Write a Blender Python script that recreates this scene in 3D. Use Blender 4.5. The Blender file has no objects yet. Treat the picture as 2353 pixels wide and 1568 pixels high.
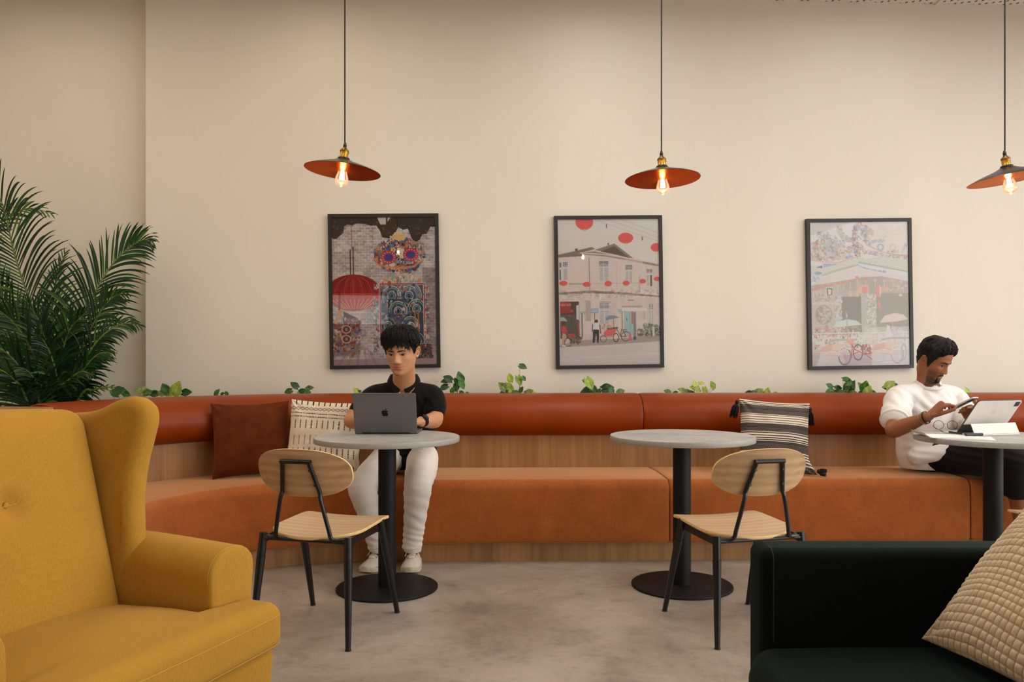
SKY_Z = [(0.0, .10), (.44, .16), (.49, .70), (.62, .70), (.85, .9)]
SKY_X = 0.42
SKY_C = (1.0, 0.99, 0.975)
SKY_S = 7.0
LINE_C = (1.0, 0.975, 0.915, 1)
LINE_S = 25.0  # strength of the added overhead fill strips
LINE_W = (1.0, 0.87, 0.68, 1)
LINE_Y = (1.6, 4.95)
EXPOSURE = 0.0
import bpy, bmesh, math, random
import numpy as np
from mathutils import Vector, Matrix, Euler, noise

random.seed(7)
rng = np.random.default_rng(7)
SC = bpy.context.scene
COL = SC.collection
PI = math.pi
# the photograph: focal length in pixels, principal column, horizon row, camera height
FPX, CX, CY, CH = 1878.0, 1176.5, 821.0, 1.14


def P(px, py, Y):
    """A point of the room seen at pixel (px, py) at distance Y from the camera."""
    return Vector(((px - CX) / FPX * Y, Y, CH - (py - CY) / FPX * Y))


def lin(v):
    v = v / 255.0
    return v / 12.92 if v <= 0.04045 else ((v + 0.055) / 1.055) ** 2.4


def rgb(r, g, b):
    return (lin(r), lin(g), lin(b), 1.0)


# ------------------------------------------------------------------ objects
def tag(o, label=None, cat=None, group=None, kind=None):
    if label: o['label'] = label
    if cat: o['category'] = cat
    if group: o['group'] = group
    if kind: o['kind'] = kind
    return o


def thing(name, label, cat, loc=(0, 0, 0), rz=0.0, group=None):
    o = bpy.data.objects.new(name, None)
    o.empty_display_size = 0.1
    COL.objects.link(o)
    o.location = loc
    o.rotation_euler = (0, 0, rz)
    return tag(o, label, cat, group)


def dup(root, label, loc, rz=0.0):
    r = root.copy(); COL.objects.link(r)
    r.location = loc; r.rotation_euler = (0, 0, rz); r['label'] = label
    for ch in list(root.children):
        k = ch.copy(); COL.objects.link(k); k.parent = r
        for g in list(ch.children):
            d = g.copy(); COL.objects.link(d); d.parent = k
    return r


class G:
    """Collects shapes; obj() links them as one mesh object."""
    def __init__(s):
        s.V = []; s.F = []

    def add(s, V, F, M=None):
        b = len(s.V)
        if M is not None:
            V = [M @ Vector(v) for v in V]
        s.V.extend([tuple(v) for v in V])
        s.F.extend([tuple(b + i for i in f) for f in F])
        return s

    def obj(s, name, mat, parent=None, smooth=True, angle=40, deform=None, label=None):
        V = s.V if deform is None else [tuple(deform(*v)) for v in s.V]
        return mesh(name, V, s.F, mat, parent, smooth, angle, label)


def mesh(name, V, F, mat, parent=None, smooth=True, angle=40, label=None, col=None, fix=True):
    me = bpy.data.meshes.new(name)
    me.from_pydata([tuple(v) for v in V], [], F)
    if fix:
        bm = bmesh.new(); bm.from_mesh(me)
        bmesh.ops.recalc_face_normals(bm, faces=bm.faces)
        bm.to_mesh(me); bm.free()
    if smooth:
        me.shade_smooth()
        if angle and angle < 180:
            me.set_sharp_from_angle(angle=math.radians(angle))
    if mat is not None:
        me.materials.append(mat)
    if col is not None:
        setcol(me, col)
    me.update()
    o = bpy.data.objects.new(name, me)
    COL.objects.link(o)
    if parent is not None:
        o.parent = parent
    if label: o['label'] = label
    return o


def setcol(me, col):
    """col: n x 3 sRGB 0..1 per vertex."""
    a = me.color_attributes.new('tint', 'FLOAT_COLOR', 'POINT')
    c = np.asarray(col, dtype=np.float64)
    c = np.clip(c, 0, 1)
    l = np.where(c <= 0.04045, c / 12.92, ((c + 0.055) / 1.055) ** 2.4)
    out = np.ones((len(c), 4), dtype=np.float32); out[:, :3] = l
    a.data.foreach_set('color', out.ravel())


def struct(o):
    o['kind'] = 'structure'
    return o


# ------------------------------------------------------------------ shapes
def box(lo, hi):
    x0, y0, z0 = lo; x1, y1, z1 = hi
    V = [(x0, y0, z0), (x1, y0, z0), (x1, y1, z0), (x0, y1, z0), (x0, y0, z1), (x1, y0, z1), (x1, y1, z1), (x0, y1, z1)]
    F = [(0, 3, 2, 1), (4, 5, 6, 7), (0, 1, 5, 4), (1, 2, 6, 5), (2, 3, 7, 6), (3, 0, 4, 7)]
    return V, F


def _line(h, r, n, k=4):
    L = []
    for i in range(k + 1):
        L.append(-(h - r) - r * math.tan(PI / 4 * (1 - i / k)))
    for i in range(1, n):
        L.append(-(h - r) + 2 * (h - r) * i / n)
    for i in range(k + 1):
        L.append((h - r) + r * math.tan(PI / 4 * i / k))
    return L


def rbox(lo, hi, r, n=(1, 1, 1), k=4):
    """A box with rounded edges, gridded n times along each side (so it can be deformed)."""
    c = [(a + b) / 2 for a, b in zip(lo, hi)]; h = [(b - a) / 2 for a, b in zip(lo, hi)]
    r = min(r, min(h) * 0.999)
    L = [_line(h[i], r, n[i], k) for i in range(3)]
    V = []; F = []; D = {}

    def vid(p):
        inn = [max(-(h[i] - r), min(h[i] - r, p[i])) for i in range(3)]
        d = [p[i] - inn[i] for i in range(3)]
        l = math.sqrt(sum(t * t for t in d)) or 1
        q = tuple(c[i] + inn[i] + d[i] * r / l for i in range(3))
        key = tuple(round(t, 6) for t in q)
        if key not in D:
            D[key] = len(V); V.append(q)
        return D[key]
    for ax in range(3):
        u, v = (ax + 1) % 3, (ax + 2) % 3
        for s in (-1, 1):
            ids = []
            for a in L[u]:
                row = []
                for b in L[v]:
                    p = [0, 0, 0]; p[ax] = s * h[ax]; p[u] = a; p[v] = b
                    row.append(vid(p))
                ids.append(row)
            for i in range(len(L[u]) - 1):
                for j in range(len(L[v]) - 1):
                    f = (ids[i][j], ids[i + 1][j], ids[i + 1][j + 1], ids[i][j + 1])
                    if s < 0: f = f[::-1]
                    if len(set(f)) >= 3:
                        F.append(tuple(dict.fromkeys(f)))
    return V, F


def loft(rings, closed=False, caps=True):
    n = len(rings[0]); V = [v for r in rings for v in r]; F = []
    m = len(rings)
    for i in range(m if closed else m - 1):
        a = i * n; b = ((i + 1) % m) * n
        for j in range(n):
            k = (j + 1) % n
            F.append((a + j, a + k, b + k, b + j))
    if caps and not closed:
        F.append(tuple(range(n))[::-1]); F.append(tuple((m - 1) * n + j for j in range(n)))
    return V, F


def frames(pts, up=None):
    pts = [Vector(p) for p in pts]
    T = []
    for i in range(len(pts)):
        a = pts[max(0, i - 1)]; b = pts[min(len(pts) - 1, i + 1)]
        t = b - a
        T.append(t.normalized() if t.length > 1e-9 else Vector((0, 0, 1)))
    u = Vector(up) if up is not None else (Vector((0, 0, 1)) if abs(T[0].z) < 0.9 else Vector((0, 1, 0)))
    u = (u - T[0] * u.dot(T[0])).normalized()
    out = []
    for i, t in enumerate(T):
        if i:
            q = T[i - 1].rotation_difference(t); u = q @ u
            u = (u - t * u.dot(t)).normalized()
        out.append((pts[i], t, u, t.cross(u)))
    return out


def tube(pts, rad, seg=12, up=None, caps=True, closed=False, round_end=False):
    """rad: number, list, or list of (r_up, r_side)."""
    n = len(pts)
    if not isinstance(rad, (list, tuple)): rad = [rad] * n
    if round_end:
        p0 = Vector(pts[0]); p1 = Vector(pts[-1])
        d0 = (p0 - Vector(pts[1])).normalized(); d1 = (p1 - Vector(pts[-2])).normalized()
        def rr(r): return r if isinstance(r, tuple) else (r, r)
        r0 = rr(rad[0]); r1 = rr(rad[-1])
        P0 = []; R0 = []; P1 = []; R1 = []
        for k in (0.98, 0.8, 0.5):
            s = math.sqrt(1 - k * k)
            P0.append(p0 + d0 * min(r0) * k); R0.append((r0[0] * s, r0[1] * s))
        for k in (0.5, 0.8, 0.98):
            s = math.sqrt(1 - k * k)
            P1.append(p1 + d1 * min(r1) * k); R1.append((r1[0] * s, r1[1] * s))
        pts = P0 + list(pts) + P1; rad = R0 + list(rad) + R1
    R = []
    for (p, t, u, w), r in zip(frames(pts, up), rad):
        a, b = r if isinstance(r, tuple) else (r, r)
        R.append([p + u * (a * math.cos(2 * PI * j / seg)) + w * (b * math.sin(2 * PI * j / seg)) for j in range(seg)])
    return loft(R, closed, caps)


def lathe(prof, seg=48, M=None):
    rings = [[(r * math.cos(2 * PI * j / seg), r * math.sin(2 * PI * j / seg), z) for j in range(seg)] for r, z in prof]
    V, F = loft(rings)
    if M is not None: V = [M @ Vector(v) for v in V]
    return V, F


def prism(poly, z0, z1, M=None):
    n = len(poly)
    V = [(x, y, z0) for x, y in poly] + [(x, y, z1) for x, y in poly]
    F = [tuple(range(n))[::-1], tuple(range(n, 2 * n))] + [(i, (i + 1) % n, n + (i + 1) % n, n + i) for i in range(n)]
    if M is not None: V = [M @ Vector(v) for v in V]
    return V, F


def catmull(pts, k=8):
    pts = [np.array(p, float) for p in pts]; out = []
    n = len(pts)
    for i in range(n - 1):
        a = pts[max(0, i - 1)]; b = pts[i]; c = pts[i + 1]; d = pts[min(n - 1, i + 2)]
        for j in range(k):
            t = j / k
            out.append(0.5 * ((2 * b) + (-a + c) * t + (2 * a - 5 * b + 4 * c - d) * t * t + (-a + 3 * b - 3 * c + d) * t ** 3))
    out.append(pts[-1])
    return out


def ell(cx, cy, a, b, n=32, p=2.0):
    out = []
    for i in range(n):
        t = 2 * PI * i / n
        c, s = math.cos(t), math.sin(t)
        out.append((cx + a * math.copysign(abs(c) ** (2 / p), c), cy + b * math.copysign(abs(s) ** (2 / p), s)))
    return out


def ico(c, r, seg=12):
    V = []; F = []
    rings = [[(c[0] + r[0] * math.sin(PI * i / seg) * math.cos(2 * PI * j / (2 * seg)),
               c[1] + r[1] * math.sin(PI * i / seg) * math.sin(2 * PI * j / (2 * seg)),
               c[2] + r[2] * math.cos(PI * i / seg)) for j in range(2 * seg)] for i in range(1, seg)]
    V, F = loft(rings, caps=False)
    V = list(V); n = 2 * seg
    V.append((c[0], c[1], c[2] + r[2])); V.append((c[0], c[1], c[2] - r[2]))
    a = len(V) - 2
    for j in range(n):
        F.append((a, (j + 1) % n, j)); b = (seg - 2) * n
        F.append((a + 1, b + j, b + (j + 1) % n))
    return V, F


def fbm(x, y, z, o=3):
    v = 0; a = 1; s = 1
    for _ in range(o):
        v += a * noise.noise(Vector((x * s, y * s, z * s))); a *= 0.5; s *= 2
    return v


# ------------------------------------------------------------------ materials
class N:
    def __init__(s, name):
        s.m = bpy.data.materials.new(name); s.m.use_nodes = True
        s.t = s.m.node_tree; s.t.nodes.clear()
        s.out = s.t.nodes.new('ShaderNodeOutputMaterial')

    def n(s, typ, **kw):
        x = s.t.nodes.new('ShaderNode' + typ)
        for k, v in kw.items():
            if k in x.inputs.keys():
                x.inputs[k].default_value = v
            else:
                setattr(x, k, v)
        return x

    def l(s, a, b): s.t.links.new(a, b)

    def coord(s, scale=(1, 1, 1), rot=(0, 0, 0), kind='Object'):
        tc = s.n('TexCoord'); mp = s.n('Mapping')
        mp.inputs['Scale'].default_value = scale; mp.inputs['Rotation'].default_value = rot
        s.l(tc.outputs[kind], mp.inputs['Vector'])
        return mp.outputs[0]

    def noise(s, vec, scale=5, detail=4, rough=0.55, dist=0):
        x = s.n('TexNoise'); x.inputs['Scale'].default_value = scale; x.inputs['Detail'].default_value = detail
        x.inputs['Roughness'].default_value = rough; x.inputs['Distortion'].default_value = dist
        s.l(vec, x.inputs['Vector'])
        return x.outputs['Fac']

    def ramp(s, fac, stops):
        x = s.n('ValToRGB'); e = x.color_ramp.elements
        while len(e) < len(stops): e.new(0.5)
        for i, (p, c) in enumerate(stops):
            e[i].position = p; e[i].color = c
        s.l(fac, x.inputs['Fac'])
        return x.outputs['Color']

    def mix(s, a, b, fac, mode='MIX'):
        x = s.n('Mix', data_type='RGBA', blend_type=mode)
        for v, k in ((a, 6), (b, 7)):
            if hasattr(v, 'links'): s.l(v, x.inputs[k])
            else: x.inputs[k].default_value = v
        if hasattr(fac, 'links'): s.l(fac, x.inputs[0])
        else: x.inputs[0].default_value = fac
        return x.outputs[2]

    def bsdf(s, color, rough=0.5, metal=0.0, spec=0.5, bump=None, bs=0.2, bd=0.002, sheen=0, sheen_tint=None, coat=0, coat_r=0.1, sss=0, rough_link=None):
        p = s.n('BsdfPrincipled')
        if hasattr(color, 'links'): s.l(color, p.inputs['Base Color'])
        else: p.inputs['Base Color'].default_value = color
        p.inputs['Roughness'].default_value = rough
        if rough_link is not None: s.l(rough_link, p.inputs['Roughness'])
        p.inputs['Metallic'].default_value = metal
        p.inputs['Specular IOR Level'].default_value = spec
        p.inputs['Sheen Weight'].default_value = sheen
        if sheen_tint: p.inputs['Sheen Tint'].default_value = sheen_tint
        p.inputs['Sheen Roughness'].default_value = 0.4
        p.inputs['Coat Weight'].default_value = coat; p.inputs['Coat Roughness'].default_value = coat_r
        if sss:
            p.inputs['Subsurface Weight'].default_value = sss
            p.inputs['Subsurface Radius'].default_value = (0.012, 0.004, 0.002)
            p.inputs['Subsurface Scale'].default_value = 0.5
        if bump is not None:
            b = s.n('Bump'); b.inputs['Strength'].default_value = bs; b.inputs['Distance'].default_value = bd
            s.l(bump, b.inputs['Height']); s.l(b.outputs[0], p.inputs['Normal'])
        s.l(p.outputs[0], s.out.inputs[0])
        return s.m


def plain(name, color, rough=0.5, metal=0.0, spec=0.5, vary=0.0, scale=8, bump=0.0, bscale=200, bd=0.001, **kw):
    k = N(name)
    col = color; bp = None
    if vary:
        f = k.noise(k.coord(), scale, 4)
        d = tuple(c * (1 - vary) for c in color[:3]) + (1,)
        l = tuple(min(1, c * (1 + vary)) for c in color[:3]) + (1,)
        col = k.ramp(f, [(0.3, d), (0.7, l)])
    if bump:
        bp = k.noise(k.coord(), bscale, 2)
    return k.bsdf(col, rough, metal, spec, bp, bump, bd, **kw)


def wood(name, c0, c1, c2, grain=(60, 60, 2.2), rough=0.45, wave=None, plank=None):
    """Straight or wavy oak grain; the grain runs along the axis with the small scale."""
    k = N(name)
    v = k.coord(grain)
    f1 = k.noise(v, 1.0, 6, 0.65, 0.4)
    f2 = k.noise(k.coord(tuple(g * 0.22 for g in grain)), 1.0, 3, 0.5, 0.6)
    a = k.ramp(f1, [(0.28, c0), (0.5, c1), (0.75, c2)])
    b = k.ramp(f2, [(0.3, c0), (0.62, c2)])
    col = k.mix(a, b, 0.45)
    if wave:
        w = k.n('TexWave', wave_type='BANDS', bands_direction=wave[0])
        w.inputs['Scale'].default_value = wave[1]; w.inputs['Distortion'].default_value = wave[2]
        w.inputs['Detail'].default_value = 3; w.inputs['Detail Scale'].default_value = 1.2
        k.l(k.coord(wave[3]), w.inputs['Vector'])
        g = k.ramp(w.outputs['Fac'], [(0.1, c0), (0.55, c1), (0.9, c2)])
        col = k.mix(col, g, 0.30)
    if plank:
        s = k.n('SeparateXYZ'); k.l(k.coord((1, 1, 1)), s.inputs[0])
        m = k.n('Math', operation='MULTIPLY'); m.inputs[1].default_value = 1 / plank
        k.l(s.outputs[0], m.inputs[0])
        fl = k.n('Math', operation='FLOOR'); k.l(m.outputs[0], fl.inputs[0])
        wn = k.n('TexWhiteNoise', noise_dimensions='1D'); k.l(fl.outputs[0], wn.inputs['W'])
        g = k.ramp(wn.outputs['Value'], [(0, (0.72, 0.70, 0.68, 1)), (1, (1.12, 1.1, 1.08, 1))])
        col = k.mix(col, g, 0.8, 'MULTIPLY')
    return k.bsdf(col, rough, bump=f1, bs=0.12, bd=0.0008)


def tinted(name, rough=0.5, bump=0.0, bscale=300, bd=0.001, **kw):
    """Colour from the mesh's own 'tint' colours (printed or woven patterns)."""
    k = N(name)
    a = k.n('Attribute', attribute_name='tint')
    bp = k.noise(k.coord(), bscale, 2) if bump else None
    return k.bsdf(a.outputs['Color'], rough, bump=bp, bs=bump, bd=bd, **kw)


def emit(name, color, strength):
    k = N(name); e = k.n('Emission'); e.inputs[0].default_value = color; e.inputs[1].default_value = strength
    k.l(e.outputs[0], k.out.inputs[0]); return k.m


def pane(name, tint=(1, 1, 1, 1), ior=1.45, glow=None):
    """Thin clear glass: see-through with a mirror share that follows Fresnel."""
    k = N(name); f = k.n('Fresnel'); f.inputs['IOR'].default_value = ior
    t = k.n('BsdfTransparent'); t.inputs[0].default_value = tint
    g = k.n('BsdfGlossy'); g.inputs['Roughness'].default_value = 0.01
    x = k.n('MixShader'); k.l(f.outputs[0], x.inputs[0]); k.l(t.outputs[0], x.inputs[1]); k.l(g.outputs[0], x.inputs[2])
    o = x
    if glow:
        e = k.n('Emission'); e.inputs[0].default_value = glow[0]; e.inputs[1].default_value = glow[1]
        a = k.n('AddShader'); k.l(x.outputs[0], a.inputs[0]); k.l(e.outputs[0], a.inputs[1]); o = a
    k.l(o.outputs[0], k.out.inputs[0]); return k.m
# ================================================================== materials of the place
M_wall = None
def _wall():
    k = N('painted_plaster')
    f = k.noise(k.coord((1.2, 1.2, 0.5)), 1.3, 4, 0.5)
    g = k.noise(k.coord((70, 70, 1.2)), 1.0, 3, 0.6)
    a = k.ramp(f, [(0.3, rgb(222, 213, 198)), (0.7, rgb(227, 218, 204))])
    b = k.ramp(g, [(0.2, (0.985, 0.984, 0.983, 1)), (0.8, (1, 1, 1, 1))])
    return k.bsdf(k.mix(a, b, 1.0, 'MULTIPLY'), 0.75, spec=0.25, bump=g, bs=0.05, bd=0.001)
M_wall = _wall()

def _floor():
    k = N('polished_concrete')
    v = k.coord((1, 1, 1))
    a = k.noise(v, 1.6, 7, 0.62, 0.6)
    b = k.noise(k.coord((1, 1.25, 1)), 4.2, 6, 0.72, 0.35)
    c = k.noise(v, 34, 4, 0.65)
    d = k.noise(v, 11, 5, 0.7, 0.3)
    c1 = k.ramp(a, [(0.32, rgb(140, 128, 116)), (0.52, rgb(168, 156, 143)), (0.7, rgb(188, 177, 165))])
    c2 = k.ramp(b, [(0.32, (0.66, 0.65, 0.63, 1)), (0.48, (0.97, 0.97, 0.97, 1)), (0.75, (1.1, 1.1, 1.1, 1))])
    col = k.mix(c1, c2, 0.8, 'MULTIPLY')
    c4 = k.ramp(d, [(0.34, (0.72, 0.70, 0.68, 1)), (0.44, (1, 1, 1, 1))])
    col = k.mix(col, c4, 0.7, 'MULTIPLY')
    c3 = k.ramp(c, [(0.25, (0.86, 0.86, 0.86, 1)), (0.6, (1, 1, 1, 1))])
    col = k.mix(col, c3, 0.8, 'MULTIPLY')
    r = k.ramp(b, [(0.3, (0.42, 0.42, 0.42, 1)), (0.7, (0.3, 0.3, 0.3, 1))])
    return k.bsdf(col, 0.35, spec=0.5, bump=a, bs=0.03, bd=0.002, rough_link=r)
M_floor = _floor()

def _ceil():
    k = N('perforated_white_panel')
    s = k.n('SeparateXYZ'); k.l(k.coord((1 / 0.042, 1 / 0.062, 1), (0, 0, math.radians(12))), s.inputs[0])
    parts = []
    for i in (0, 1):
        fr = k.n('Math', operation='FRACT'); k.l(s.outputs[i], fr.inputs[0])
        sb = k.n('Math', operation='SUBTRACT'); sb.inputs[1].default_value = 0.5; k.l(fr.outputs[0], sb.inputs[0])
        sq = k.n('Math', operation='MULTIPLY'); k.l(sb.outputs[0], sq.inputs[0]); k.l(sb.outputs[0], sq.inputs[1])
        parts.append(sq.outputs[0])
    ad = k.n('Math', operation='ADD'); k.l(parts[0], ad.inputs[0]); k.l(parts[1], ad.inputs[1])
    col = k.ramp(ad.outputs[0], [(0.03, rgb(90, 82, 74)), (0.055, rgb(238, 234, 228))])
    return k.bsdf(col, 0.6)
M_ceil = _ceil()

M_panel = wood('oak_laminate', rgb(126, 84, 44), rgb(160, 114, 66), rgb(182, 138, 86), (42, 42, 1.6), 0.42)
M_oak = wood('oak_veneer', rgb(158, 120, 80), rgb(186, 148, 106), rgb(202, 168, 128), (5.0, 70, 70), 0.38,
             wave=('Z', 6.0, 3.2, (0.35, 1.0, 1.4)))
M_oakseat = wood('oak_veneer_seat', rgb(174, 138, 100), rgb(196, 162, 124), rgb(210, 180, 144), (5.0, 80, 80), 0.36,
                 wave=('Y', 6.0, 3.0, (0.35, 1.2, 1.0)))
M_ply = plain('plywood_edge', rgb(226, 188, 130), 0.5, vary=0.08, scale=40)
M_black = plain('black_powder_coat', rgb(11, 11, 12), 0.3, spec=0.5, bump=0.04, bscale=900, bd=0.0003)
M_blackmatt = plain('black_matt_steel', rgb(12, 12, 13), 0.55, spec=0.3, vary=0.15, scale=30)
M_blackplastic = plain('black_plastic', rgb(16, 16, 16), 0.45)
M_white = plain('white_paint', rgb(236, 232, 226), 0.5)

def _leather():
    k = N('tan_leather')
    f = k.noise(k.coord(), 3.0, 4); g = k.n('TexVoronoi'); g.inputs['Scale'].default_value = 330
    k.l(k.coord(), g.inputs['Vector'])
    col = k.ramp(f, [(0.3, rgb(130, 49, 3)), (0.7, rgb(140, 57, 6))])
    return k.bsdf(col, 0.36, spec=0.2, bump=g.outputs['Distance'], bs=0.12, bd=0.0006)
M_leather = _leather()

def _suede(name, c0, c1, sc=5, sheen=0.8, tint=(1, 0.66, 0.36, 1)):
    k = N(name)
    f = k.noise(k.coord(), sc, 6, 0.65, 0.5); g = k.noise(k.coord(), 420, 2)
    h = k.noise(k.coord(), 70, 3, 0.6)
    col = k.ramp(f, [(0.3, c0), (0.7, c1)])
    col = k.mix(col, k.ramp(h, [(0.3, (0.86, 0.86, 0.86, 1)), (0.7, (1.08, 1.08, 1.08, 1))]), 0.8, 'MULTIPLY')
    return k.bsdf(col, 0.85, spec=0.15, bump=g, bs=0.25, bd=0.0008, sheen=sheen, sheen_tint=tint)
M_suede = _suede('orange_suede', rgb(152, 80, 34), rgb(170, 94, 42))
M_yellow = None

def _fabric(name, c0, c1, sc=900, sheen=0.15, tint=(1, 0.8, 0.4, 1), streak=(500, 500, 60), amt=1.0):
    k = N(name)
    f = k.noise(k.coord(streak), 1.0, 3, 0.6); g = k.noise(k.coord(), sc, 2); h = k.noise(k.coord(), 2.2, 3)
    col = k.ramp(f, [(0.3, c0), (0.7, c1)])
    col = k.mix(col, k.ramp(h, [(0.3, (0.93, 0.93, 0.93, 1)), (0.7, (1.04, 1.04, 1.04, 1))]), amt, 'MULTIPLY')
    return k.bsdf(col, 0.9, spec=0.12, bump=g, bs=0.3, bd=0.0006, sheen=sheen, sheen_tint=tint)
M_yellow = _fabric('mustard_wool', rgb(166, 121, 42), rgb(186, 139, 54))
M_thread = plain('mustard_thread', rgb(214, 166, 74), 0.8)
M_green = _suede('dark_green_velvet', rgb(1, 5, 3), rgb(2, 7, 5), 4, 0.2, (0.02, 0.16, 0.10, 1))
M_greenpipe = plain('dark_green_piping', rgb(5, 14, 11), 0.8)

def _concrete():
    k = N('concrete_laminate')
    a = k.noise(k.coord(), 7, 6, 0.62, 0.8); b = k.noise(k.coord(), 55, 3, 0.6)
    c1 = k.ramp(a, [(0.3, rgb(150, 148, 145)), (0.55, rgb(175, 173, 170)), (0.75, rgb(192, 190, 187))])
    c2 = k.ramp(b, [(0.3, (0.88, 0.88, 0.88, 1)), (0.6, (1, 1, 1, 1))])
    return k.bsdf(k.mix(c1, c2, 0.7, 'MULTIPLY'), 0.45, bump=b, bs=0.05, bd=0.0005)
M_concrete = _concrete()
M_concrete_edge = plain('concrete_edge_band', rgb(156, 152, 147), 0.5, vary=0.1, scale=60)

# ================================================================== the setting
def wallY(x): return 5.49 + 0.0456 * (x + 0.86)
XR, XL, YF, ZC = 5.7, -4.2, -3.2, 3.59
XC = -2.428

def quadprism(name, poly, z0, z1, mat):
    return struct(mesh(name, *prism(poly, z0, z1), mat, smooth=False))

def setting():
    quadprism('floor', [(XL - .2, YF - .2), (XR + .2, YF - .2), (XR + .2, 6.3), (XL - .2, 6.3)], -0.1, 0.0, M_floor)
    quadprism('ceiling', [(XL - .2, YF - .2), (XR + .2, YF - .2), (XR + .2, 6.3), (XL - .2, 6.3)], ZC, ZC + .1, M_ceil)
    quadprism('wall_back', [(XC, wallY(XC)), (XR, wallY(XR)), (XR, wallY(XR) + .3), (XC, wallY(XC) + .6)], 0, ZC, M_wall)
    ya = wallY(XC) + 0.13
    quadprism('wall_alcove', [(XL, ya - .05), (XC, ya), (XC, ya + .3), (XL, ya + .3)], 0, ZC, M_wall)
    # the wall on the left is closed; the right and front walls are mostly glass
    quadprism('wall_left', [(XL - .2, YF), (XL, YF), (XL, 6.1), (XL - .2, 6.1)], 0, ZC, M_wall)

    def pierced(name, along, fixed, t, a0, a1, holes):
        g = G()
        def bx(u0, u1, z0, z1):
            if u1 - u0 < 1e-4 or z1 - z0 < 1e-4: return
            if along == 'y': g.add(*box((fixed, u0, z0), (fixed + t, u1, z1)))
            else: g.add(*box((u0, fixed, z0), (u1, fixed + t, z1)))
        u = a0
        for (h0, h1, z0, z1) in holes:
            bx(u, h0, 0, ZC); bx(h0, h1, 0, z0); bx(h0, h1, z1, ZC); u = h1
        bx(u, a1, 0, ZC)
        struct(g.obj(name, M_wall, smooth=False))

    def win(n, along, fixed, t, h, nx, nz):
        h0, h1, z0, z1 = h; g = G(); w = 0.05
        def bx(u0, u1, a, b):
            if along == 'y': g.add(*box((fixed + .04, u0, a), (fixed + .04 + t, u1, b)))
            else: g.add(*box((u0, fixed + .04, a), (u1, fixed + .04 + t, b)))
        bx(h0, h1, z0, z0 + w); bx(h0, h1, z1 - w, z1)
        for i in range(nx + 1):
            u = h0 + (h1 - h0 - w) * i / nx
            bx(u, u + w, z0 + w, z1 - w)
        for j in range(1, nz):
            z = z0 + (z1 - z0) * j / nz
            bx(h0, h1, z - .02, z + .02)
        struct(g.obj('window_%d' % n, M_blackmatt, smooth=False))
    HR = (-2.85, 4.75, 0.35, 3.25)
    H1 = (-2.42, -1.3, 1.66, 2.26)
    H2 = (3.5, 5.4, 0.1, 3.42)
    pierced('wall_right', 'y', XR, .2, YF, 6.1, [HR])
    pierced('wall_front', 'x', YF - .2, .2, XL, XR, [H1, H2])
    win(1, 'y', XR, .06, HR, 2, 1)
    win(2, 'x', YF - .2, .06, H1, 1, 1)
    win(3, 'x', YF - .2, .06, H2, 1, 1)
    # the seam where the ceiling panels meet
    struct(mesh('trim_1', *box((2.93, 3.2, ZC - .012), (2.955, wallY(3) - .002, ZC - .001)), M_white, smooth=False))
    return HR, H1, H2
HR, H1, H2 = setting()

# ================================================================== daylight: a bright sky outside the three windows
def portal(name, loc, rot, sx, sy):
    L = bpy.data.lights.new(name, 'AREA'); L.shape = 'RECTANGLE'; L.size = sx; L.size_y = sy
    L.cycles.is_portal = True
    o = bpy.data.objects.new(name, L); COL.objects.link(o); o.location = loc; o.rotation_euler = rot
portal('portal_right', (XR + .15, (HR[0] + HR[1]) / 2, (HR[2] + HR[3]) / 2), (0, PI / 2, 0), HR[3] - HR[2], HR[1] - HR[0])
portal('portal_front_left', ((H1[0] + H1[1]) / 2, YF - .15, (H1[2] + H1[3]) / 2), (PI / 2, 0, 0), H1[1] - H1[0], H1[3] - H1[2])
portal('portal_front_right', ((H2[0] + H2[1]) / 2, YF - .15, (H2[2] + H2[3]) / 2), (PI / 2, 0, 0), H2[1] - H2[0], H2[3] - H2[2])
def world():
    W = bpy.data.worlds.new('daylight'); SC.world = W; W.use_nodes = True
    t = W.node_tree; t.nodes.clear()
    out = t.nodes.new('ShaderNodeOutputWorld'); bg = t.nodes.new('ShaderNodeBackground'); t.links.new(bg.outputs[0], out.inputs[0])
    tc = t.nodes.new('ShaderNodeTexCoord'); sp = t.nodes.new('ShaderNodeSeparateXYZ'); t.links.new(tc.outputs['Generated'], sp.inputs[0])
    rz = t.nodes.new('ShaderNodeValToRGB'); e = rz.color_ramp.elements
    # elevation: pavement, horizon, upper sky
    mp = t.nodes.new('ShaderNodeMath'); mp.operation = 'MULTIPLY_ADD'; mp.inputs[1].default_value = .5; mp.inputs[2].default_value = .5
    t.links.new(sp.outputs[2], mp.inputs[0]); t.links.new(mp.outputs[0], rz.inputs[0])
    for q in range(len(SKY_Z) - 2): e.new(.5)
    for k, (pos, v) in zip(e, SKY_Z): k.position = pos; k.color = (v * SKY_C[0], v * SKY_C[1], v * SKY_C[2], 1)
    rx = t.nodes.new('ShaderNodeValToRGB'); e = rx.color_ramp.elements
    mx = t.nodes.new('ShaderNodeMath'); mx.operation = 'MULTIPLY_ADD'; mx.inputs[1].default_value = .5; mx.inputs[2].default_value = .5
    t.links.new(sp.outputs[0], mx.inputs[0]); t.links.new(mx.outputs[0], rx.inputs[0])
    e[0].position = .25; e[0].color = (SKY_X,) * 3 + (1,); e[1].position = .95; e[1].color = (1, 1, 1, 1)
    m = t.nodes.new('ShaderNodeMix'); m.data_type = 'RGBA'; m.blend_type = 'MULTIPLY'; m.inputs[0].default_value = 1
    t.links.new(rz.outputs[0], m.inputs[6]); t.links.new(rx.outputs[0], m.inputs[7]); t.links.new(m.outputs[2], bg.inputs[0])
    bg.inputs[1].default_value = SKY_S
world()

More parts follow.
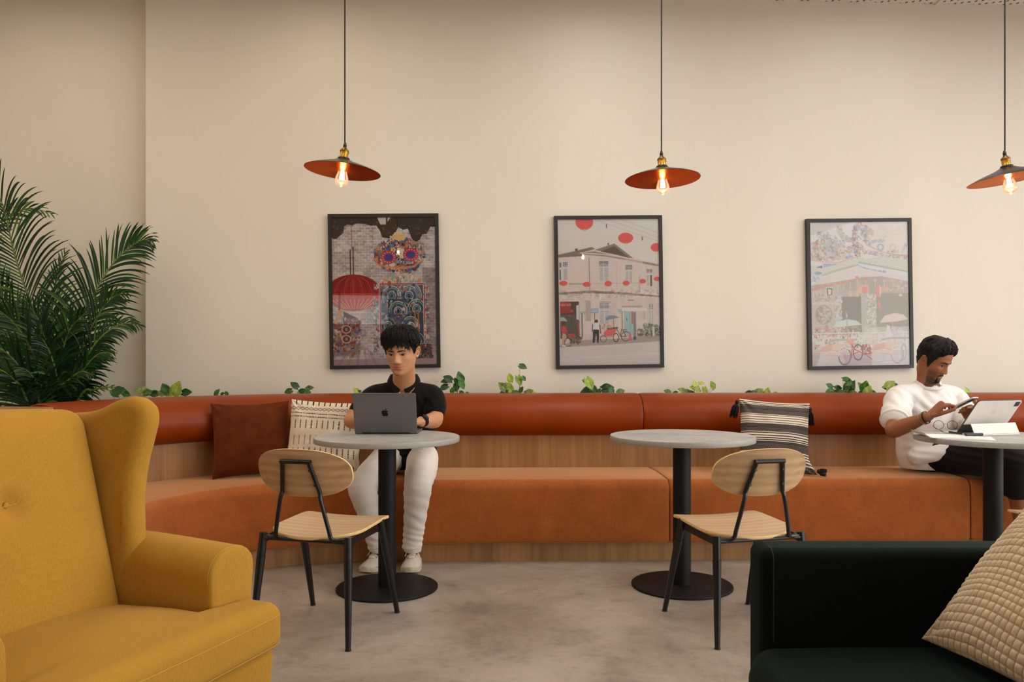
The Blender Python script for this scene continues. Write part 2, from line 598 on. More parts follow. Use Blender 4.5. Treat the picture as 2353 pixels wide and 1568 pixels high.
def overhead_fills():  # unseen glowing strips, added to brighten the upper wall and floor
    M_cool = emit('fill_emitter', LINE_C, LINE_S); M_warm = emit('warm_fill_emitter', LINE_W, LINE_S * .72)
    names = ['outermost on the left', 'second from the left', 'in the middle', 'second from the right', 'outermost on the right']
    for k, x in enumerate((-3.0, -1.2, 0.6, 2.4, 4.3)):
        y0, y1 = LINE_Y
        t = thing('overhead_fill', 'long white overhead fill strip added above the view, ' + names[k] + ' of the row of five', 'lamp', (x, (y0 + y1) / 2, ZC), 0, 'added overhead fill strips')
        L = (y1 - y0) / 2
        g = G()
        g.add(*box((-.075, -L, -.06), (-.062, L, -.0005))); g.add(*box((.062, -L, -.06), (.075, L, -.0005)))
        g.add(*box((-.062, -L, -.06), (.062, -L + .012, -.0005))); g.add(*box((-.062, L - .012, -.06), (.062, L, -.0005)))
        g.obj('housing', M_white, t, smooth=False)
        mesh('diffuser', *box((-.061, -L + .013, -.056), (.061, L - .013, -.05)), M_warm if x < -1 else M_cool, t, smooth=False)
overhead_fills()

cam = bpy.data.cameras.new('camera'); camo = bpy.data.objects.new('camera', cam); COL.objects.link(camo)
cam.sensor_width = 36; cam.lens = 36 * FPX / 2353
camo.location = (0, 0, CH); camo.rotation_euler = (PI / 2, 0, 0)
cam.shift_y = (CY - 784) / 2353; cam.shift_x = 0
SC.camera = camo
SC.view_settings.view_transform = 'Standard'; SC.view_settings.look = 'None'
SC.view_settings.gamma = 1; SC.view_settings.use_curve_mapping = False
SC.view_settings.exposure = EXPOSURE
SC.cycles.use_denoising = True
SC.cycles.max_bounces = 10; SC.cycles.diffuse_bounces = 5; SC.cycles.glossy_bounces = 4
SC.cycles.transparent_max_bounces = 16; SC.cycles.sample_clamp_indirect = 6

# ================================================================== the built-in bench
BC = Vector((-0.85, 3.65)); BR = 1.40
def bench_at(s):
    """s < 0: angle along the curved end (degrees, negative); s >= 0: metres along the straight run.  -> point on the back panel, direction to the room."""
    if s < 0:
        a = math.radians(-s)
        return BC + BR * Vector((-math.sin(a), math.cos(a))), Vector((math.sin(a), -math.cos(a)))
    return Vector((BC.x + s, BC.y + BR + 0.025 * s)), Vector((0.025, -1)).normalized()

def stations(s0, s1, da=3.0, dx=0.12):
    S = []
    if s0 < 0:
        e = min(0, s1); n = max(1, int((e - s0) / da)); S += [s0 + (e - s0) * i / n for i in range(n + 1)]
    if s1 > 0:
        b = max(0, s0); n = max(1, int((s1 - b) / dx))
        S += [b + (s1 - b) * i / n for i in range(1 if (S and b == 0) else 0, n + 1)]
    return S

def sweep(prof, s0, s1, shrink=None, groove=None):
    R = []
    S = stations(s0, s1)
    if groove is not None:
        S = sorted(S + [groove - .35, groove, groove + .35])
    mid = (sum(d for d, z in prof) / len(prof), sum(z for d, z in prof) / len(prof))
    def ring(s, k, ds=0.0):
        p, n = bench_at(s); out = []
        t = Vector((-n.y, n.x))
        for d, z in prof:
            d2 = mid[0] + (d - mid[0]) * k; z2 = mid[1] + (z - mid[1]) * k
            if k < 1:
                q = shrink * (1 - k) / 0.3
            q = p + n * d2 + t * ds
            out.append((q.x, q.y, z2))
        return out
    if shrink:
        e = shrink
        seq0 = [(0.0, 1 - e * 5.2 * 0.25), (0.25, 1 - e * 2.6 * 0.25), (0.6, 1 - e * 0.25), (1.0, 1.0)]
    for i, s in enumerate(S):
        k = 1.0
        if groove is not None and abs(s - groove) < 1e-6: k = 0.982
        if shrink and i == 0:
            for f, kk in seq0: R.append(ring(s, kk, ds=0 if s < 0 else 0)); 
            # push the end rings along the run so the end is rounded
            for q, (f, kk) in enumerate(seq0):
                p0, n0 = bench_at(s); t = Vector((-n0.y, n0.x))
                off = -(1 - f) * 0 + f * shrink * 0.6
                R[q] = [(v[0] + t.x * off * 1, v[1] + t.y * off * 1, v[2]) for v in R[q]]
            continue
        if shrink and i == len(S) - 1:
            p0, n0 = bench_at(s); t = Vector((-n0.y, n0.x))
            for f, kk in seq0[::-1]:
                off = -f * shrink * 0.6
                R.append([(v[0] + t.x * off, v[1] + t.y * off, v[2]) for v in ring(s, kk)])
            continue
        R.append(ring(s, k))
    return loft(R)

def arcprof(c, r, a0, a1, n):
    return [(c[0] + r * math.cos(math.radians(a0 + (a1 - a0) * i / n)), c[1] + r * math.sin(math.radians(a0 + (a1 - a0) * i / n))) for i in range(n + 1)]

bench = thing('banquette', 'long built-in bench along the wall with tan leather backrest, orange suede seat and oak panels', 'bench', (0, 0, 0))
SEATP = [(0.001, 0.112), (0.001, 0.455)] + [(0.2, 0.463), (0.4, 0.463)] + arcprof((0.515, 0.405), 0.055, 88, 2, 7) + [(0.572, 0.3), (0.572, 0.2)] + arcprof((0.555, 0.128), 0.016, 0, -90, 3)
for (a, b) in ((-88, 1.705), (1.712, 3.395), (3.402, 5.0)):
    mesh('seat', *sweep(SEATP, a, b, shrink=0.03), M_suede, bench, angle=50, label='orange suede seat pad')
BOLP = [(-0.17, 0.66), (-0.17, 0.885), (-0.155, 0.902)] + [(-0.12, 0.912), (-0.085, 0.9125), (-0.04, 0.906), (0.005, 0.892), (0.045, 0.868), (0.075, 0.836), (0.092, 0.798), (0.096, 0.76), (0.088, 0.718), (0.068, 0.684), (0.04, 0.664), (0.005, 0.655)]
for (a, b, gv) in ((-77, 1.652, -38), (1.656, 3.42, None), (3.424, 5.0, None)):
    mesh('backrest', *sweep(BOLP, a, b, shrink=0.035, groove=gv), M_leather, bench, angle=60, label='glossy tan leather backrest roll')
mesh('plinth', *sweep([(0.0, 0.0), (0.0, 0.111), (0.505, 0.111), (0.505, 0.0)], -90, 5.0), M_panel, bench, smooth=False, label='oak plinth')
mesh('back_panel', *sweep([(-0.17, 0.0), (-0.17, 0.654), (-0.0, 0.654), (-0.0, 0.0)], -90, 5.0), M_panel, bench, smooth=False, label='oak back panel')
mesh('end_panel', *sweep([(-0.36, 0.0), (-0.36, 0.9), (0.02, 0.9), (0.02, 0.0)], -96, -78.5), M_panel, bench, smooth=False, label='oak end block')
trough = mesh('planter_trough', *sweep([(-0.19, 0.0), (-0.19, 0.86), (-0.175, 0.86), (-0.175, 0.0)], -76, 5.0), M_panel, bench, smooth=False)
M_soil = plain('potting_soil', rgb(52, 38, 28), 0.95, vary=0.4, scale=60, bump=0.8, bscale=90, bd=0.01)
mesh('soil', *sweep([(-0.192, 0.0), (-0.192, 0.80), (-0.325, 0.80), (-0.325, 0.0)], -60, 5.0), M_soil, trough, smooth=False)

# ================================================================== round tables
def make_table(x, y, label):
    t = thing('round_table', label, 'table', (x, y, 0), 0, 'round cafe tables')
    r = 0.354
    mesh('tabletop', *lathe([(0.0005, .724), (r - .002, .724), (r, .726), (r, .748), (r - .0015, .75), (0.0005, .75)], 96), M_concrete, t, angle=30)
    mesh('edge_band', *lathe([(r + .0004, .7255), (r + .0012, .727), (r + .0012, .7475), (r + .0004, .749), (r - .001, .749), (r - .001, .7255)], 96), M_concrete_edge, t, angle=60)
    mesh('column', *lathe([(0.0005, .0125), (.044, .0125), (.044, .71), (0.0005, .71)], 48), M_blackmatt, t, angle=30)
    g = G().add(*lathe([(0.0005, .711), (.11, .711), (.11, .7235), (0.0005, .7235)], 32))
    g.obj('mounting_plate', M_blackmatt, t, angle=30)
    mesh('base', *lathe([(0.0005, 0.0), (.247, 0.0), (.249, .002), (.249, .009), (.246, .012), (0.0005, .012)], 96), M_blackmatt, t, angle=30)
    return t
TABLES = [(-0.615, 4.03), (0.846, 4.07), (2.372, 4.03)]
t1 = make_table(*TABLES[0], 'round grey cafe table with the open laptop on it')
dup(t1, 'round grey cafe table with nothing on its top', (*TABLES[1], 0))
dup(t1, 'round grey cafe table holding papers, eyeglasses and a white tablet', (*TABLES[2], 0))

# ================================================================== plywood chairs
def make_chair(label, loc, rz):
    t = thing('dining_chair', label, 'chair', loc, rz, 'oak plywood chairs')
    # seat: dished plywood with rounded rear
    def outline(v):           # v 0 rear .. 1 front -> half width
        if v < 0.35:
            s = v / 0.35
            return 0.20 * (1 - (1 - s) ** 2.6) ** 0.5 * (0.93 + 0.07 * s)
        return 0.20 - 0.006 * ((v - 0.35) / 0.65) ** 2
    def sz(x, y):
        d = (y + .215) / .41
        return 0.452 - 0.019 * (1 - min(1, max(0, d))) ** 1.0 - 0.010 * math.cos(min(1, abs(x) / .2) * PI / 2) + (-.008 * max(0, (d - .8) / .2) ** 2)
    nv, nu = 40, 24
    top = []; bot = []
    for i in range(nv + 1):
        v = (i / nv) ** 1.6 if True else i / nv
        v = max(v, 0.0006); y = -0.215 + 0.41 * v
        w = outline(v)
        # round the two front corners
        if v > 0.95: w -= 0.014 * ((v - .95) / .05) ** 3
        for j in range(nu + 1):
            x = w * (2 * j / nu - 1)
            z = sz(x, y)
            top.append((x, y, z)); bot.append((x, y, z - .0125))
    V = top + bot; nT = len(top); F = []
    for i in range(nv):
        for j in range(nu):
            a = i * (nu + 1) + j
            F.append((a, a + 1, a + nu + 2, a + nu + 1)); F.append((nT + a, nT + a + nu + 1, nT + a + nu + 2, nT + a + 1))
    seat = mesh('seat', V, F, M_oakseat, t, angle=180)
    bd = [j for j in range(nu + 1)] + [(i + 1) * (nu + 1) + nu for i in range(nv)] + [nv * (nu + 1) + nu - 1 - j for j in range(nu)] + [(nv - 1 - i) * (nu + 1) for i in range(nv - 1)]
    def edge_strip(V, bd, nT, name, par):
        E = [Vector(V[b]) for b in bd]; Eb = [Vector(V[b + nT]) for b in bd]
        c = sum(E, Vector()) / len(E)
        g = []; n = len(E)
        for q in range(n):
            tg = (E[(q + 1) % n] - E[q - 1]); nn = (Eb[q] - E[q])
            o = tg.cross(nn).normalized()
            if o.dot(E[q] - c) < 0: o = -o
            g.append([E[q] + o * .0002 , E[q].lerp(Eb[q], .15) + o * .0012, E[q].lerp(Eb[q], .5) + o * .0016, E[q].lerp(Eb[q], .85) + o * .0012, Eb[q] + o * .0002])
        V2, F2 = [], []
        for r in g: V2 += [tuple(p) for p in r]
        for q in range(n):
            for k in range(4):
                a = q * 5 + k; b = ((q + 1) % n) * 5 + k
                F2.append((a, b, b + 1, a + 1))
        mesh(name, V2, F2, M_ply, par, angle=50)
    edge_strip(V, bd, nT, 'edge', seat)
    # backrest: curved oval shell, leaning back
    top = []; bot = []
    nr, na = 10, 64
    def bp(u, w, th):
        # u, w: oval coordinates -> point on the shell
        x = .207 * u
        z = .683 + .097 * w
        y = -0.245 - 0.097 * w * 0.32 + 0.054 * (u ** 2)
        return (x, y - th, z)
    for th, L in ((0, top), (.011, bot)):
        L.append(bp(0, 0, th))
        for i in range(1, nr + 1):
            for (a, b) in ell(0, 0, i / nr, i / nr, na, 2.55):
                b2 = b * (1.0 - 0.06 * a * a)
                L.append(bp(a, b2, th))
    V = top + bot; nT = len(top); F = []
    for o, fl in ((0, 1), (nT, -1)):
        for j in range(na):
            F.append((o, o + 1 + j, o + 1 + (j + 1) % na)[::fl])
        for i in range(nr - 1):
            for j in range(na):
                a = o + 1 + i * na + j; b = o + 1 + i * na + (j + 1) % na
                F.append((a, a + na, b + na, b)[::fl])
    back = mesh('backrest', V, F, M_oak, t, angle=180)
    edge_strip(V, [1 + (nr - 1) * na + j for j in range(na)], nT, 'edge', back)
    # back frame: inverted U of black tube behind the shell, flaring to the seat
    def by(z, x): return -0.245 - (z - .683) * .32 + .054 * (x / .207) ** 2 - .011 - .0095
    for s in (-1, 1):
        pts = [(s * .058, by(.730, .058), .730), (s * .0605, by(.714, .06), .714), (s * .083, by(.608, .083), .604), (s * .090, -.237, .572), (s * .116, -.222, .455), (s * .120, -.219, .432), (s * .128, -.213, .418), (s * .145, -.207, .414), (s * .190, -.198, .416)]
        pts = [pts[0], pts[1], pts[2]] + [tuple(p) for p in catmull(pts[2:], 5)][1:]
        mesh('back_post', *tube(pts, .0088, 10), M_black, t)
        for z in (.698, .637):
            x = s * (.058 + (.730 - z) * .198)
            o = mesh('bolt', *tube([(x - s * .003, by(z, x) - .001, z), (x - s * .003, by(z, x) - .0125, z)], [.0065, .0055], 10), M_blackplastic, t)
    mesh('top_rail', *tube([(-.066, by(.730, .06), .730), (.066, by(.730, .06), .730)], .0088, 10), M_black, t)
    # under-seat frame
    g = G()
    def bar(p, q, h=.028, w=.006):
        p = Vector(p); q = Vector(q); d = (q - p).normalized(); sd = d.cross(Vector((0, 0, 1))).normalized() * w / 2; up = Vector((0, 0, h / 2))
        V = [p - sd - up, p + sd - up, p + sd + up, p - sd + up, q - sd - up, q + sd - up, q + sd + up, q - sd + up]
        g.add(V, [(0, 1, 2, 3), (7, 6, 5, 4), (0, 4, 5, 1), (1, 5, 6, 2), (2, 6, 7, 3), (3, 7, 4, 0)])
    for s in (-1, 1):
        bar((s * .185, -.195, .402), (s * .187, .10, .410))
    bar((-.187, .10, .402), (.187, .10, .402))
    g.add(*tube([(-.185, -.205, .408), (.185, -.205, .408)], .0085, 10))
    g.obj('seat_frame', M_black, t)
    for s in (-1, 1):
        for (a, b) in (((s * .188, -.198, .428), (s * .212, -.248, 0)), ((s * .190, .102, .438), (s * .208, .245, 0))):
            a = Vector(a); b = Vector(b)
            q = lambda k: a.lerp(b, k)
            lg = mesh('leg', *tube([q(0), q(.2), q(.202), q(.206), q(.21), q(.212), q(.97)], [.0165, .0165, .0155, .0155, .0155, .0175, .0112], 20), M_black, t, angle=30)
            f = mesh('foot_cap', *tube([q(.968), q(.985), q(.988), q(1)], [.0105, .0105, .0125, .012], 16), M_blackplastic, lg)
            # keep the foot flat on the floor
            for ob in (f,):
                for vv in ob.data.vertices: vv.co.z = max(0, vv.co.z)
    return t
CHAIRS = [((-0.776, 3.4635, 0), math.radians(-15)), ((0.946, 3.48, 0), math.radians(14.2)), ((2.494, 3.60, 0), math.radians(14.0))]
ch1 = make_chair('oak plywood chair on black legs, back turned, in front of the laptop table', *CHAIRS[0])
dup(ch1, 'oak plywood chair on black legs drawn up to the empty table', *CHAIRS[1])
dup(ch1, 'oak plywood chair cut by the picture edge, at the table with papers', *CHAIRS[2])
# ================================================================== mustard wing chair
def sstep(a, b, x):
    t = min(1, max(0, (x - a) / (b - a))); return t * t * (3 - 2 * t)

def offset_poly(poly, d):
    n = len(poly); out = []
    area = sum(poly[i][0] * poly[(i + 1) % n][1] - poly[(i + 1) % n][0] * poly[i][1] for i in range(n))
    sg = 1 if area > 0 else -1
    for i in range(n):
        a = Vector(poly[i - 1]); b = Vector(poly[i]); c = Vector(poly[(i + 1) % n])
        t = (c - a).normalized()
        out.append((b.x - sg * t.y * d, b.y + sg * t.x * d))
    return out

def armchair():
    f = Vector((.929, -.370, 0)); l = Vector((.370, .929, 0)); A0 = Vector((-1.185, 2.483, 0))
    cx, cy = 0.10, -0.31
    loc = A0 + f * cx + l * cy
    t = thing('wing_armchair', 'mustard yellow wing armchair with a buttoned back in the near left corner', 'armchair', loc, math.atan2(f.y, f.x))
    S = lambda v: (v[0] - cx, v[1] - cy, v[2])
    # seat cushion, T-shaped
    def dseat(x, y, z):
        hw = .31 + .17 * sstep(.322, .362, x)
        y2 = -.31 + (y + .31) * hw / .48
        k = max(0, 1 - ((y + .31) / .48) ** 2)
        if z > .33: z = z + .03 * k * (1 - .4 * sstep(.2, .5, x)) - .012 * sstep(.25, -.02, x)
        x = x + (.014 * k if x > .3 else 0) * sstep(.3, .48, x)
        return S((x, y2, z))
    g = G().add(*rbox((-.02, -.79, .262), (.475, .17, .405), .045, (44, 40, 4), 5))
    cush = g.obj('seat_cushion', M_yellow, t, deform=dseat, angle=180)
    def front(y, z, o=.0006):
        k = max(0, 1 - ((y + .31) / .48) ** 2)
        return S((.475 + .014 * k + o, y, z))
    for zz in (.372, .288):
        pts = [front(-.74 + .855 * i / 40, zz) for i in range(41)]
        e = [S((.475 - .045 + .0455 * math.cos(q), .125 + .0455 * math.sin(q), zz)) for q in [PI / 2 * i / 8 for i in range(1, 9)]]
        e += [S((x, .1706, zz)) for x in (.42, .40, .38)]
        mesh('stitching', *tube(pts + e, .0006, 6), M_thread, cush)
    # back pad, reclined, with its tufted button
    def dback(x, y, z):
        u = (y + .31) / .31
        if x > -.09:
            x = x + .028 * (1 - u * u) * math.sin(min(1, max(0, (z - .34) / .6)) * PI) ** .6
            r2 = (y + .31) ** 2 + (z - .735) ** 2
            x -= .024 * math.exp(-r2 / .030 ** 2) + .012 * math.exp(-r2 / .08 ** 2)
        z2 = z + .014 * (1 - u * u) * sstep(.8, .98, z)
        return S((x - (z - .43) * .262, y, z2))
    g = G().add(*rbox((-.15, -.625, .34), (.0, .005, .975), .05, (4, 44, 56), 5))
    bp = g.obj('back_cushion', M_yellow, t, deform=dback, angle=180)
    # button
    zc = .735; xb = .0 + .028 * 1 * .99 - .036 - (zc - .43) * .262
    mesh('button', *ico(S((xb + .003, -.31, zc)), (.004, .009, .009), 8), M_yellow, bp)
    mesh('stitching', *tube([S((xb + .012, -.335, zc - .002)), S((xb + .0085, -.31, zc)), S((xb + .012, -.285, zc + .002))], .0006, 6), M_thread, bp)
    # wings
    prof = [(-.36, .40), (-.20, .40), (-.02, .41), (.030, .50), (.036, .60), (.030, .70), (.034, .80), (.052, .89), (.062, .94), (.054, .985), (.022, 1.012), (-.015, 1.018), (-.06, 1.005), (-.11, .982), (-.17, .968), (-.24, .962), (-.31, .955), (-.355, .90), (-.37, .75), (-.37, .55)]
    pr = catmull(prof + [prof[0]], 6)[:-1]; pr = [(p[0], p[1]) for p in pr]
    for s in (0, 1):
        R = []
        for yy, of in ((-.002, .036), (.0, .026), (.008, .011), (.02, .003), (.038, 0), (.055, .003), (.068, .011), (.077, .026), (.080, .036)):
            q = offset_poly(pr, of)
            R.append([S((a, (yy + .03 * sstep(.6, 1.0, b) * sstep(-.15, .06, a)) if s == 0 else -.62 - yy - .03 * sstep(.6, 1.0, b) * sstep(-.15, .06, a), b)) for a, b in q])
        mesh('wing', *loft(R), M_yellow, t, angle=180)
    # arms
    for s in (0, 1):
        def yy(y, z):
            y = y + .10 * (z - .40) * (y / .17)
            return y if s == 0 else -.62 - y
        outer = [(0.0, .26), (0.0, .50)] + arcprof((.078, .508), .078, 180, 90, 10) + arcprof((.100, .508), .078, 90, 0, 10) + [(.178, .42), (.172, .26)]
        R = []
        for x, k in ((-.16, 0.0), (.0, 0.0), (.15, 0.0), (.325, 0.0), (.333, .001), (.339, .004), (.342, .009), (.3425, .03)):
            q = offset_poly(outer, k)
            R.append([S((x, yy(a, b), b - .015 * sstep(0, .34, x))) for a, b in q])
        arm = mesh('armrest', *loft(R), M_yellow, t, angle=50)
        q = offset_poly(outer, .0005)
        mesh('stitching', *tube([S((.328, yy(a, b), b - .015)) for a, b in q[1:-1]], .0006, 6), M_thread, arm)
    # frame below the cushion, and the outside back
    g = G().add(*rbox((-.20, -.775, .13), (.452, .155, .268), .03, (8, 8, 2), 4))
    g.obj('base', M_yellow, t, deform=lambda x, y, z: S((x - .008 * sstep(.27, .13, z), y, z)))
    g = G().add(*rbox((-.21, -.63, .2), (-.135, .01, .955), .03, (1, 6, 8), 4))
    g.obj('back_shell', M_yellow, t, deform=lambda x, y, z: S((x - (z - .43) * .262, y, z)))
    M_leg = plain('stained_beech', rgb(96, 58, 34), 0.4, vary=.15, scale=30)
    for x, dx in ((.36, .03), (-.2, -.05)):
        for y in (-.68, .06):
            mesh('leg', *tube([S((x, y, .135)), S((x + dx, y, 0))], [.022, .013], 16), M_leg, t, angle=40)
    return t
armchair()

# ================================================================== dark green settee
def settee():
    ox, oy = 1.02, 1.72
    t = thing('settee', 'dark green velvet settee with a low straight back in the near right corner', 'sofa', (ox, oy, 0))
    S = lambda x, y, z: (x - ox, y - oy, z)
    g = G().add(*rbox((.612, 2.0, .10), (1.46, 2.122, .668), .028, (10, 2, 8), 5))
    b = g.obj('backrest', M_green, t, deform=S, angle=180)
    pp = [S(.640, 2.0005, z) for z in (.44, .5, .56, .62, .64)] + [S(.640, 2.028 - .0278 * math.cos(q), .64 + .0278 * math.sin(q)) for q in [PI / 2 * i / 8 for i in range(1, 9)]] + [S(.640, y, .6678) for y in (2.05, 2.08, 2.094)]
    mesh('piping', *tube(pp, .0016, 8), M_greenpipe, b)
    def ds(x, y, z):
        if x < .8:
            x = x + .055 * max(0, (y - 1.84) / .15) ** 2 * sstep(.8, .55, x) - .004
        k = max(0, 1 - ((x - .95) / .42) ** 2)
        if z > .36: z += .006 * k
        return S(x, y, z)
    g = G().add(*rbox((.545, 1.28, .24), (1.335, 1.995, .44), .05, (16, 16, 3), 5))
    g.obj('seat', M_green, t, deform=ds, angle=180)
    g = G().add(*rbox((.57, 1.30, .10), (1.335, 1.99, .243), .02, (3, 3, 1), 3))
    g.obj('base', M_green, t, deform=S)
    g = G().add(*rbox((1.34, 1.28, .10), (1.46, 1.997, .60), .028, (2, 4, 4), 5))
    g.obj('armrest', M_green, t, deform=S, angle=180)
    for x in (.66, 1.40):
        for y in (1.36, 2.05):
            mesh('leg', *tube([S(x, y, .105), S(x, y, 0)], [.018, .012], 14), M_blackplastic, t)
settee()

# ================================================================== cushions
def pillow(w, h, thick, nu=60, nv=60, pinch=.05, seed=0, wr=.006, relief=None, p=2.2):
    """returns V, F, uv; lies in the x-z plane, centred, bulging in y."""
    V = []; UV = []; idx = {}
    for side in (0, 1):
        for i in range(nu + 1):
            for j in range(nv + 1):
                u = -1 + 2 * i / nu; v = -1 + 2 * j / nv
                edge = i in (0, nu) or j in (0, nv)
                if side and edge:
                    idx[side, i, j] = idx[0, i, j]; continue
                x = w / 2 * u * (1 - pinch * (1 - v * v)); z = h / 2 * v * (1 - pinch * (1 - u * u))
                b = max(0, (1 - abs(u) ** p)) ** .62 * max(0, (1 - abs(v) ** p)) ** .62
                y = thick / 2 * b
                n_ = fbm(u * 1.6 + seed, v * 1.6, side * 5.1 + seed, 3) * wr * min(1, 4 * b)
                # tension folds running in from the corners
                for (a, c) in ((-1, -1), (1, -1), (-1, 1), (1, 1)):
                    r = math.hypot(u - a, v - c)
                    an = math.atan2(v - c, u - a)
                    n_ += wr * .6 * math.sin(an * 9 + seed * 3 + a) * math.exp(-(r / .55) ** 2) * min(1, r * 5)
                y += n_
                if relief is not None: y += relief(u, v) * min(1, 6 * b)
                idx[side, i, j] = len(V)
                V.append((x, -y if side == 0 else y, z)); UV.append((u, v))
    F = []
    for side in (0, 1):
        for i in range(nu):
            for j in range(nv):
                q = (idx[side, i, j], idx[side, i + 1, j], idx[side, i + 1, j + 1], idx[side, i, j + 1])
                F.append(q if side == 0 else q[::-1])
    return V, F, np.array(UV)

def place_pillow(V, base, yaw, lean, roll, h):
    """base: point the bottom edge rests on; lean > 0 tips the top away from the room."""
    M = Matrix.Rotation(yaw, 4, 'Z') @ Matrix.Rotation(-lean, 4, 'X') @ Matrix.Rotation(roll, 4, 'Y')
    W = [M @ Vector(v) for v in V]
    zmin = min(v.z for v in W)
    # shift so the lowest point rests on the seat and the bottom edge sits over base
    bm = M @ Vector((0, 0, -h / 2))
    return [(v.x - bm.x, v.y - bm.y, v.z - zmin) for v in W], (lambda q: (lambda r: Vector((r.x - bm.x, r.y - bm.y, r.z - zmin)))(M @ Vector(q)))

SEATZ = 0.4645
M_brown = N('brown_corduroy')
def _cord():
    k = M_brown
    a = k.n('TexWave', wave_type='BANDS', bands_direction='X'); a.inputs['Scale'].default_value = 70; a.inputs['Distortion'].default_value = .4
    k.l(k.coord(), a.inputs['Vector']); f = k.noise(k.coord(), 9, 5, .6)
    col = k.ramp(f, [(.3, rgb(80, 34, 11)), (.7, rgb(106, 49, 18))])
    return k.bsdf(col, .9, spec=.1, bump=a.outputs['Fac'], bs=.5, bd=.0015, sheen=.3, sheen_tint=(1, .5, .2, 1))
M_brown = _cord()
V, F, UV = pillow(.435, .435, .145, 50, 50, .065, 1.3, .010)
b = Vector((-1.45, 4.585, SEATZ))
V, _ = place_pillow(V, b, math.radians(22), math.radians(17), math.radians(-1), .435)
o = mesh('cushion', V, F, M_brown, None, angle=180); o.location = b
tag(o, 'rust brown corduroy cushion leaning on the curved end of the bench', 'cushion', 'cushions on the bench')

# white cushion with woven black dashes
def dash_pattern(UV):
    u, v = UV[:, 0], UV[:, 1]
    c = np.tile(np.array([224, 208, 184.]) / 255, (len(u), 1)); ink = np.array([40, 32, 28.]) / 255; soft = np.array([150, 132, 112.]) / 255
    def put(m, col, a=1.0):
        c[m] = c[m] * (1 - a) + col * a
    gx = (u * 13.0) % 2.0
    col_on = np.abs(gx - 1.0) < .22
    gy = (v * 46) % 2.0
    dot = np.abs(gy - 1) < .75
    put(col_on & (v > .86), ink)
    zz = .745 + .035 * np.sin(u * 26); put(np.abs(v - zz) < .016, soft); put(np.abs(v - (1.49 - zz)) < .016, soft)
    for y in (.60, .50): put((np.abs(v - y + .02 * u) < .016) & (((u * 46) % 2) < 1.3), ink)
    put(col_on & dot & (v > .16) & (v < .42), ink)
    put(col_on & dot & (v > -.28) & (v < -.02), soft)
    put(col_on & dot & (v > -.62) & (v < -.36), ink)
    put(col_on & dot & (v < -.80), ink)
    return c
M_tint = tinted('woven_cotton', .9, .35, 700, .0006, sheen=.1, spec=.1)
V, F, UV = pillow(.42, .42, .145, 190, 190, .05, 4.2, .009)
b = Vector((-1.08, 4.64, SEATZ))
V2, _ = place_pillow(V, b, math.radians(9), math.radians(14), math.radians(4), .42)
o = mesh('cushion', V2, F, M_tint, None, angle=180, col=dash_pattern(UV)); o.location = b
tag(o, 'off-white cushion woven with rows of black dashes, partly behind the laptop table', 'cushion', 'cushions on the bench')

# striped cushion with tassels
def stripe_pattern(UV):
    u, v = UV[:, 0], UV[:, 1]
    cream = np.array([222, 206, 184.]) / 255; ink = np.array([44, 40, 40.]) / 255; mid = np.array([122, 112, 102.]) / 255
    c = np.tile(cream, (len(u), 1))
    for y0, y1 in ((.58, .86), (.06, .30), (-.50, -.22), (-1, -.80)):
        m = (v > y0) & (v < y1)
        wv = (((u * 36) % 1 < .5) ^ ((v * 36) % 1 < .5)) | (((v * 24) % 1) < .32)
        c[m] = np.where(wv[m][:, None], ink * 1.1, mid)
    for y in (.94, .885, .545, .475, .405, .335, .02, -.06, -.13, -.19, -.54, -.61, -.68, -.75):
        m = (np.abs(v - y) < .0125)
        c[m] = ink
    return c
V, F, UV = pillow(.405, .415, .15, 190, 200, .05, 8.8, .010)
b = Vector((1.508, 4.70, SEATZ + .004))
V2, at = place_pillow(V, b, math.radians(-3), math.radians(15), math.radians(4), .415)
# the lower right corner is pulled out flat along the seat
st = thing('cushion', 'black and cream striped cushion with black corner tassels', 'cushion', b, 0, 'cushions on the bench')
corner = np.array([at((.2025, 0, -.2075))])[0]
VV = []
for (x, y, z), (u, v) in zip(V2, UV):
    k = sstep(.55, 1.0, u) * sstep(-.55, -1.0, v)
    VV.append((x + .030 * k, y - .05 * k, max(0.002, z - .018 * k)))
mesh('cover', VV, F, M_tint, st, angle=180, col=stripe_pattern(UV))
M_tassel = plain('black_cotton_thread', rgb(18, 17, 17), .9, vary=.3, scale=90)
def tassel(top, dirs, L, n=70, seed=0, parent=None):
    r = random.Random(seed); g = G(); d = Vector(dirs).normalized(); top = Vector(top)
    g.add(*ico(top + d * .012, (.012, .012, .014), 8))
    a = d.orthogonal().normalized(); c = d.cross(a)
    for i in range(n):
        q = 2 * PI * r.random(); rad = .020 * math.sqrt(r.random()) + .003
        e = top + d * L * (.85 + .2 * r.random()) + (a * math.cos(q) + c * math.sin(q)) * rad
        m = top + d * L * .4 + (a * math.cos(q) + c * math.sin(q)) * rad * .9
        g.add(*tube([top + d * .012, m, e], [.0018, .0016, .0014], 5))
    return g.obj('tassel', M_tassel, parent, angle=180)
c1 = at((-.2025, -.01, .2075)); c2 = at((.2025, -.01, .2075))
tassel(c1 + Vector((-.016, -.01, -.012)), (-.25, 0, -1), .105, seed=1, parent=st)
tassel(c2 + Vector((.010, .03, -.03)), (.05, 0, -1), .105, seed=2, parent=st)
tassel((corner[0] + .018, corner[1] - .052, .024), (.9, -.25, -.12), .052, 60, seed=3, parent=st)

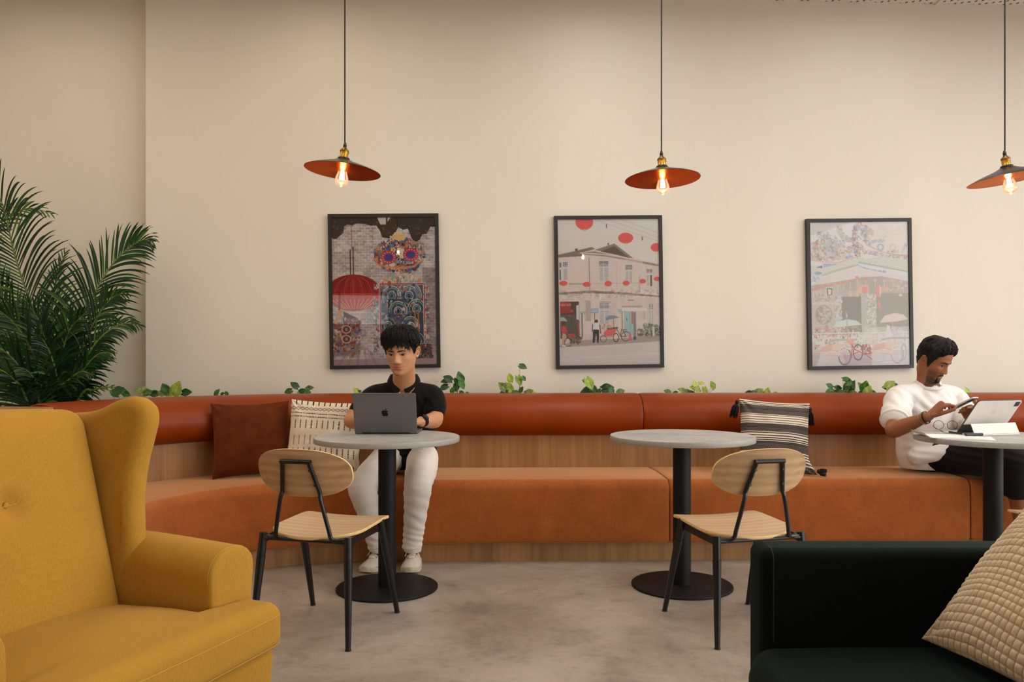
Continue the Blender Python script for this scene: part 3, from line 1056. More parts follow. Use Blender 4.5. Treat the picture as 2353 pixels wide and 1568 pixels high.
# waffle cushion on the settee
def waffle_cushion():
    n = 24
    def rel(u, v):
        wu = u + .03 * math.sin(v * 5 + 1) + .02 * math.sin(u * 9); wv = v + .03 * math.sin(u * 4.3) + .02 * math.sin(v * 8 + 2)
        a = abs(math.sin(wu * n * PI / 2)) ** .55; b = abs(math.sin(wv * n * PI / 2)) ** .55
        return .0052 * (a * b) - .003
    V, F, UV = pillow(.46, .46, .15, 250, 250, .03, 2.1, .006, relief=rel, p=2.6)
    u, v = UV[:, 0], UV[:, 1]
    wu = u + .03 * np.sin(v * 5 + 1) + .02 * np.sin(u * 9); wv = v + .03 * np.sin(u * 4.3) + .02 * np.sin(v * 8 + 2)
    m = np.minimum(np.abs(np.sin(wu * n * PI / 2)), np.abs(np.sin(wv * n * PI / 2)))
    k = np.clip(m / .38, 0, 1)[:, None]
    col = np.array([158, 126, 88.]) / 255 * (1 - k) + np.array([214, 193, 163.]) / 255 * k
    a = Vector((.2, -.98, 0)).normalized(); bb = Vector((.68, .13, .72)).normalized()
    nrm = a.cross(bb).normalized(); bb = nrm.cross(a).normalized()
    # local x -> a, local z -> bb, local -y (front) -> nrm
    tip = Vector((.982, 1.965, .462)); c = tip + (a + bb) * .232
    W = [a * p[0] + bb * p[2] - nrm * p[1] for p in V]
    zb = .4475 - c.z
    W = [Vector((w.x, w.y, max(w.z, zb + .0 + .002 * math.sin(w.x * 40)))) for w in W]
    o = mesh('cushion', W, F, tinted('waffle_weave', .92, .35, 260, .001, sheen=.15, spec=.1), None, angle=180, col=col)
    o.location = c
    tag(o, 'beige waffle-textured cushion tipped on its corner on the dark green settee', 'cushion')
waffle_cushion()

# ================================================================== pendant lamps
def _shade():
    k = N('copper_lacquer')
    geo = k.n('NewGeometry')
    s = k.n('SeparateXYZ'); k.l(k.coord(), s.inputs[0])
    p = k.n('BsdfPrincipled'); p.inputs['Base Color'].default_value = rgb(158, 68, 18); p.inputs['Specular Tint'].default_value = (.95, .42, .16, 1); p.inputs['Metallic'].default_value = .92; p.inputs['Roughness'].default_value = .24
    k.l(p.outputs[0], k.out.inputs[0])
    return k.m
M_copper = _shade()
M_shadeblack = plain('black_enamel', rgb(30, 27, 25), .3)
M_brass = plain('brushed_brass', rgb(186, 140, 52), .32, metal=.9, vary=.06, scale=50)
M_brassdark = plain('aged_brass', rgb(120, 92, 44), .4, metal=.9)
M_bulb = pane('amber_bulb_glass', (1.0, .94, .84, 1), 1.5, glow=((1.0, .66, .36, 1), .22))
M_fil = emit('glowing_filament', (1.0, .80, .55, 1), 45.0)
M_cord = plain('black_cord', rgb(20, 18, 18), .7)

def make_pendant(label, loc, tilt, pitch):
    t = thing('pendant_lamp', label, 'lamp', loc, 0, 'copper pendant lamps')
    piv = Vector((0, 0, .12))
    M = Matrix.Translation(piv) @ Matrix.Rotation(tilt, 4, 'Y') @ Matrix.Rotation(pitch, 4, 'X') @ Matrix.Translation(-piv)
    top = ZC - loc[2]
    mesh('cord', *tube([(0, 0, .14), (0, 0, .14 + (top - .17) / 2), (0, 0, top - .02)], .0034, 10), M_cord, t)
    mesh('ceiling_rose', *lathe([(.0005, top - .03), (.045, top - .03), (.05, top - .024), (.05, top), (.0005, top)], 32), M_blackplastic, t)
    mesh('cord_grip', *lathe([(.0005, .116), (.0085, .116), (.0082, .124), (.0092, .1275), (.0075, .131), (.005, .141), (.0005, .142)], 20, M), M_blackplastic, t)
    mesh('socket', *lathe([(.0005, .066), (.0205, .066), (.0207, .071), (.0200, .072), (.0203, .096), (.0005, .0965)], 40, M), M_brass, t)
    mesh('socket_cap', *lathe([(.0005, .0955), (.0218, .0955), (.0222, .0975), (.0218, .101), (.019, .106), (.011, .112), (.008, .1175), (.0005, .118)], 40, M), M_brassdark, t)
    mesh('switch_knob', *tube([M @ Vector((.0195, 0, .09)), M @ Vector((.0235, 0, .09))], .003, 8), M_brass, t)
    mesh('collar', *lathe([(.0005, .0575), (.029, .0575), (.030, .061), (.027, .0665), (.0005, .067)], 40, M), M_blackplastic, t)
    # shade: thin shallow cone, dark above and copper beneath
    up = [(.184, .0006), (.17, .0070), (.14, .0185), (.10, .0315), (.06, .0435), (.034, .0565)]
    dn = [(.034, .0552), (.06, .0422), (.10, .0302), (.14, .0172), (.17, .0057), (.184, -.0006)]
    mesh('shade', *lathe([(.0005, .0575), (.030, .0575)] + up[::-1] + [(.1848, 0.0)], 96, M), M_shadeblack, t, angle=60)
    sh = t.children[-1]
    mesh('lining', *lathe([(.1838, -.0008)] + dn[::-1][1:] + [(.0005, .0552)], 96, M), M_copper, sh, angle=60, label='copper inside of the shade')
    # edison bulb
    prof = [(.0005, .052), (.0130, .052), (.0135, .036), (.0165, .018), (.0225, -.006), (.0300, -.030), (.0328, -.046), (.0315, -.056), (.026, -.0645), (.016, -.0705), (.007, -.0735), (.0045, -.0765), (.0005, -.0775)]
    pc = [tuple(p) for p in catmull(prof, 4)]
    pc = [(max(.0004, a), b) for a, b in pc]
    bl = mesh('bulb', *lathe(pc, 40, M), M_bulb, t, angle=180)
    mesh('bulb_cap', *lathe([(.0005, .030), (.0126, .030), (.0126, .0555), (.0005, .0555)], 24, M), M_brass, t)
    pts = []
    for i in range(12):
        q = 2 * PI * i / 12
        z0, z1 = (.010, -.040) if i % 2 == 0 else (-.040, .010)
        r0, r1 = (.006, .0115) if i % 2 == 0 else (.0115, .006)
        pts += [M @ Vector((r0 * math.cos(q), r0 * math.sin(q), z0)), M @ Vector((r1 * math.cos(q), r1 * math.sin(q), z1))]
    mesh('filament', *tube(pts, .0011, 6), M_fil, bl)
    mesh('glass_stem', *tube([M @ Vector((0, 0, .03)), M @ Vector((0, 0, -.036))], [.004, .0018], 10), pane('clear_stem_glass'), bl)
    L = bpy.data.lights.new('lamp_glow', 'POINT'); L.energy = 1.5; L.color = (1, .74, .48); L.shadow_soft_size = .012
    lo = bpy.data.objects.new('lamp_glow', L); COL.objects.link(lo); lo.parent = t; lo.location = M @ Vector((0, 0, -.02))
    return t
make_pendant('copper-lined pendant lamp hanging over the man at the laptop', ((792.5 - CX) / FPX * 4.0, 4.0, 2.049), math.radians(5.3), math.radians(-1.5))
make_pendant('copper-lined pendant lamp hanging level over the empty table', ((1520 - CX) / FPX * 4.05, 4.05, 2.02), math.radians(-1.8), math.radians(-3.2))
make_pendant('copper-lined pendant lamp tipped left side down, cut off by the picture edge', ((2309 - CX) / FPX * 4.05, 4.05, 2.022), math.radians(-8.0), math.radians(-1.6))
# ================================================================== people
def bake(g, voxel, smooth=4, name='tmp'):
    """Fuse overlapping closed shapes into one continuous surface."""
    me = bpy.data.meshes.new(name); me.from_pydata(g.V, [], g.F); 
    bm = bmesh.new(); bm.from_mesh(me); bmesh.ops.recalc_face_normals(bm, faces=bm.faces); bm.to_mesh(me); bm.free()
    o = bpy.data.objects.new(name, me); COL.objects.link(o)
    m = o.modifiers.new('r', 'REMESH'); m.mode = 'VOXEL'; m.voxel_size = voxel; m.adaptivity = 0
    if smooth:
        s = o.modifiers.new('s', 'SMOOTH'); s.factor = .5; s.iterations = smooth
    dg = bpy.context.evaluated_depsgraph_get(); dg.update()
    ev = o.evaluated_get(dg); m2 = ev.to_mesh()
    V = np.empty(len(m2.vertices) * 3, dtype=np.float64); m2.vertices.foreach_get('co', V); V = V.reshape(-1, 3)
    F = [tuple(p.vertices) for p in m2.polygons]
    ev.to_mesh_clear(); bpy.data.objects.remove(o); bpy.data.meshes.remove(me)
    return V, F

def limb(g, keys, k=5, seg=20, up=None):
    """keys: (point, r) or (point, r_up, r_side)"""
    rows = [tuple(p) + ((q[0], q[0]) if len(q) == 1 else tuple(q[:2])) for p, *q in keys]
    c = catmull(rows, k)
    pts = [Vector(r[:3]) for r in c]; rad = [(max(.002, r[3]), max(.002, r[4])) for r in c]
    g.add(*tube(pts, rad, seg, up=up, round_end=True))

def vnoise(V, amp, sc, seed=0, o=3):
    return np.array([amp * fbm(v[0] * sc + seed, v[1] * sc, v[2] * sc, o) for v in V])

def vnormals(V, F):
    V = np.asarray(V); Nn = np.zeros_like(V)
    Fa = np.array([f if len(f) == 4 else (f[0], f[1], f[2], f[2]) for f in F])
    n = np.cross(V[Fa[:, 2]] - V[Fa[:, 0]], V[Fa[:, 3]] - V[Fa[:, 1]])
    tri = Fa[:, 2] == Fa[:, 3]
    if tri.any():
        n[tri] = np.cross(V[Fa[tri, 1]] - V[Fa[tri, 0]], V[Fa[tri, 2]] - V[Fa[tri, 0]])
    for i in range(4): np.add.at(Nn, Fa[:, i], n)
    return Nn / np.maximum(1e-12, np.linalg.norm(Nn, axis=1))[:, None]

def folds(V, F, defs):
    """Cloth creases: each def (centre, direction across the creases, length along, wavelength, radius, amplitude)."""
    V = np.asarray(V).copy(); n = vnormals(V, F)
    if np.mean(np.einsum('ij,ij->i', n, V - V.mean(0))) < 0: n = -n
    d = np.zeros(len(V))
    for (c, ax, wl, rad, amp, ph) in defs:
        c = np.array(c); ax = np.array(ax, float); ax /= np.linalg.norm(ax)
        q = V - c; r = np.linalg.norm(q, axis=1) / rad
        w = np.exp(-r * r)
        wob = np.array([0.35 * noise.noise(Vector(v * 9.0)) for v in V]) if len(V) < 120000 else 0
        t = (q @ ax) / wl + ph + wob
        s = np.sin(2 * PI * t); s = np.sign(s) * np.abs(s) ** .8
        d += amp * w * s
    return V + n * d[:, None]

# ---- head -----------------------------------------------------------------
RINGS = [  # z, half width, front, back
    (.1205, .006, .004, -.008), (.117, .030, .026, -.040), (.108, .047, .046, -.062), (.093, .060, .063, -.079), (.072, .0700, .077, -.091), (.05, .0740, .0845, -.097), (.028, .0752, .0875, -.099),
    (.010, .0742, .0868, -.098), (-.005, .0728, .0838, -.095), (-.022, .0722, .0835, -.088), (-.045, .0690, .0840, -.075), (-.065, .0640, .0835, -.060),
    (-.083, .0575, .0820, -.040), (-.098, .0485, .0800, -.018), (-.109, .0380, .0760, .004), (-.116, .0240, .0690, .020), (-.1195, .006, .0540, .036)]
RZ = np.array([r[0] for r in RINGS])[::-1]; RW = np.array([r[1] for r in RINGS])[::-1]; RF = np.array([r[2] for r in RINGS])[::-1]; RB = np.array([r[3] for r in RINGS])[::-1]
def ringat(z):
    return float(np.interp(z, RZ, RW)), float(np.interp(z, RZ, RF)), float(np.interp(z, RZ, RB))
def ga(x, s): return math.exp(-(x / s) ** 2)
def feature(x, z):
    ax = abs(x); d = 0.0
    # nose
    if -.06 < z < .03:
        k = sstep(.018, -.034, z)
        prj = .004 + .0195 * k
        if z < -.036: prj *= ga(z + .036, .0095)
        wd = .0075 + .0065 * k
        d += prj * ga(x, wd)
        d += .0085 * ga(ax - .0135, .0065) * ga(z + .038, .0085)
    d -= .0105 * ga(ax - .031, .0165) * ga(z - .001, .0125)          # eye sockets
    d += .0042 * ga(ax - .031, .015) * ga(z - .0005, .0085)          # closed-lid fullness
    d += .0035 * ga(ax - .028, .022) * ga(z - .021, .008)            # brow ridge
    d += .0030 * ga(ax - .046, .016) * ga(z + .022, .016)            # cheekbones
    d -= .0020 * ga(ax - .045, .012) * ga(z + .058, .018)
    d += .0066 * ga(x, .021) * ga(z + .0585, .0052) + .0076 * ga(x, .018) * ga(z + .0705, .0056)   # lips
    d -= .0044 * ga(x, .024) * ga(z + .0645, .0020)
    d -= .0025 * ga(ax - .0265, .004) * ga(z + .0645, .005)
    d -= .0018 * ga(x, .0035) * ga(z + .050, .006)
    d -= .0035 * ga(x, .020) * ga(z + .081, .005)
    d += .0065 * ga(x, .020) * ga(z + .100, .012)                    # chin
    return d
def headpt(phi, z, extra=0.0, feat=True):
    w, f, b = ringat(z)
    s, c = math.sin(phi), math.cos(phi)
    p = 2.25
    x = w * math.copysign(abs(s) ** (2 / p), s)
    y = (f if c > 0 else -b) * math.copysign(abs(c) ** (2 / p), c)
    n = Vector((s / max(w, .02), c / max(abs(f if c > 0 else b), .02), 0)).normalized()
    d = extra + (feature(x, z) if (feat and c > .05) else 0) * (min(1, (c - .05) / .3) if feat and c > .05 else 0)
    zz = z
    if extra and z > .05:
        k = sstep(.05, .12, z); n = Vector((n.x * (1 - k * .8), n.y * (1 - k * .8), k)).normalized()
    return Vector((x, y, zz)) + n * d
def surf(x, z):
    w, f, b = ringat(z); p = 2.25
    q = min(.999, abs(x) / w)
    y = f * (1 - q ** p) ** (1 / p)
    return y + feature(x, z)
def head_shape():
    R = []
    nz, ns = 110, 120
    for i in range(nz + 1):
        z = -.1195 + .24 * i / nz
        z = min(z, .1205)
        R.append([headpt(2 * PI * j / ns, z) for j in range(ns)])
    return loft(R)
def ear_shape(side):
    V = []; F = []; na, nr = 40, 8
    base = Vector((side * .0725, -.012, -.006))
    rot = Matrix.Rotation(side * math.radians(28), 3, 'Z') @ Matrix.Rotation(side * math.radians(8), 3, 'Y')
    for k in (1, -1):
        for i in range(nr + 1):
            r = i / nr
            for j in range(na):
                a = 2 * PI * j / na
                sy = .0175 * (1 + .12 * math.sin(a)); sz = .0315
                y = r * sy * math.cos(a) - .006 * math.sin(a) * r; z = r * sz * math.sin(a)
                if k > 0:
                    h = .0105 - .0075 * ga(r - .45, .28) + .0025 * ga(r - .85, .14)
                    if i == nr: h = .0055
                else: h = .0015 + .004 * r * r if i < nr else .0055
                V.append(base + rot @ Vector((side * h, y - .008, z)))
    n = (nr + 1) * na
    for o in (0, n):
        for i in range(nr):
            for j in range(na):
                q = (o + i * na + j, o + i * na + (j + 1) % na, o + (i + 1) * na + (j + 1) % na, o + (i + 1) * na + j)
                F.append(q)
    for j in range(na):
        F.append((nr * na + j, nr * na + (j + 1) % na, n + nr * na + (j + 1) % na, n + nr * na + j))
    return V, F

def head_matrix(eye_mid, yaw, pitch, roll, s, sy=1.0):
    R = Matrix.Rotation(PI + yaw, 4, 'Z') @ Matrix.Rotation(-pitch, 4, 'X') @ Matrix.Rotation(roll, 4, 'Y') @ Matrix.Scale(s, 4) @ Matrix.Diagonal((1, sy, 1, 1))
    c = Vector(eye_mid) - (R @ Vector((0, .078, 0)))
    return Matrix.Translation(c) @ R

def patch(fn, nu, nv, th, M, name, mat, parent, col=None):
    """A thin raised patch on the face: fn(s, t) -> (x, z); th(s, t) thickness."""
    V = []; F = []; C = []
    for k in (1, 0):
        for i in range(nu + 1):
            for j in range(nv + 1):
                s, t = i / nu, j / nv
                x, z = fn(s, t)
                V.append(M @ Vector((x, surf(x, z) + (th(s, t) if k else -.002), z)))
                C.append(col(s, t, x, z) if col else (0, 0, 0))
    n = (nu + 1) * (nv + 1)
    for o in (0, n):
        for i in range(nu):
            for j in range(nv):
                a = o + i * (nv + 1) + j
                F.append((a, a + 1, a + nv + 2, a + nv + 1) if o else (a, a + nv + 1, a + nv + 2, a + 1))
    bd = [j for j in range(nv + 1)] + [(i + 1) * (nv + 1) + nv for i in range(nu)] + [nu * (nv + 1) + nv - 1 - j for j in range(nv)] + [(nu - 1 - i) * (nv + 1) for i in range(nu - 1)]
    for q in range(len(bd)):
        a, b = bd[q], bd[(q + 1) % len(bd)]
        F.append((a, b, n + b, n + a))
    return mesh(name, V, F, mat, parent, angle=180, col=C if col else None)

def _skin(name):
    k = N(name)
    a = k.n('Attribute', attribute_name='tint')
    f = k.noise(k.coord(), 260, 3)
    return k.bsdf(a.outputs['Color'], .5, spec=.35, bump=f, bs=.12, bd=.0006, sss=.12)
M_skin = _skin('skin')
M_eye = tinted('eye', .12, spec=.6)
def _hair():
    k = N('black_hair')
    f = k.noise(k.coord((220, 220, 60)), 1, 3)
    col = k.ramp(f, [(.3, rgb(12, 8, 7)), (.8, rgb(27, 19, 15))])
    return k.bsdf(col, .55, spec=.28, bump=f, bs=.4, bd=.001)
M_hair = _hair()

def eyes(M, parent, h_open, down, lidtone):
    for s in (-1, 1):
        cx = s * .0315
        def fn(a, b):
            u = 2 * a - 1; v = 2 * b - 1
            w = .0140
            x = cx + u * w
            lid = (1 - abs(u) ** 2.2)
            z = -.0005 + v * h_open * lid * (.9 if v > 0 else 1.0) + .0012 * u * s
            return x, z
        def th(a, b):
            u = 2 * a - 1; v = 2 * b - 1
            return .0012 + .0016 * max(0, 1 - u * u)
        def col(a, b, x, z):
            u = 2 * a - 1; v = 2 * b - 1
            if v > .62: return (.07, .045, .035)
            r = math.hypot(x - cx, (z + down))
            if r < .0062: return (.07, .04, .03)
            return (.70, .64, .58)
        patch(fn, 20, 12, th, M, 'eye', M_eye, parent, col)
        # fold of the upper lid
        def fl(a, b):
            u = 2 * a - 1
            x = cx + u * .0155
            z = -.0002 + h_open * (1 - abs(u) ** 2.2) * .9 + .0006 + .0028 * b + .0012 * u * s
            return x, z
        patch(fl, 16, 4, lambda a, b: .0026 * max(.2, 1 - (2 * a - 1) ** 2) * (1 - abs(2 * b - 1) ** 2) + .0004, M, 'eyelid', lidtone, parent)

def lips(M, parent, mat):
    def up(a, b):
        u = 2 * a - 1
        x = u * .0235
        top = -.0580 + .0012 * math.cos(u * PI * 2.2) * (1 - abs(u)) - .0050 * abs(u) ** 2.2
        mid = -.0645 - .0012 * (1 - u * u) * math.cos(u * PI) + .0004
        return x, mid + (top - mid) * b
    patch(up, 24, 6, lambda a, b: .0004 + .0012 * math.sin(PI * b) * (1 - abs(2 * a - 1) ** 4), M, 'upper_lip', mat, parent)
    def lo(a, b):
        u = 2 * a - 1
        x = u * .0215
        mid = -.0648 - .0012 * (1 - u * u) * math.cos(u * PI)
        bot = -.0752 + .0095 * abs(u) ** 2.4
        return x, bot + (mid - bot) * b
    patch(lo, 24, 6, lambda a, b: .0004 + .0020 * math.sin(PI * b) * (1 - abs(2 * a - 1) ** 4), M, 'lower_lip', mat, parent)

def brows(M, parent, thick, tilt, width=.021):
    for s in (-1, 1):
        def fn(a, b):
            u = 2 * a - 1                      # inner -> outer
            x = s * (.0305 + u * width)
            zc = .0185 + tilt * u + .0030 * (1 - u * u) - (.0035 * max(0, u - .3) / .7)
            t = thick * (1 - .75 * max(0, u) ** 1.5) * (1 - .35 * max(0, -u - .5))
            return x, zc + (2 * b - 1) * t
        patch(fn, 18, 5, lambda a, b: .0019 * (1 - abs(2 * b - 1) ** 3) + .0002, M, 'eyebrow', M_hair, parent)

def hairline(phi, spec):
    """spec: list of (|phi| in degrees, z)"""
    a = abs(math.degrees((phi + PI) % (2 * PI) - PI))
    return float(np.interp(a, [q[0] for q in spec], [q[1] for q in spec]))

def hair_mesh(M, parent, line, thick, locks, seed, capnoise=.004):
    r = random.Random(seed)
    g = G(); nphi, nv = 96, 36
    def pt(phi, v, ex):
        zh = hairline(phi, line)
        z = zh + (.1204 - zh) * v
        return headpt(phi, z, ex, feat=False)
    def T(phi, v):
        return thick(phi, v) * min(1, (max(v, 0) / .06) ** .7 + .12)
    R = []
    for i in range(nv + 1):
        v = (i / nv)
        row = []
        for j in range(nphi):
            phi = 2 * PI * j / nphi
            n_ = noise.noise(Vector((math.sin(phi) * 5 + seed, math.cos(phi) * 5, v * 7))) * capnoise
            row.append(pt(phi, v, T(phi, v) + n_ * min(1, v * 8)))
        R.append(row)
    inner = []
    for i in range(nv + 1):
        inner.append([pt(2 * PI * j / nphi, i / nv, -.004) for j in range(nphi)])
    g.add(*loft(R + inner[::-1], closed=True, caps=False))
    for (n, phis, v0s, vlen, side, lift, rad) in locks:
        for _ in range(n):
            phi = math.radians(r.uniform(*phis)); v0 = r.uniform(*v0s); L = r.uniform(*vlen); sd = math.radians(r.uniform(*side))
            lf = r.uniform(*lift); rd = rad * r.uniform(.7, 1.3)
            pts = []; rr = []
            for q in range(7):
                k = q / 6
                v = v0 - L * k
                ph = phi + sd * k * k
                ex = T(ph, max(v, .03)) + lf * (math.sin(k * PI) * .8 + k * .35) - .001
                if v < 0: ex = max(.0035, T(ph, .06) + lf * .4 * (1 - k))
                zh = hairline(ph, line); z = zh + (.1195 - zh) * v if v >= 0 else zh + v * .10
                pts.append(headpt(ph, min(z, .1190), ex, feat=False)); rr.append((rd * (1 - k) ** .6 + .0003, rd * .55 * (1 - k) ** .6 + .0003))
            g.add(*tube(pts, rr, 6))
    g.V = [tuple(M @ Vector(v)) for v in g.V]
    return g.obj('hair', M_hair, parent, angle=180)

# ---- hand -----------------------------------------------------------------
def hand(g, W, d, n, thumb_sign, curls, sc=1.0, spread=.06, thumb=(.75, .55, .25), thumb_bend=.3):
    """W wrist, d towards the knuckles, n out of the palm; thumb_sign picks the thumb side (s = d x n * sign)."""
    W = Vector(W); d = Vector(d).normalized(); n = Vector(n); n = (n - d * n.dot(d)).normalized(); s = d.cross(n) * thumb_sign
    k = sc
    rows = [(W - d * .012 * k, .021 * k, .027 * k), (W + d * .012 * k, .0205 * k, .030 * k), (W + d * .040 * k + n * .002 * k, .0185 * k, .038 * k), (W + d * .070 * k, .0150 * k, .0405 * k), (W + d * .090 * k, .0125 * k, .0385 * k)]
    limb(g, rows, 4, 20, up=n)
    for i, (off, L, r0) in enumerate(((.029, .070, .0092), (.0098, .078, .0096), (-.0095, .073, .0091), (-.0275, .056, .0080))):
        a = curls[i]
        p = W + d * (.088 - .004 * abs(i - 1)) * k + s * off * k
        dr = (d + s * spread * (1.2 - i)).normalized()
        pts = [p - dr * .02 * k, p]; rad = [r0 * k, r0 * 1.05 * k]
        segs = (L * .45, L * .31, L * .24)
        ang = 0
        for q, (sl, an) in enumerate(zip(segs, a)):
            ang += an
            v = (dr * math.cos(ang) + n * math.sin(ang)).normalized()
            m = p + v * sl * k * .5
            pts.append(m); rad.append(r0 * (.97 - .10 * q) * k)
            p = p + v * sl * k
            pts.append(p); rad.append(r0 * (.98 - .12 * q) * k * (1 if q < 2 else .86))
        g.add(*tube(pts, rad, 12, round_end=True))
    tb = Vector((0, 0, 0)) + (d * thumb[0] + s * thumb[1] + n * thumb[2]); tb.normalize()
    p = W + d * .022 * k + s * .024 * k + n * .004 * k
    p1 = p + tb * .044 * k; t2 = (tb + d * thumb_bend - s * thumb_bend * .8 + n * thumb_bend * .3).normalized()
    p2 = p1 + t2 * .032 * k; t3 = (t2 + d * thumb_bend * .6 - s * thumb_bend * .5).normalized(); p3 = p2 + t3 * .024 * k
    g.add(*tube([p - tb * .01, p, p.lerp(p1, .5), p1, p1.lerp(p2, .5), p2, p3], [.015 * k, .0155 * k, .0135 * k, .0112 * k, .0103 * k, .0102 * k, .0080 * k], 12, round_end=True))

def paint_skin(V, M, base, lip, tone_fn=None):
    Mi = np.array(M.inverted()); L = V @ Mi[:3, :3].T + Mi[:3, 3]
    C = np.tile(np.array(base) / 255.0, (len(V), 1))
    x, y, z = L[:, 0], L[:, 1], L[:, 2]
    face = (y > .03) & (np.abs(z) < .15) & (np.abs(x) < .09)
    m = face & (y > .06)
    w = np.exp(-(np.maximum(0, np.abs(x) - .004) / .0185) ** 4) * np.exp(-((z + .0650) / .0098) ** 4) * m
    C = C * (1 - w[:, None]) + np.array(lip) / 255.0 * w[:, None]
    if tone_fn is not None:
        w, c = tone_fn(x, y, z, face)
        C = C * (1 - w[:, None]) + np.array(c) / 255.0 * w[:, None]
    return C, L

def shoe(g_parent, heel, toe, w, M_up, M_sole, M_lace, name='shoe', tilt=0.0):
    """low sneaker from heel to toe along the floor"""
    heel = Vector(heel); toe = Vector(toe); d = (toe - heel); L = d.length; d.normalize(); sd = Vector((d.y, -d.x, 0)); up = Vector((0, 0, 1))
    def W(a, b, c): return heel + d * a * L + sd * b + up * c
    def hw(a): return w * (.72 + .30 * math.sin(min(1, a / .75) * PI / 2) if a < .72 else 1.02 * math.sqrt(max(0, 1 - ((a - .72) / .285) ** 2.2)))
    def hwb(a): return hw(a) * (1 if a > .12 else math.sqrt(max(.02, 1 - ((.12 - a) / .125) ** 2)))
    A = [0.0] + [.005, .02, .05, .1] + [.15 + .05 * i for i in range(12)] + [.75, .8, .85, .9, .94, .97, .99, 1.0]
    R = []
    for a in A:
        h = hwb(a) + .004; zt = .030 - .006 * a + (.012 * max(0, a - .85) / .15 if a > .85 else 0)
        zb = .0 + (.010 * ((a - .8) / .2) ** 2 if a > .8 else 0)
        R.append([W(a, -h, zb + .003), W(a, -h, zt), W(a, -h * .8, zt + .002), W(a, h * .8, zt + .002), W(a, h, zt), W(a, h, zb + .003), W(a, h * .9, zb), W(a, -h * .9, zb)])
    up_ = G()
    R2 = []
    for a in A[1:-1]:
        h = hwb(a) - .001
        top = float(np.interp(a, [0, .1, .25, .36, .5, .68, .85, 1], [.085, .082, .082, .088, .080, .060, .047, .034]))
        nw = float(np.interp(a, [0, .2, .36, .6, .8, 1], [.55, .55, .50, .55, .75, .9]))
        ring = []
        for j in range(16):
            q = PI * j / 15
            c = math.cos(q); s = math.sin(q) ** .75
            ring.append(W(a, -h * c * (1 - (1 - nw) * s * .9), .028 + (top - .028) * s))
        R2.append(ring)
    up_.add(*loft(R2))
    sh = up_.obj(name, M_up, g_parent, angle=70)
    mesh('sole', *loft(R), M_sole, sh, angle=50)
    # tongue and laces
    tg = [W(a, 0, float(np.interp(a, [.30, .36, .5, .66], [.118, .104, .084, .064]))) for a in (.28, .36, .44, .52, .6, .66)]
    mesh('tongue', *tube(tg, [(.004, w * .38)] * 6, 12, up=(0, 0, 1), round_end=True), M_up, sh)
    lc = G()
    for i, a in enumerate((.36, .42, .48, .54, .60)):
        z = float(np.interp(a, [.30, .36, .5, .66], [.11, .100, .086, .067])) + .003
        hwid = w * (.42 + .1 * (i / 4))
        lc.add(*tube([W(a - .012, -hwid, z - .014), W(a, -hwid * .5, z), W(a + .006, 0, z + .004), W(a, hwid * .5, z), W(a - .012, hwid, z - .014)], .0028, 6))
    for s in (-1, 1):
        lp = catmull([W(.36, 0, .108), W(.35, s * .02, .125), W(.40, s * .045, .105), W(.44, s * .04, .082), W(.40, s * .02, .100), W(.36, 0, .108)], 5)
        lc.add(*tube(lp, .0024, 6))
        lc.add(*tube(catmull([W(.36, 0, .107), W(.42, s * .018, .103), W(.52, s * .030, .085), W(.58, s * .036, .068)], 5), .0024, 6))
    lc.obj('laces', M_lace, sh)
    ey = G()
    return sh

M_tee_black = _fabric('black_pique_knit', rgb(20, 17, 16), rgb(27, 23, 21), 1400, .25, (.5, .45, .42, 1), (900, 900, 900), .5)
M_white_denim = _fabric('white_denim', rgb(222, 214, 206), rgb(236, 229, 222), 1500, .05, (1, 1, 1, 1), (600, 600, 90), .6)
M_white_tee = _fabric('white_jersey', rgb(226, 219, 213), rgb(236, 230, 225), 1500, .05, (1, 1, 1, 1), (700, 700, 300), .4)
M_dark_short = _fabric('charcoal_twill', rgb(27, 24, 23), rgb(36, 32, 30), 1500, .08, (.5, .45, .4, 1), (700, 700, 120), .6)
M_sock = plain('black_sock', rgb(22, 20, 20), .9)
M_sneak = plain('worn_white_leather', rgb(214, 205, 194), .55, vary=.07, scale=25)
M_snsole = plain('off_white_rubber', rgb(206, 194, 172), .7, vary=.1, scale=30)
M_lace = plain('off_white_lace', rgb(220, 211, 200), .85)
M_steel = plain('brushed_steel', rgb(190, 188, 184), .25, metal=1)

def band(g, c, ax, rx, ry, h, th, up=None, seg=40):
    """a closed band around a wrist: c centre, ax along the arm."""
    ax = Vector(ax).normalized(); u = Vector(up) if up is not None else Vector((0, 0, 1)); u = (u - ax * u.dot(ax)).normalized(); w = ax.cross(u); c = Vector(c)
    R = []
    for j in range(seg):
        q = 2 * PI * j / seg
        o = u * math.cos(q) * rx + w * math.sin(q) * ry; on = o.normalized()
        R.append([c + o - ax * h / 2, c + o + on * th - ax * h / 2, c + o + on * th + ax * h / 2, c + o + ax * h / 2])
    g.add(*loft(R, closed=True, caps=False))

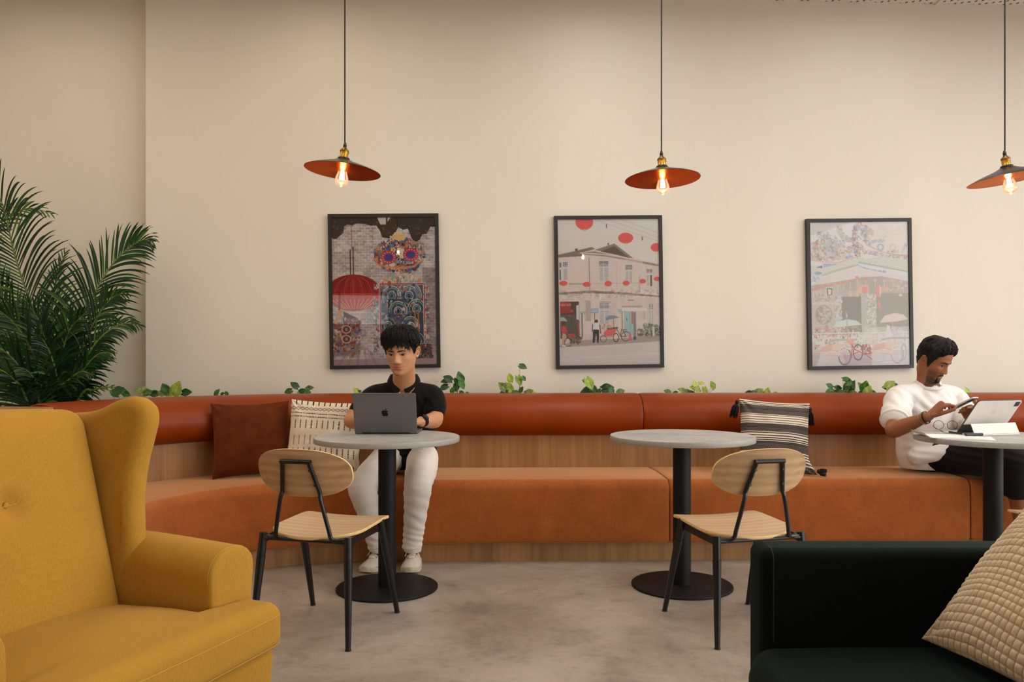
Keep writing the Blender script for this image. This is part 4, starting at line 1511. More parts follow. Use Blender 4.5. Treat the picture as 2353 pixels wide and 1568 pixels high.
SEAT = 0.4645
def man_laptop():
    base = Vector((-.62, 4.66, 0))
    t = thing('person', 'man in a black polo shirt and white trousers typing at the laptop', 'person', base)
    B = lambda V: [tuple(Vector(v) - base) for v in V]
    M = head_matrix(P(911.5, 816, 4.32), math.radians(-11), math.radians(13), math.radians(1.0), 1.045)
    hb = M @ Vector((0, -.028, -.055))
    nb = Vector((-.605, 4.575, .955))
    # ---------------- body, one skin
    g = G()
    V, F = head_shape(); g.add(V, F, M)
    for s in (-1, 1):
        V, F = ear_shape(s); g.add(V, F, M)
    limb(g, [(hb, .056, .058), (hb.lerp(nb, .35), .056, .060), (hb.lerp(nb, .7), .058, .064), (nb, .058, .070), (nb + Vector((0, .03, -.05)), .055, .085)], 5, 24, up=(0, 1, 0))
    limb(g, [(nb + Vector((0, -.012, .05)), .042), (nb + Vector((0, -.036, .016)), .034), (nb + Vector((0, -.046, -.004)), .022)], 4, 18)
    # torso under the shirt
    limb(g, [(Vector((-.61, 4.80, .57)), .085, .13), (Vector((-.612, 4.775, .68)), .08, .125), (Vector((-.61, 4.71, .80)), .075, .125), (Vector((-.607, 4.65, .90)), .055, .12), (Vector((-.606, 4.615, .945)), .035, .09)], 5, 24, up=(0, -1, 0))
    sh = {1: Vector((-.438, 4.635, .918)), -1: Vector((-.785, 4.60, .918))}
    el = {1: P(1001, 966, 4.53), -1: P(806, 967, 4.50)}
    wr = {1: P(966, 970, 4.345), -1: Vector((-.735, 4.31, .795))}
    for s in (1, -1):
        a, b, c = sh[s], el[s], wr[s]
        limb(g, [(Vector((-.61 + s * .08, 4.61, .925)), .045), (a, .052), (a.lerp(b, .35), .049), (a.lerp(b, .75), .045), (b, .040), (b.lerp(c, .22), .043, .044), (b.lerp(c, .5), .038), (b.lerp(c, .85), .026, .030), (c, .023, .029)], 5, 22)
    kb = .7695
    hd = (Vector((-.60, 4.245, kb + .028)) - wr[1]).normalized()
    hand(g, wr[1] + hd * .008, hd, (0, -.1, -1), -1, [(.35, .5, .35), (.38, .55, .35), (.42, .55, .35), (.45, .55, .4)], 1.0, thumb=(.8, .5, .25))
    hd = (Vector((-.66, 4.235, kb + .028)) - wr[-1]).normalized()
    hand(g, wr[-1] + hd * .008, hd, (0, -.1, -1), 1, [(.35, .5, .35), (.38, .55, .35), (.42, .55, .35), (.45, .55, .4)], 1.0, thumb=(.8, .5, .25))
    # legs
    hip = {1: Vector((-.515, 4.77, .555)), -1: Vector((-.71, 4.77, .555))}
    kn = {1: P(962, 1110, 4.36), -1: P(832, 1118, 4.36)}
    an = {1: Vector((-.545, 4.436, .105)), -1: Vector((-.730, 4.436, .105))}
    for s in (1, -1):
        limb(g, [(hip[s] + Vector((0, .03, 0)), .075), (hip[s].lerp(kn[s], .4), .065), (kn[s], .048), (kn[s].lerp(an[s], .3), .042), (kn[s].lerp(an[s], .75), .030), (an[s], .034), (an[s] + Vector((0, 0, -.05)), .03)], 5, 20)
        tv = Vector((.0 if s == 1 else -.35, -1, 0)).normalized()
        limb(g, [(an[s] + Vector((0, .03, -.06)), .026), (an[s] + tv * .05 + Vector((0, 0, -.070)), .020, .026), (an[s] + tv * .10 + Vector((0, 0, -.080)), .012, .022)], 4, 16)
    V, F = bake(g, .0030, 4)
    V[:, 2] = np.where((V[:, 2] < SEAT + .012) & (V[:, 1] > 4.50) & (V[:, 2] > .40), SEAT + .012, V[:, 2])
    V[:, 1] = np.where((V[:, 2] < SEAT + .005) & (V[:, 2] > .09) & (V[:, 1] > 4.470) & (V[:, 1] < 4.56), 4.470, V[:, 1])
    tb = Vector((-0.615, 4.03))
    near = ((V[:, 0] - tb.x) ** 2 + (V[:, 1] - tb.y) ** 2 < .36 ** 2) & (V[:, 2] > .70) & (V[:, 2] < .80) & (V[:, 1] > 4.1)
    V[near, 2] = np.maximum(V[near, 2], kb)
    def tone(x, y, z, face):
        w = .13 * np.exp(-(np.maximum(0, np.abs(x) - .012) / .010) ** 2) * np.exp(-((z + .051) / .004) ** 2) * (y > .06)
        w += .14 * np.exp(-(x / .03) ** 2) * np.exp(-((z + .106) / .012) ** 2) * (y > .03)
        return w, (66, 44, 34)
    C, L = paint_skin(V, M, (196, 142, 104), (190, 122, 92), tone)
    mesh('body', B(V), F, M_skin, t, angle=180, col=C)
    Mb = Matrix.Translation(-base) @ M
    lid = plain('eyelid_skin', rgb(150, 102, 72), .5)
    eyes(Mb, t, .0042, .0016, lid)
    brows(Mb, t, .0034, .0016)
    lips(Mb, t, plain('lip_skin', rgb(176, 88, 74), .42))
    line = [(0, .066), (25, .064), (45, .052), (60, .036), (72, .014), (78, -.006), (84, -.006), (90, .022), (108, .028), (122, -.03), (150, -.060), (180, -.064)]
    def thick(phi, v):
        c = math.cos(phi)
        top = .016 * sstep(.12, .7, v); sidev = .006 * (1 - abs(c)) * sstep(.08, .35, v) * (1 - sstep(.6, .95, v))
        return .005 + top + sidev + .009 * max(0, c) * sstep(0.0, .35, v) * (1 - .5 * sstep(.6, 1, v))
    locks = [(190, (-60, 62), (.15, .60), (.30, .62), (-16, 24), (.002, .008), .0044),
             (34, (-46, 46), (.03, .16), (.22, .36), (-14, 22), (.002, .005), .0034),
             (46, (22, 58), (.03, .16), (.30, .46), (-14, 8), (.002, .005), .0034),
             (260, (-180, 180), (.45, 1.0), (.25, .5), (-40, 40), (.001, .007), .0044),
             (110, (60, 112), (.12, .5), (.10, .22), (-8, 8), (.001, .004), .0036),
             (110, (-112, -60), (.12, .5), (.10, .22), (-8, 8), (.001, .004), .0036),
             (60, (112, 248), (.05, .5), (.1, .3), (-8, 8), (.001, .004), .0040)]
    hair_mesh(Mb, t, line, thick, locks, 11)
    # ---------------- polo shirt
    g = G()
    limb(g, [(Vector((-.612, 4.79, .552)), .125, .168), (Vector((-.612, 4.785, .60)), .125, .172), (Vector((-.612, 4.765, .69)), .118, .170), (Vector((-.610, 4.70, .80)), .118, .180), (Vector((-.607, 4.645, .875)), .108, .190), (Vector((-.606, 4.61, .925)), .080, .165), (Vector((-.604, 4.585, .955)), .066, .105)], 6, 32, up=(0, -1, 0))
    for s in (1, -1):
        a, b = sh[s], el[s]
        limb(g, [(Vector((-.606 + s * .075, 4.60, .930)), .058), (a + Vector((-s * .02, 0, .002)), .066), (a.lerp(b, .3), .064), (a.lerp(b, .48), .0625), (a.lerp(b, .56), .062)], 5, 24)
    for s in (1, -1):
        limb(g, [(nb + Vector((s * .040, .020, .030)), .034), (nb + Vector((s * .075, .025, .006)), .042), (sh[s] + Vector((-s * .015, .01, .018)), .050)], 4, 18)
    limb(g, [(nb + Vector((0, .05, -.03)), .05, .09), (nb + Vector((0, .035, .04)), .035, .055)], 4, 20, up=(0, 1, 0))
    V, F = bake(g, .0045, 6)
    fd = [((-.56, 4.60, .72), (.2, .2, 1), .060, .16, .0035, 0.2), ((-.50, 4.58, .86), (1, .1, .7), .05, .09, .004, .1), ((-.72, 4.56, .86), (1, -.1, -.7), .05, .09, .004, .4), ((-.61, 4.66, .58), (.1, .3, 1), .035, .12, .005, .3), ((-.61, 4.60, .80), (1, 0, .1), .08, .13, .0025, .2)]
    V = folds(V, F, fd)
    # scoop the neck opening: press the cloth in above the V
    V[:, 2] = np.where((V[:, 2] < SEAT + .045) & (V[:, 1] > 4.5), np.maximum(V[:, 2], SEAT + .03), V[:, 2])
    shirt = mesh('polo_shirt', B(V), F, M_tee_black, t, angle=180)
    # chest skin in the open neck, collar leaves, placket and button
    Vp = [nb + Vector(q) for q in ((-.036, -.060, .040), (.036, -.060, .040), (.012, -.088, -.03), (0, -.094, -.052), (-.012, -.088, -.03))]
    cen = nb + Vector((0, 0, 0))
    for s in (1, -1):
        R = []
        for i in range(13):
            q = math.radians(8 + 172 * i / 12)          # from the front round to the nape
            rx, ry = .0675, .070
            ps = cen + Vector((s * math.sin(q) * rx, -math.cos(q) * ry * (1.12 if math.cos(q) > 0 else .9) + .004, -.012 + (.098 * math.sin(q) ** .8 if q < PI / 2 else .098)))
            fall = .034 + .016 * ga(i / 12, .35)
            out = Vector((s * math.sin(q + .1), -math.cos(q + .1), 0))
            mid = ps + out * .007 + Vector((0, 0, .004)); low = ps + out * .026 + Vector((0, -.004, -fall))
            if i == 0: low += Vector((s * .014, -.008, -.004))
            R.append([ps - out * .001, ps + Vector((0, 0, .005)), mid, ps.lerp(low, .5) + out * .007, low, low - out * .004, ps.lerp(low, .5) + out * .003])
        mesh('collar', *(lambda VF: (B(VF[0]), VF[1]))(loft(R)), M_tee_black, shirt, angle=60)
    bt = P(918.5, 904, 4.44)
    mesh('button', *(lambda VF: (B(VF[0]), VF[1]))(tube([bt + Vector((0, -.010, 0)), bt + Vector((0, -.014, .0005))], [.0055, .0048], 16)), plain('pearl_button', rgb(205, 205, 205), .3), shirt)
    # ---------------- trousers
    g = G()
    limb(g, [(Vector((-.612, 4.80, .535)), .10, .165), (Vector((-.612, 4.79, .60)), .115, .168)], 5, 28, up=(0, -1, 0))
    hem = {1: Vector((-.541, 4.432, .118)), -1: Vector((-.728, 4.432, .118))}
    for s in (1, -1):
        h = hip[s] + Vector((0, .0, .0)); k_ = kn[s] + Vector((0, 0, .004)); e = hem[s]
        limb(g, [(h + Vector((-s * .02, .05, 0)), .085), (h + Vector((0, -.06, .0)), .090), (h.lerp(k_, .55), .088), (h.lerp(k_, .85), .080), (k_ + Vector((0, -.012, .0)), .0745), (k_.lerp(e, .14) + Vector((0, -.012, 0)), .074), (k_.lerp(e, .35) + Vector((0, -.006, 0)), .066), (k_.lerp(e, .65), .059), (k_.lerp(e, .9), .054), (e, .053)], 6, 28)
        g.add(*tube([k_.lerp(e, .9), e + Vector((0, -.006, 0)), e + Vector((0, -.008, -.014))], [.050, .0535, .054], 28))
    V, F = bake(g, .0045, 5)
    fd = []
    for s in (1, -1):
        k_ = kn[s]; e = hem[s]; h = hip[s]
        fd += [(tuple(k_ + Vector((-s * .03, .05, -.06))), (.3 * s, .5, 1), .034, .080, .0040, .1), (tuple(k_.lerp(e, .45)), (.5 * s, 0, 1), .065, .12, .0028, .3), (tuple(e + Vector((0, 0, .05))), (.25, 0, 1), .034, .08, .0038, .2),
               (tuple(h + Vector((0, -.10, .05))), (.6 * s, .8, 0), .040, .11, .0035, .15), (tuple(h.lerp(k_, .6)), (.8 * s, .5, .3), .07, .13, .0025, .5)]
    V = folds(V, F, fd)
    V[:, 2] = np.where((V[:, 1] > 4.465) & (V[:, 2] > .30) & (V[:, 2] < SEAT + .004), SEAT + .004, V[:, 2])
    V[:, 1] = np.where((V[:, 2] < SEAT) & (V[:, 1] > 4.475) & (V[:, 2] > .105), 4.475, V[:, 1])
    mesh('trousers', B(V), F, M_white_denim, t, angle=180)
    for s in (1, -1):
        a = an[s]
        mesh('sock', *(lambda VF: (B(VF[0]), VF[1]))(tube([a + Vector((0, .0, .075)), a + Vector((0, 0, .03)), a + Vector((0, 0, -.03))], [.036, .036, .040], 20)), M_sock, t)
    t2 = bpy.data.objects
    shp = thing  # shoes are worn: children of the man
    for hl, to in (((-.541, 4.545, 0), (-.538, 4.286, 0)), ((-.700, 4.540, 0), (-.778, 4.296, 0))):
        shoe(t, Vector(hl) - base, Vector(to) - base, .0485, M_sneak, M_snsole, M_lace)
    # watch
    ax = (wr[1] - el[1]).normalized(); c = wr[1] - ax * .022
    g = G(); band(g, c - base, ax, .0275, .0325, .022, .003)
    w = g.obj('watch', M_blackplastic, t)
    out = Vector((.25, -.75, .6)); out = (out - ax * out.dot(ax)).normalized()
    cc = c - base + out * .031
    mesh('watch_case', *tube([cc - out * .004, cc + out * .006, cc + out * .008], [.019, .019, .016], 28), M_blackplastic, w, angle=40)
    return t
man_laptop()
PH_A = P(2176, 945, 4.352)
PH_L = Vector((.083, -.100, .072)).normalized(); PH_S = Vector((.056, .048, -.002)); PH_S = (PH_S - PH_L * PH_S.dot(PH_L)).normalized(); PH_N = PH_L.cross(PH_S).normalized()
def man_phone():
    base = Vector((2.45, 4.70, 0))
    t = thing('person', 'bearded man in a white t-shirt sitting on the bench looking at his phone', 'person', base)
    B = lambda VF: ([tuple(Vector(v) - base) for v in VF[0]], VF[1])
    M = head_matrix(P(2172.5, 842, 4.66), math.radians(35), math.radians(28), math.radians(0), 1.03, .92)
    hb = M @ Vector((0, -.022, -.055))
    nb = Vector((2.432, 4.775, .955))
    sh = {-1: Vector((2.235, 4.72, .905)), 1: Vector((2.625, 4.86, .895))}     # -1: his right arm, seen on the left
    el = {-1: P(2052, 990, 4.50), 1: P(2243, 996, 4.66)}
    wr = {-1: P(2135, 957, 4.33), 1: P(2221, 968, 4.40)}
    g = G()
    V, F = head_shape(); g.add(V, F, M)
    for s in (-1, 1):
        V, F = ear_shape(s); g.add(V, F, M)
    limb(g, [(hb, .052, .052), (hb.lerp(nb, .4), .052, .055), (hb.lerp(nb, .75), .057, .064), (nb, .058, .072), (nb + Vector((0, .03, -.05)), .05, .08)], 5, 24, up=(0, 1, 0))
    limb(g, [(Vector((2.47, 4.85, .57)), .09, .13), (Vector((2.46, 4.85, .68)), .085, .13), (Vector((2.445, 4.83, .80)), .09, .145), (Vector((2.43, 4.81, .90)), .055, .12)], 5, 24, up=(0, -1, 0))
    # his right hand taps the screen, his left hand holds the phone from below
    kn0 = P(2168, 927, 4.30)
    d0 = (kn0 - wr[-1]).normalized()
    hand(g, wr[-1] + d0 * .006, d0, (.60, .15, -.70), -1, [(.55, .55, .25), (.85, .75, .35), (.95, .85, .45), (1.0, .95, .5)], .96, spread=.03, thumb=(.85, .28, .42), thumb_bend=.15)
    d1 = PH_N
    K = PH_A + PH_L * .062 + PH_S * .091 - PH_N * .0135
    wr[1] = K - PH_N * .094
    hand(g, wr[1] + d1 * .006, d1, -PH_S, 1, [(1.62, .02, -.06), (1.60, .03, -.05), (1.60, .03, -.05), (1.60, .05, .0)], .96, spread=.02, thumb=(.85, .45, -.22), thumb_bend=.2)
    for s in (-1, 1):
        a, b, c = sh[s], el[s], wr[s]
        limb(g, [(nb + Vector((s * .08, .02, -.04)), .045), (a, .050), (a.lerp(b, .4), .046), (a.lerp(b, .8), .042), (b, .040), (b.lerp(c, .2), .043), (b.lerp(c, .5), .038), (b.lerp(c, .85), .027, .030), (c, .024, .029)], 5, 22)
    hip = {-1: Vector((2.42, 4.83, .57)), 1: Vector((2.62, 4.84, .57))}
    kn = {-1: P(2331, 1060, 4.44), 1: Vector((3.00, 4.45, .555))}
    an = {-1: Vector((2.80, 4.46, .105)), 1: Vector((3.06, 4.45, .105))}
    for s in (-1, 1):
        limb(g, [(hip[s], .075), (hip[s].lerp(kn[s], .5), .065), (kn[s], .055), (kn[s].lerp(an[s], .3), .056), (kn[s].lerp(an[s], .75), .038), (an[s], .036), (an[s] + Vector((0, 0, -.05)), .032)], 5, 20)
        limb(g, [(an[s] + Vector((0, .03, -.06)), .030), (an[s] + Vector((.05, -.09, -.068)), .025, .036), (an[s] + Vector((.08, -.15, -.078)), .016, .034)], 4, 16)
    V, F = bake(g, .0030, 4)
    V[:, 2] = np.where((V[:, 2] < SEAT + .012) & (V[:, 1] > 4.60) & (V[:, 2] > .40), SEAT + .012, V[:, 2])
    near = ((V[:, 0] - 2.372) ** 2 + (V[:, 1] - 4.03) ** 2 < .37 ** 2) & (V[:, 2] > .70) & (V[:, 2] < .79)
    V[near, 2] = np.maximum(V[near, 2], .7535)
    def tone(x, y, z, face):
        ax = np.abs(x)
        jaw = face & (z < -.030) & (ax > .018)
        w = .42 * jaw * np.clip((-.03 - z) / .02, 0, 1) * np.clip((ax - .018) / .02, 0, 1) * np.clip((y - .0) / .02, 0, 1) * np.clip((.10 + z + .02) / .03, 0, 1)
        w += .5 * face * (z < -.078) * np.clip((-.078 - z) / .012, 0, 1) * (y > .03)
        return np.clip(w, 0, .7), (44, 30, 24)
    C, L = paint_skin(V, M, (150, 94, 60), (150, 92, 68), tone)
    mesh('body', *B((V, F)), M_skin, t, angle=180, col=C)
    Mb = Matrix.Translation(-base) @ M
    eyes(Mb, t, .0026, .0016, plain('eyelid_skin_brown', rgb(112, 68, 42), .5))
    brows(Mb, t, .0042, .0024, .0215)
    lips(Mb, t, plain('lip_skin_brown', rgb(150, 88, 72), .45))
    # moustache and goatee
    def mo(a, b):
        u = 2 * a - 1
        x = u * .030
        zc = -.0535 - .012 * abs(u) ** 2.2; h = .0050 * (1 - .35 * abs(u))
        return x, zc + (2 * b - 1) * h
    patch(mo, 26, 6, lambda a, b: .0030 * (1 - abs(2 * b - 1) ** 3) * (1 - abs(2 * a - 1) ** 6) + .0003, Mb, 'moustache', M_hair, t)
    def go(a, b):
        u = 2 * a - 1
        x = u * (.026 - .004 * b); z = -.078 - .033 * b + .004 * (1 - b) * (1 - abs(u) ** 2) * -1 + (.014 * abs(u) ** 4 * (1 - b))
        return x, max(z, -.1165)
    patch(go, 24, 14, lambda a, b: .0042 * (1 - abs(2 * a - 1) ** 4) * (1 - abs(2 * b - 1) ** 6) + .0003, Mb, 'goatee', M_hair, t)
    line = [(0, .070), (20, .070), (34, .058), (44, .050), (56, .046), (66, .022), (72, -.006), (78, -.030), (84, -.030), (90, .006), (108, .020), (122, -.02), (150, -.052), (180, -.056)]
    def thick(phi, v):
        c = math.cos(phi)
        return .004 + .012 * sstep(.1, .7, v) + .010 * max(0, c) ** 2 * sstep(0, .3, v)
    locks = [(150, (-50, 50), (.04, .35), (-.28, -.10), (-14, 14), (.003, .010), .0034),
             (230, (-180, 180), (.3, .98), (.12, .25), (-25, 25), (.000, .004), .0034),
             (110, (56, 125), (.04, .5), (.06, .16), (-5, 5), (0, .0015), .0026),
             (110, (-125, -56), (.04, .5), (.06, .16), (-5, 5), (0, .0015), .0026),
             (60, (125, 235), (.05, .5), (.08, .2), (-6, 6), (0, .002), .003)]
    hair_mesh(Mb, t, line, thick, locks, 23, .002)
    # t-shirt, loose
    g = G()
    limb(g, [(Vector((2.462, 4.845, .540)), .135, .185), (Vector((2.465, 4.85, .60)), .140, .190), (Vector((2.46, 4.85, .70)), .135, .185), (Vector((2.445, 4.83, .80)), .130, .190), (Vector((2.432, 4.80, .88)), .115, .200), (Vector((2.43, 4.79, .925)), .085, .165), (Vector((2.427, 4.79, .955)), .066, .11)], 6, 32, up=(.25, -1, 0))
    for s in (-1, 1):
        a, b = sh[s], el[s]
        dn = (b - a).normalized()
        limb(g, [(nb + Vector((s * .05, .02, -.018)), .050), (nb.lerp(a, .6) + Vector((0, .005, .0)), .062), (a + Vector((0, 0, -.004)), .074), (a.lerp(b, .35), .077), (a.lerp(b, .62), .080)], 5, 26)
        q = a.lerp(b, .62); g.add(*tube([a.lerp(b, .5), q + dn * .02, q + dn * .032], [.070, .080, .0805], 28))
    limb(g, [(nb + Vector((0, .02, -.04)), .085, .105), (nb + Vector((0, .008, .000)), .076, .084), (nb + Vector((0, .006, .014)), .070, .074)], 4, 24, up=(0, 1, 0))
    # folds of cloth lying on the lap
    limb(g, [(P(2105, 1050, 4.72), .05), (P(2150, 1042, 4.68), .045), (P(2195, 1027, 4.66), .035)], 4, 16)
    V, F = bake(g, .0045, 5)
    s1, e1 = sh[-1], el[-1]
    fd = [(tuple(P(2130, 925, 4.62)), (.6, 0, .8), .070, .13, .0050, .1), (tuple(P(2175, 905, 4.66)), (.7, 0, .7), .055, .09, .0040, .4), (tuple(s1.lerp(e1, .4)), (1, .2, .4), .070, .11, .0036, .2),
          (tuple(P(2110, 1030, 4.66)), (.2, 0, 1), .050, .11, .0032, .3), (tuple(P(2085, 940, 4.62)), (1, 0, .1), .055, .09, .0045, .6), (tuple(P(2215, 930, 4.8)), (.8, 0, .6), .06, .08, .003, .1)]
    V = folds(V, F, fd)
    V[:, 2] = np.where((V[:, 2] < SEAT + .03) & (V[:, 1] > 4.55), np.maximum(V[:, 2], SEAT + .02), V[:, 2])
    tee = mesh('t_shirt', *B((V, F)), M_white_tee, t, angle=180)
    R = []
    for i in range(48):
        q = 2 * PI * i / 48
        c = nb + Vector((math.sin(q) * .0745, -math.cos(q) * (.074 if math.cos(q) > 0 else .062) + .006, .004 + .036 * (1 - math.cos(q)) / 2))
        o = Vector((math.sin(q), -math.cos(q), 0)); up = Vector((0, 0, 1))
        R.append([c + o * .004 - up * .012, c + o * .008 - up * .010, c + o * .003 + up * .008, c - o * .003 + up * .008])
    mesh('neckband', *B(loft(R, closed=True, caps=False)), M_white_tee, tee, angle=180)
    # shorts to just below the knee
    g = G()
    limb(g, [(Vector((2.50, 4.85, .54)), .10, .17), (Vector((2.50, 4.84, .60)), .11, .17)], 5, 28, up=(0, -1, 0))
    for s in (-1, 1):
        h, k_, a = hip[s], kn[s], an[s]
        e = k_.lerp(a, .40)
        limb(g, [(h, .095), (h.lerp(k_, .35), .100), (h.lerp(k_, .7), .098), (k_ + Vector((0, 0, .004)), .088), (k_.lerp(a, .15), .086), (k_.lerp(a, .3), .080)], 6, 28)
        g.add(*tube([k_.lerp(a, .2), k_.lerp(a, .34), k_.lerp(a, .385)], [.076, .080, .0805], 28))
    V, F = bake(g, .005, 5)
    V = folds(V, F, [(tuple(hip[-1].lerp(kn[-1], .55) + Vector((0, -.05, .05))), (.3, 0, 1), .045, .13, .005, .2), (tuple(kn[-1]), (.4, .4, .8), .04, .09, .004, .1)])
    V[:, 2] = np.where((V[:, 1] > 4.565) & (V[:, 2] > .36) & (V[:, 2] < SEAT + .004), SEAT + .004, V[:, 2])
    mesh('shorts', *B((V, F)), M_dark_short, t, angle=180)
    for s in (-1, 1):
        a = an[s]
        hl = Vector((a.x - .02, a.y + .055, 0)); to = hl + Vector((.13, -.255, 0))
        shoe(t, hl - base, to - base, .048, M_sneak, M_snsole, M_lace)
    # bracelets on the right wrist, watch on the left
    ax = (wr[-1] - el[-1]).normalized()
    for k, (off, mt, rr) in enumerate(((.018, M_blackplastic, .0030), (.027, M_brass, .0022), (.037, M_steel, .0016))):
        g = G(); c = wr[-1] - ax * off - base; band(g, c, ax + Vector((0, 0, .1 * (k - 1))), .031 + .001 * k, .034 + .001 * k, .006 - .001 * k, rr)
        g.obj('bracelet', mt, t, label=('black bracelet', 'brass bracelet', 'steel bracelet')[k])
    ax = (wr[1] - el[1]); ax = (ax.normalized() * .6 + d1 * .4).normalized()
    g = G(); c = wr[1] + ax * .010 - base; band(g, c, ax, .0300, .0335, .020, .0028)
    w = g.obj('watch', plain('navy_watch_strap', rgb(26, 40, 50), .5), t)
    out = Vector((.2, -.95, -.3)); out = (out - ax * out.dot(ax)).normalized(); cc = c + out * .032
    mesh('watch_case', *tube([cc - out * .004, cc + out * .005, cc + out * .007], [.020, .020, .017], 28), M_steel, w, angle=40)
    g = G(); band(g, wr[1] + ax * .026 - base, ax, .0305, .0335, .004, .0018); g.obj('bracelet', M_steel, t, label='thin steel bracelet')
    return t
man_phone()
# ================================================================== laptop
EMBLEM = "M12.152 6.896c-.948 0-2.415-1.078-3.96-1.04-2.04.027-3.91 1.183-4.961 3.014-2.117 3.675-.546 9.103 1.519 12.09 1.013 1.454 2.208 3.09 3.792 3.039 1.52-.065 2.09-.987 3.935-.987 1.831 0 2.35.987 3.96.948 1.637-.026 2.676-1.48 3.676-2.948 1.156-1.688 1.636-3.325 1.662-3.415-.039-.013-3.182-1.221-3.22-4.857-.026-3.04 2.48-4.494 2.597-4.559-1.429-2.09-3.623-2.324-4.39-2.376-2-.156-3.675 1.09-4.61 1.09z|M15.53 3.83c.843-1.012 1.4-2.427 1.245-3.83-1.207.052-2.662.805-3.532 1.818-.78.896-1.454 2.338-1.273 3.714 1.338.104 2.715-.688 3.559-1.701z"
def svg_polys(path, k=6):
    import re
    out = []
    for sub in path.split('|'):
        tk = re.findall(r'[MmCcSsz]|-?\d*\.?\d+', sub); i = 0; cur = (0, 0); pts = []; cmd = None; last = None
        def num():
            nonlocal i
            v = float(tk[i]); i += 1; return v
        while i < len(tk):
            if re.match(r'[A-Za-z]', tk[i]): cmd = tk[i]; i += 1
            if cmd == 'z': break
            if cmd == 'M': cur = (num(), num()); pts.append(cur); last = cur
            elif cmd == 'c':
                a = (cur[0] + num(), cur[1] + num()); b = (cur[0] + num(), cur[1] + num()); c = (cur[0] + num(), cur[1] + num())
                for q in range(1, k + 1):
                    t = q / k; u = 1 - t
                    pts.append(tuple(u ** 3 * cur[m] + 3 * u * u * t * a[m] + 3 * u * t * t * b[m] + t ** 3 * c[m] for m in (0, 1)))
                cur = c
        if math.hypot(pts[0][0] - pts[-1][0], pts[0][1] - pts[-1][1]) < 1e-3: pts.pop()
        out.append([(x - 12.15, 12 - y) for x, y in pts])
    return out
def emblem(g, size, M, th):
    for p in svg_polys(EMBLEM):
        g.add(*prism([(x * size / 24, y * size / 24) for x, y in p], 0, th, M))

M_gray = plain('space_grey_aluminium', rgb(122, 119, 120), .38, metal=.75, bump=.05, bscale=1500, bd=.0002)
M_emb = plain('polished_dark_metal', rgb(18, 18, 20), .15, metal=.6)
M_key = plain('black_keys', rgb(14, 14, 15), .5)
def laptop():
    tz = .7505
    hx, hy = (887.5 - CX) / FPX * 4.14, 4.135
    t = thing('laptop', 'grey laptop open on the round table in front of the man in black', 'laptop', (hx, hy, tz), math.radians(-.5))
    w, d = .3170, .224
    g = G().add(*rbox((-w / 2, .004, .0), (w / 2, d, .0115), .0045, (6, 4, 1), 3))
    base = g.obj('base', M_gray, t, angle=180)
    k = G()
    for r in range(5):
        for c in range(14):
            x0 = -.135 + c * .0193; y0 = .030 + r * .0195
            k.add(*box((x0, y0, .0112), (x0 + .0165, y0 + .0165, .0122)))
    k.obj('keyboard', M_key, base, smooth=False)
    mesh('trackpad', *box((-.06, .135, .0113), (.06, .212, .0118)), M_gray, base, smooth=False)
    ang = math.radians(19)
    # screen half: hinge at the back edge (towards the camera), leaning to the camera
    M = Matrix.Translation((0, .006, .0075)) @ Matrix.Rotation(ang, 4, 'X')
    g = G().add(*rbox((-w / 2, -.0045, 0), (w / 2, .0, .2155), .0021, (6, 1, 6), 3))
    # round the two top corners in outline
    def dl(x, y, z):
        r = .010; dx = abs(x) - (w / 2 - r); dz = z - (.2155 - r)
        if dx > 0 and dz > 0:
            m = max(dx, dz); q = math.hypot(dx, dz)
            if q > 0: dx *= m / q; dz *= m / q
            x = math.copysign(w / 2 - r + dx, x); z = .2155 - r + dz
        return M @ Vector((x, y, z))
    g2 = G(); g2.add(*rbox((-w / 2, -.0045, 0), (w / 2, .0, .2155), .0020, (40, 1, 30), 3))
    lid = g2.obj('lid', M_gray, t, deform=dl, angle=50)
    e = G(); emblem(e, .042, M @ Matrix.Translation((-.0, -.0046, .112)) @ Matrix.Rotation(PI / 2, 4, 'X'), .0003)
    e.obj('emblem', M_emb, lid, smooth=False, label='dark fruit-shaped emblem')
    mesh('screen', *(lambda VF: ([M @ Vector(v) for v in VF[0]], VF[1]))(box((-w / 2 + .006, .0001, .012), (w / 2 - .006, .0006, .209))), emit('lit_screen', rgb(200, 205, 215), .35), lid, smooth=False)
    mesh('hinge', *tube([(-.12, .0045, .0065), (.12, .0045, .0065)], .0048, 12), M_blackplastic, t)
laptop()

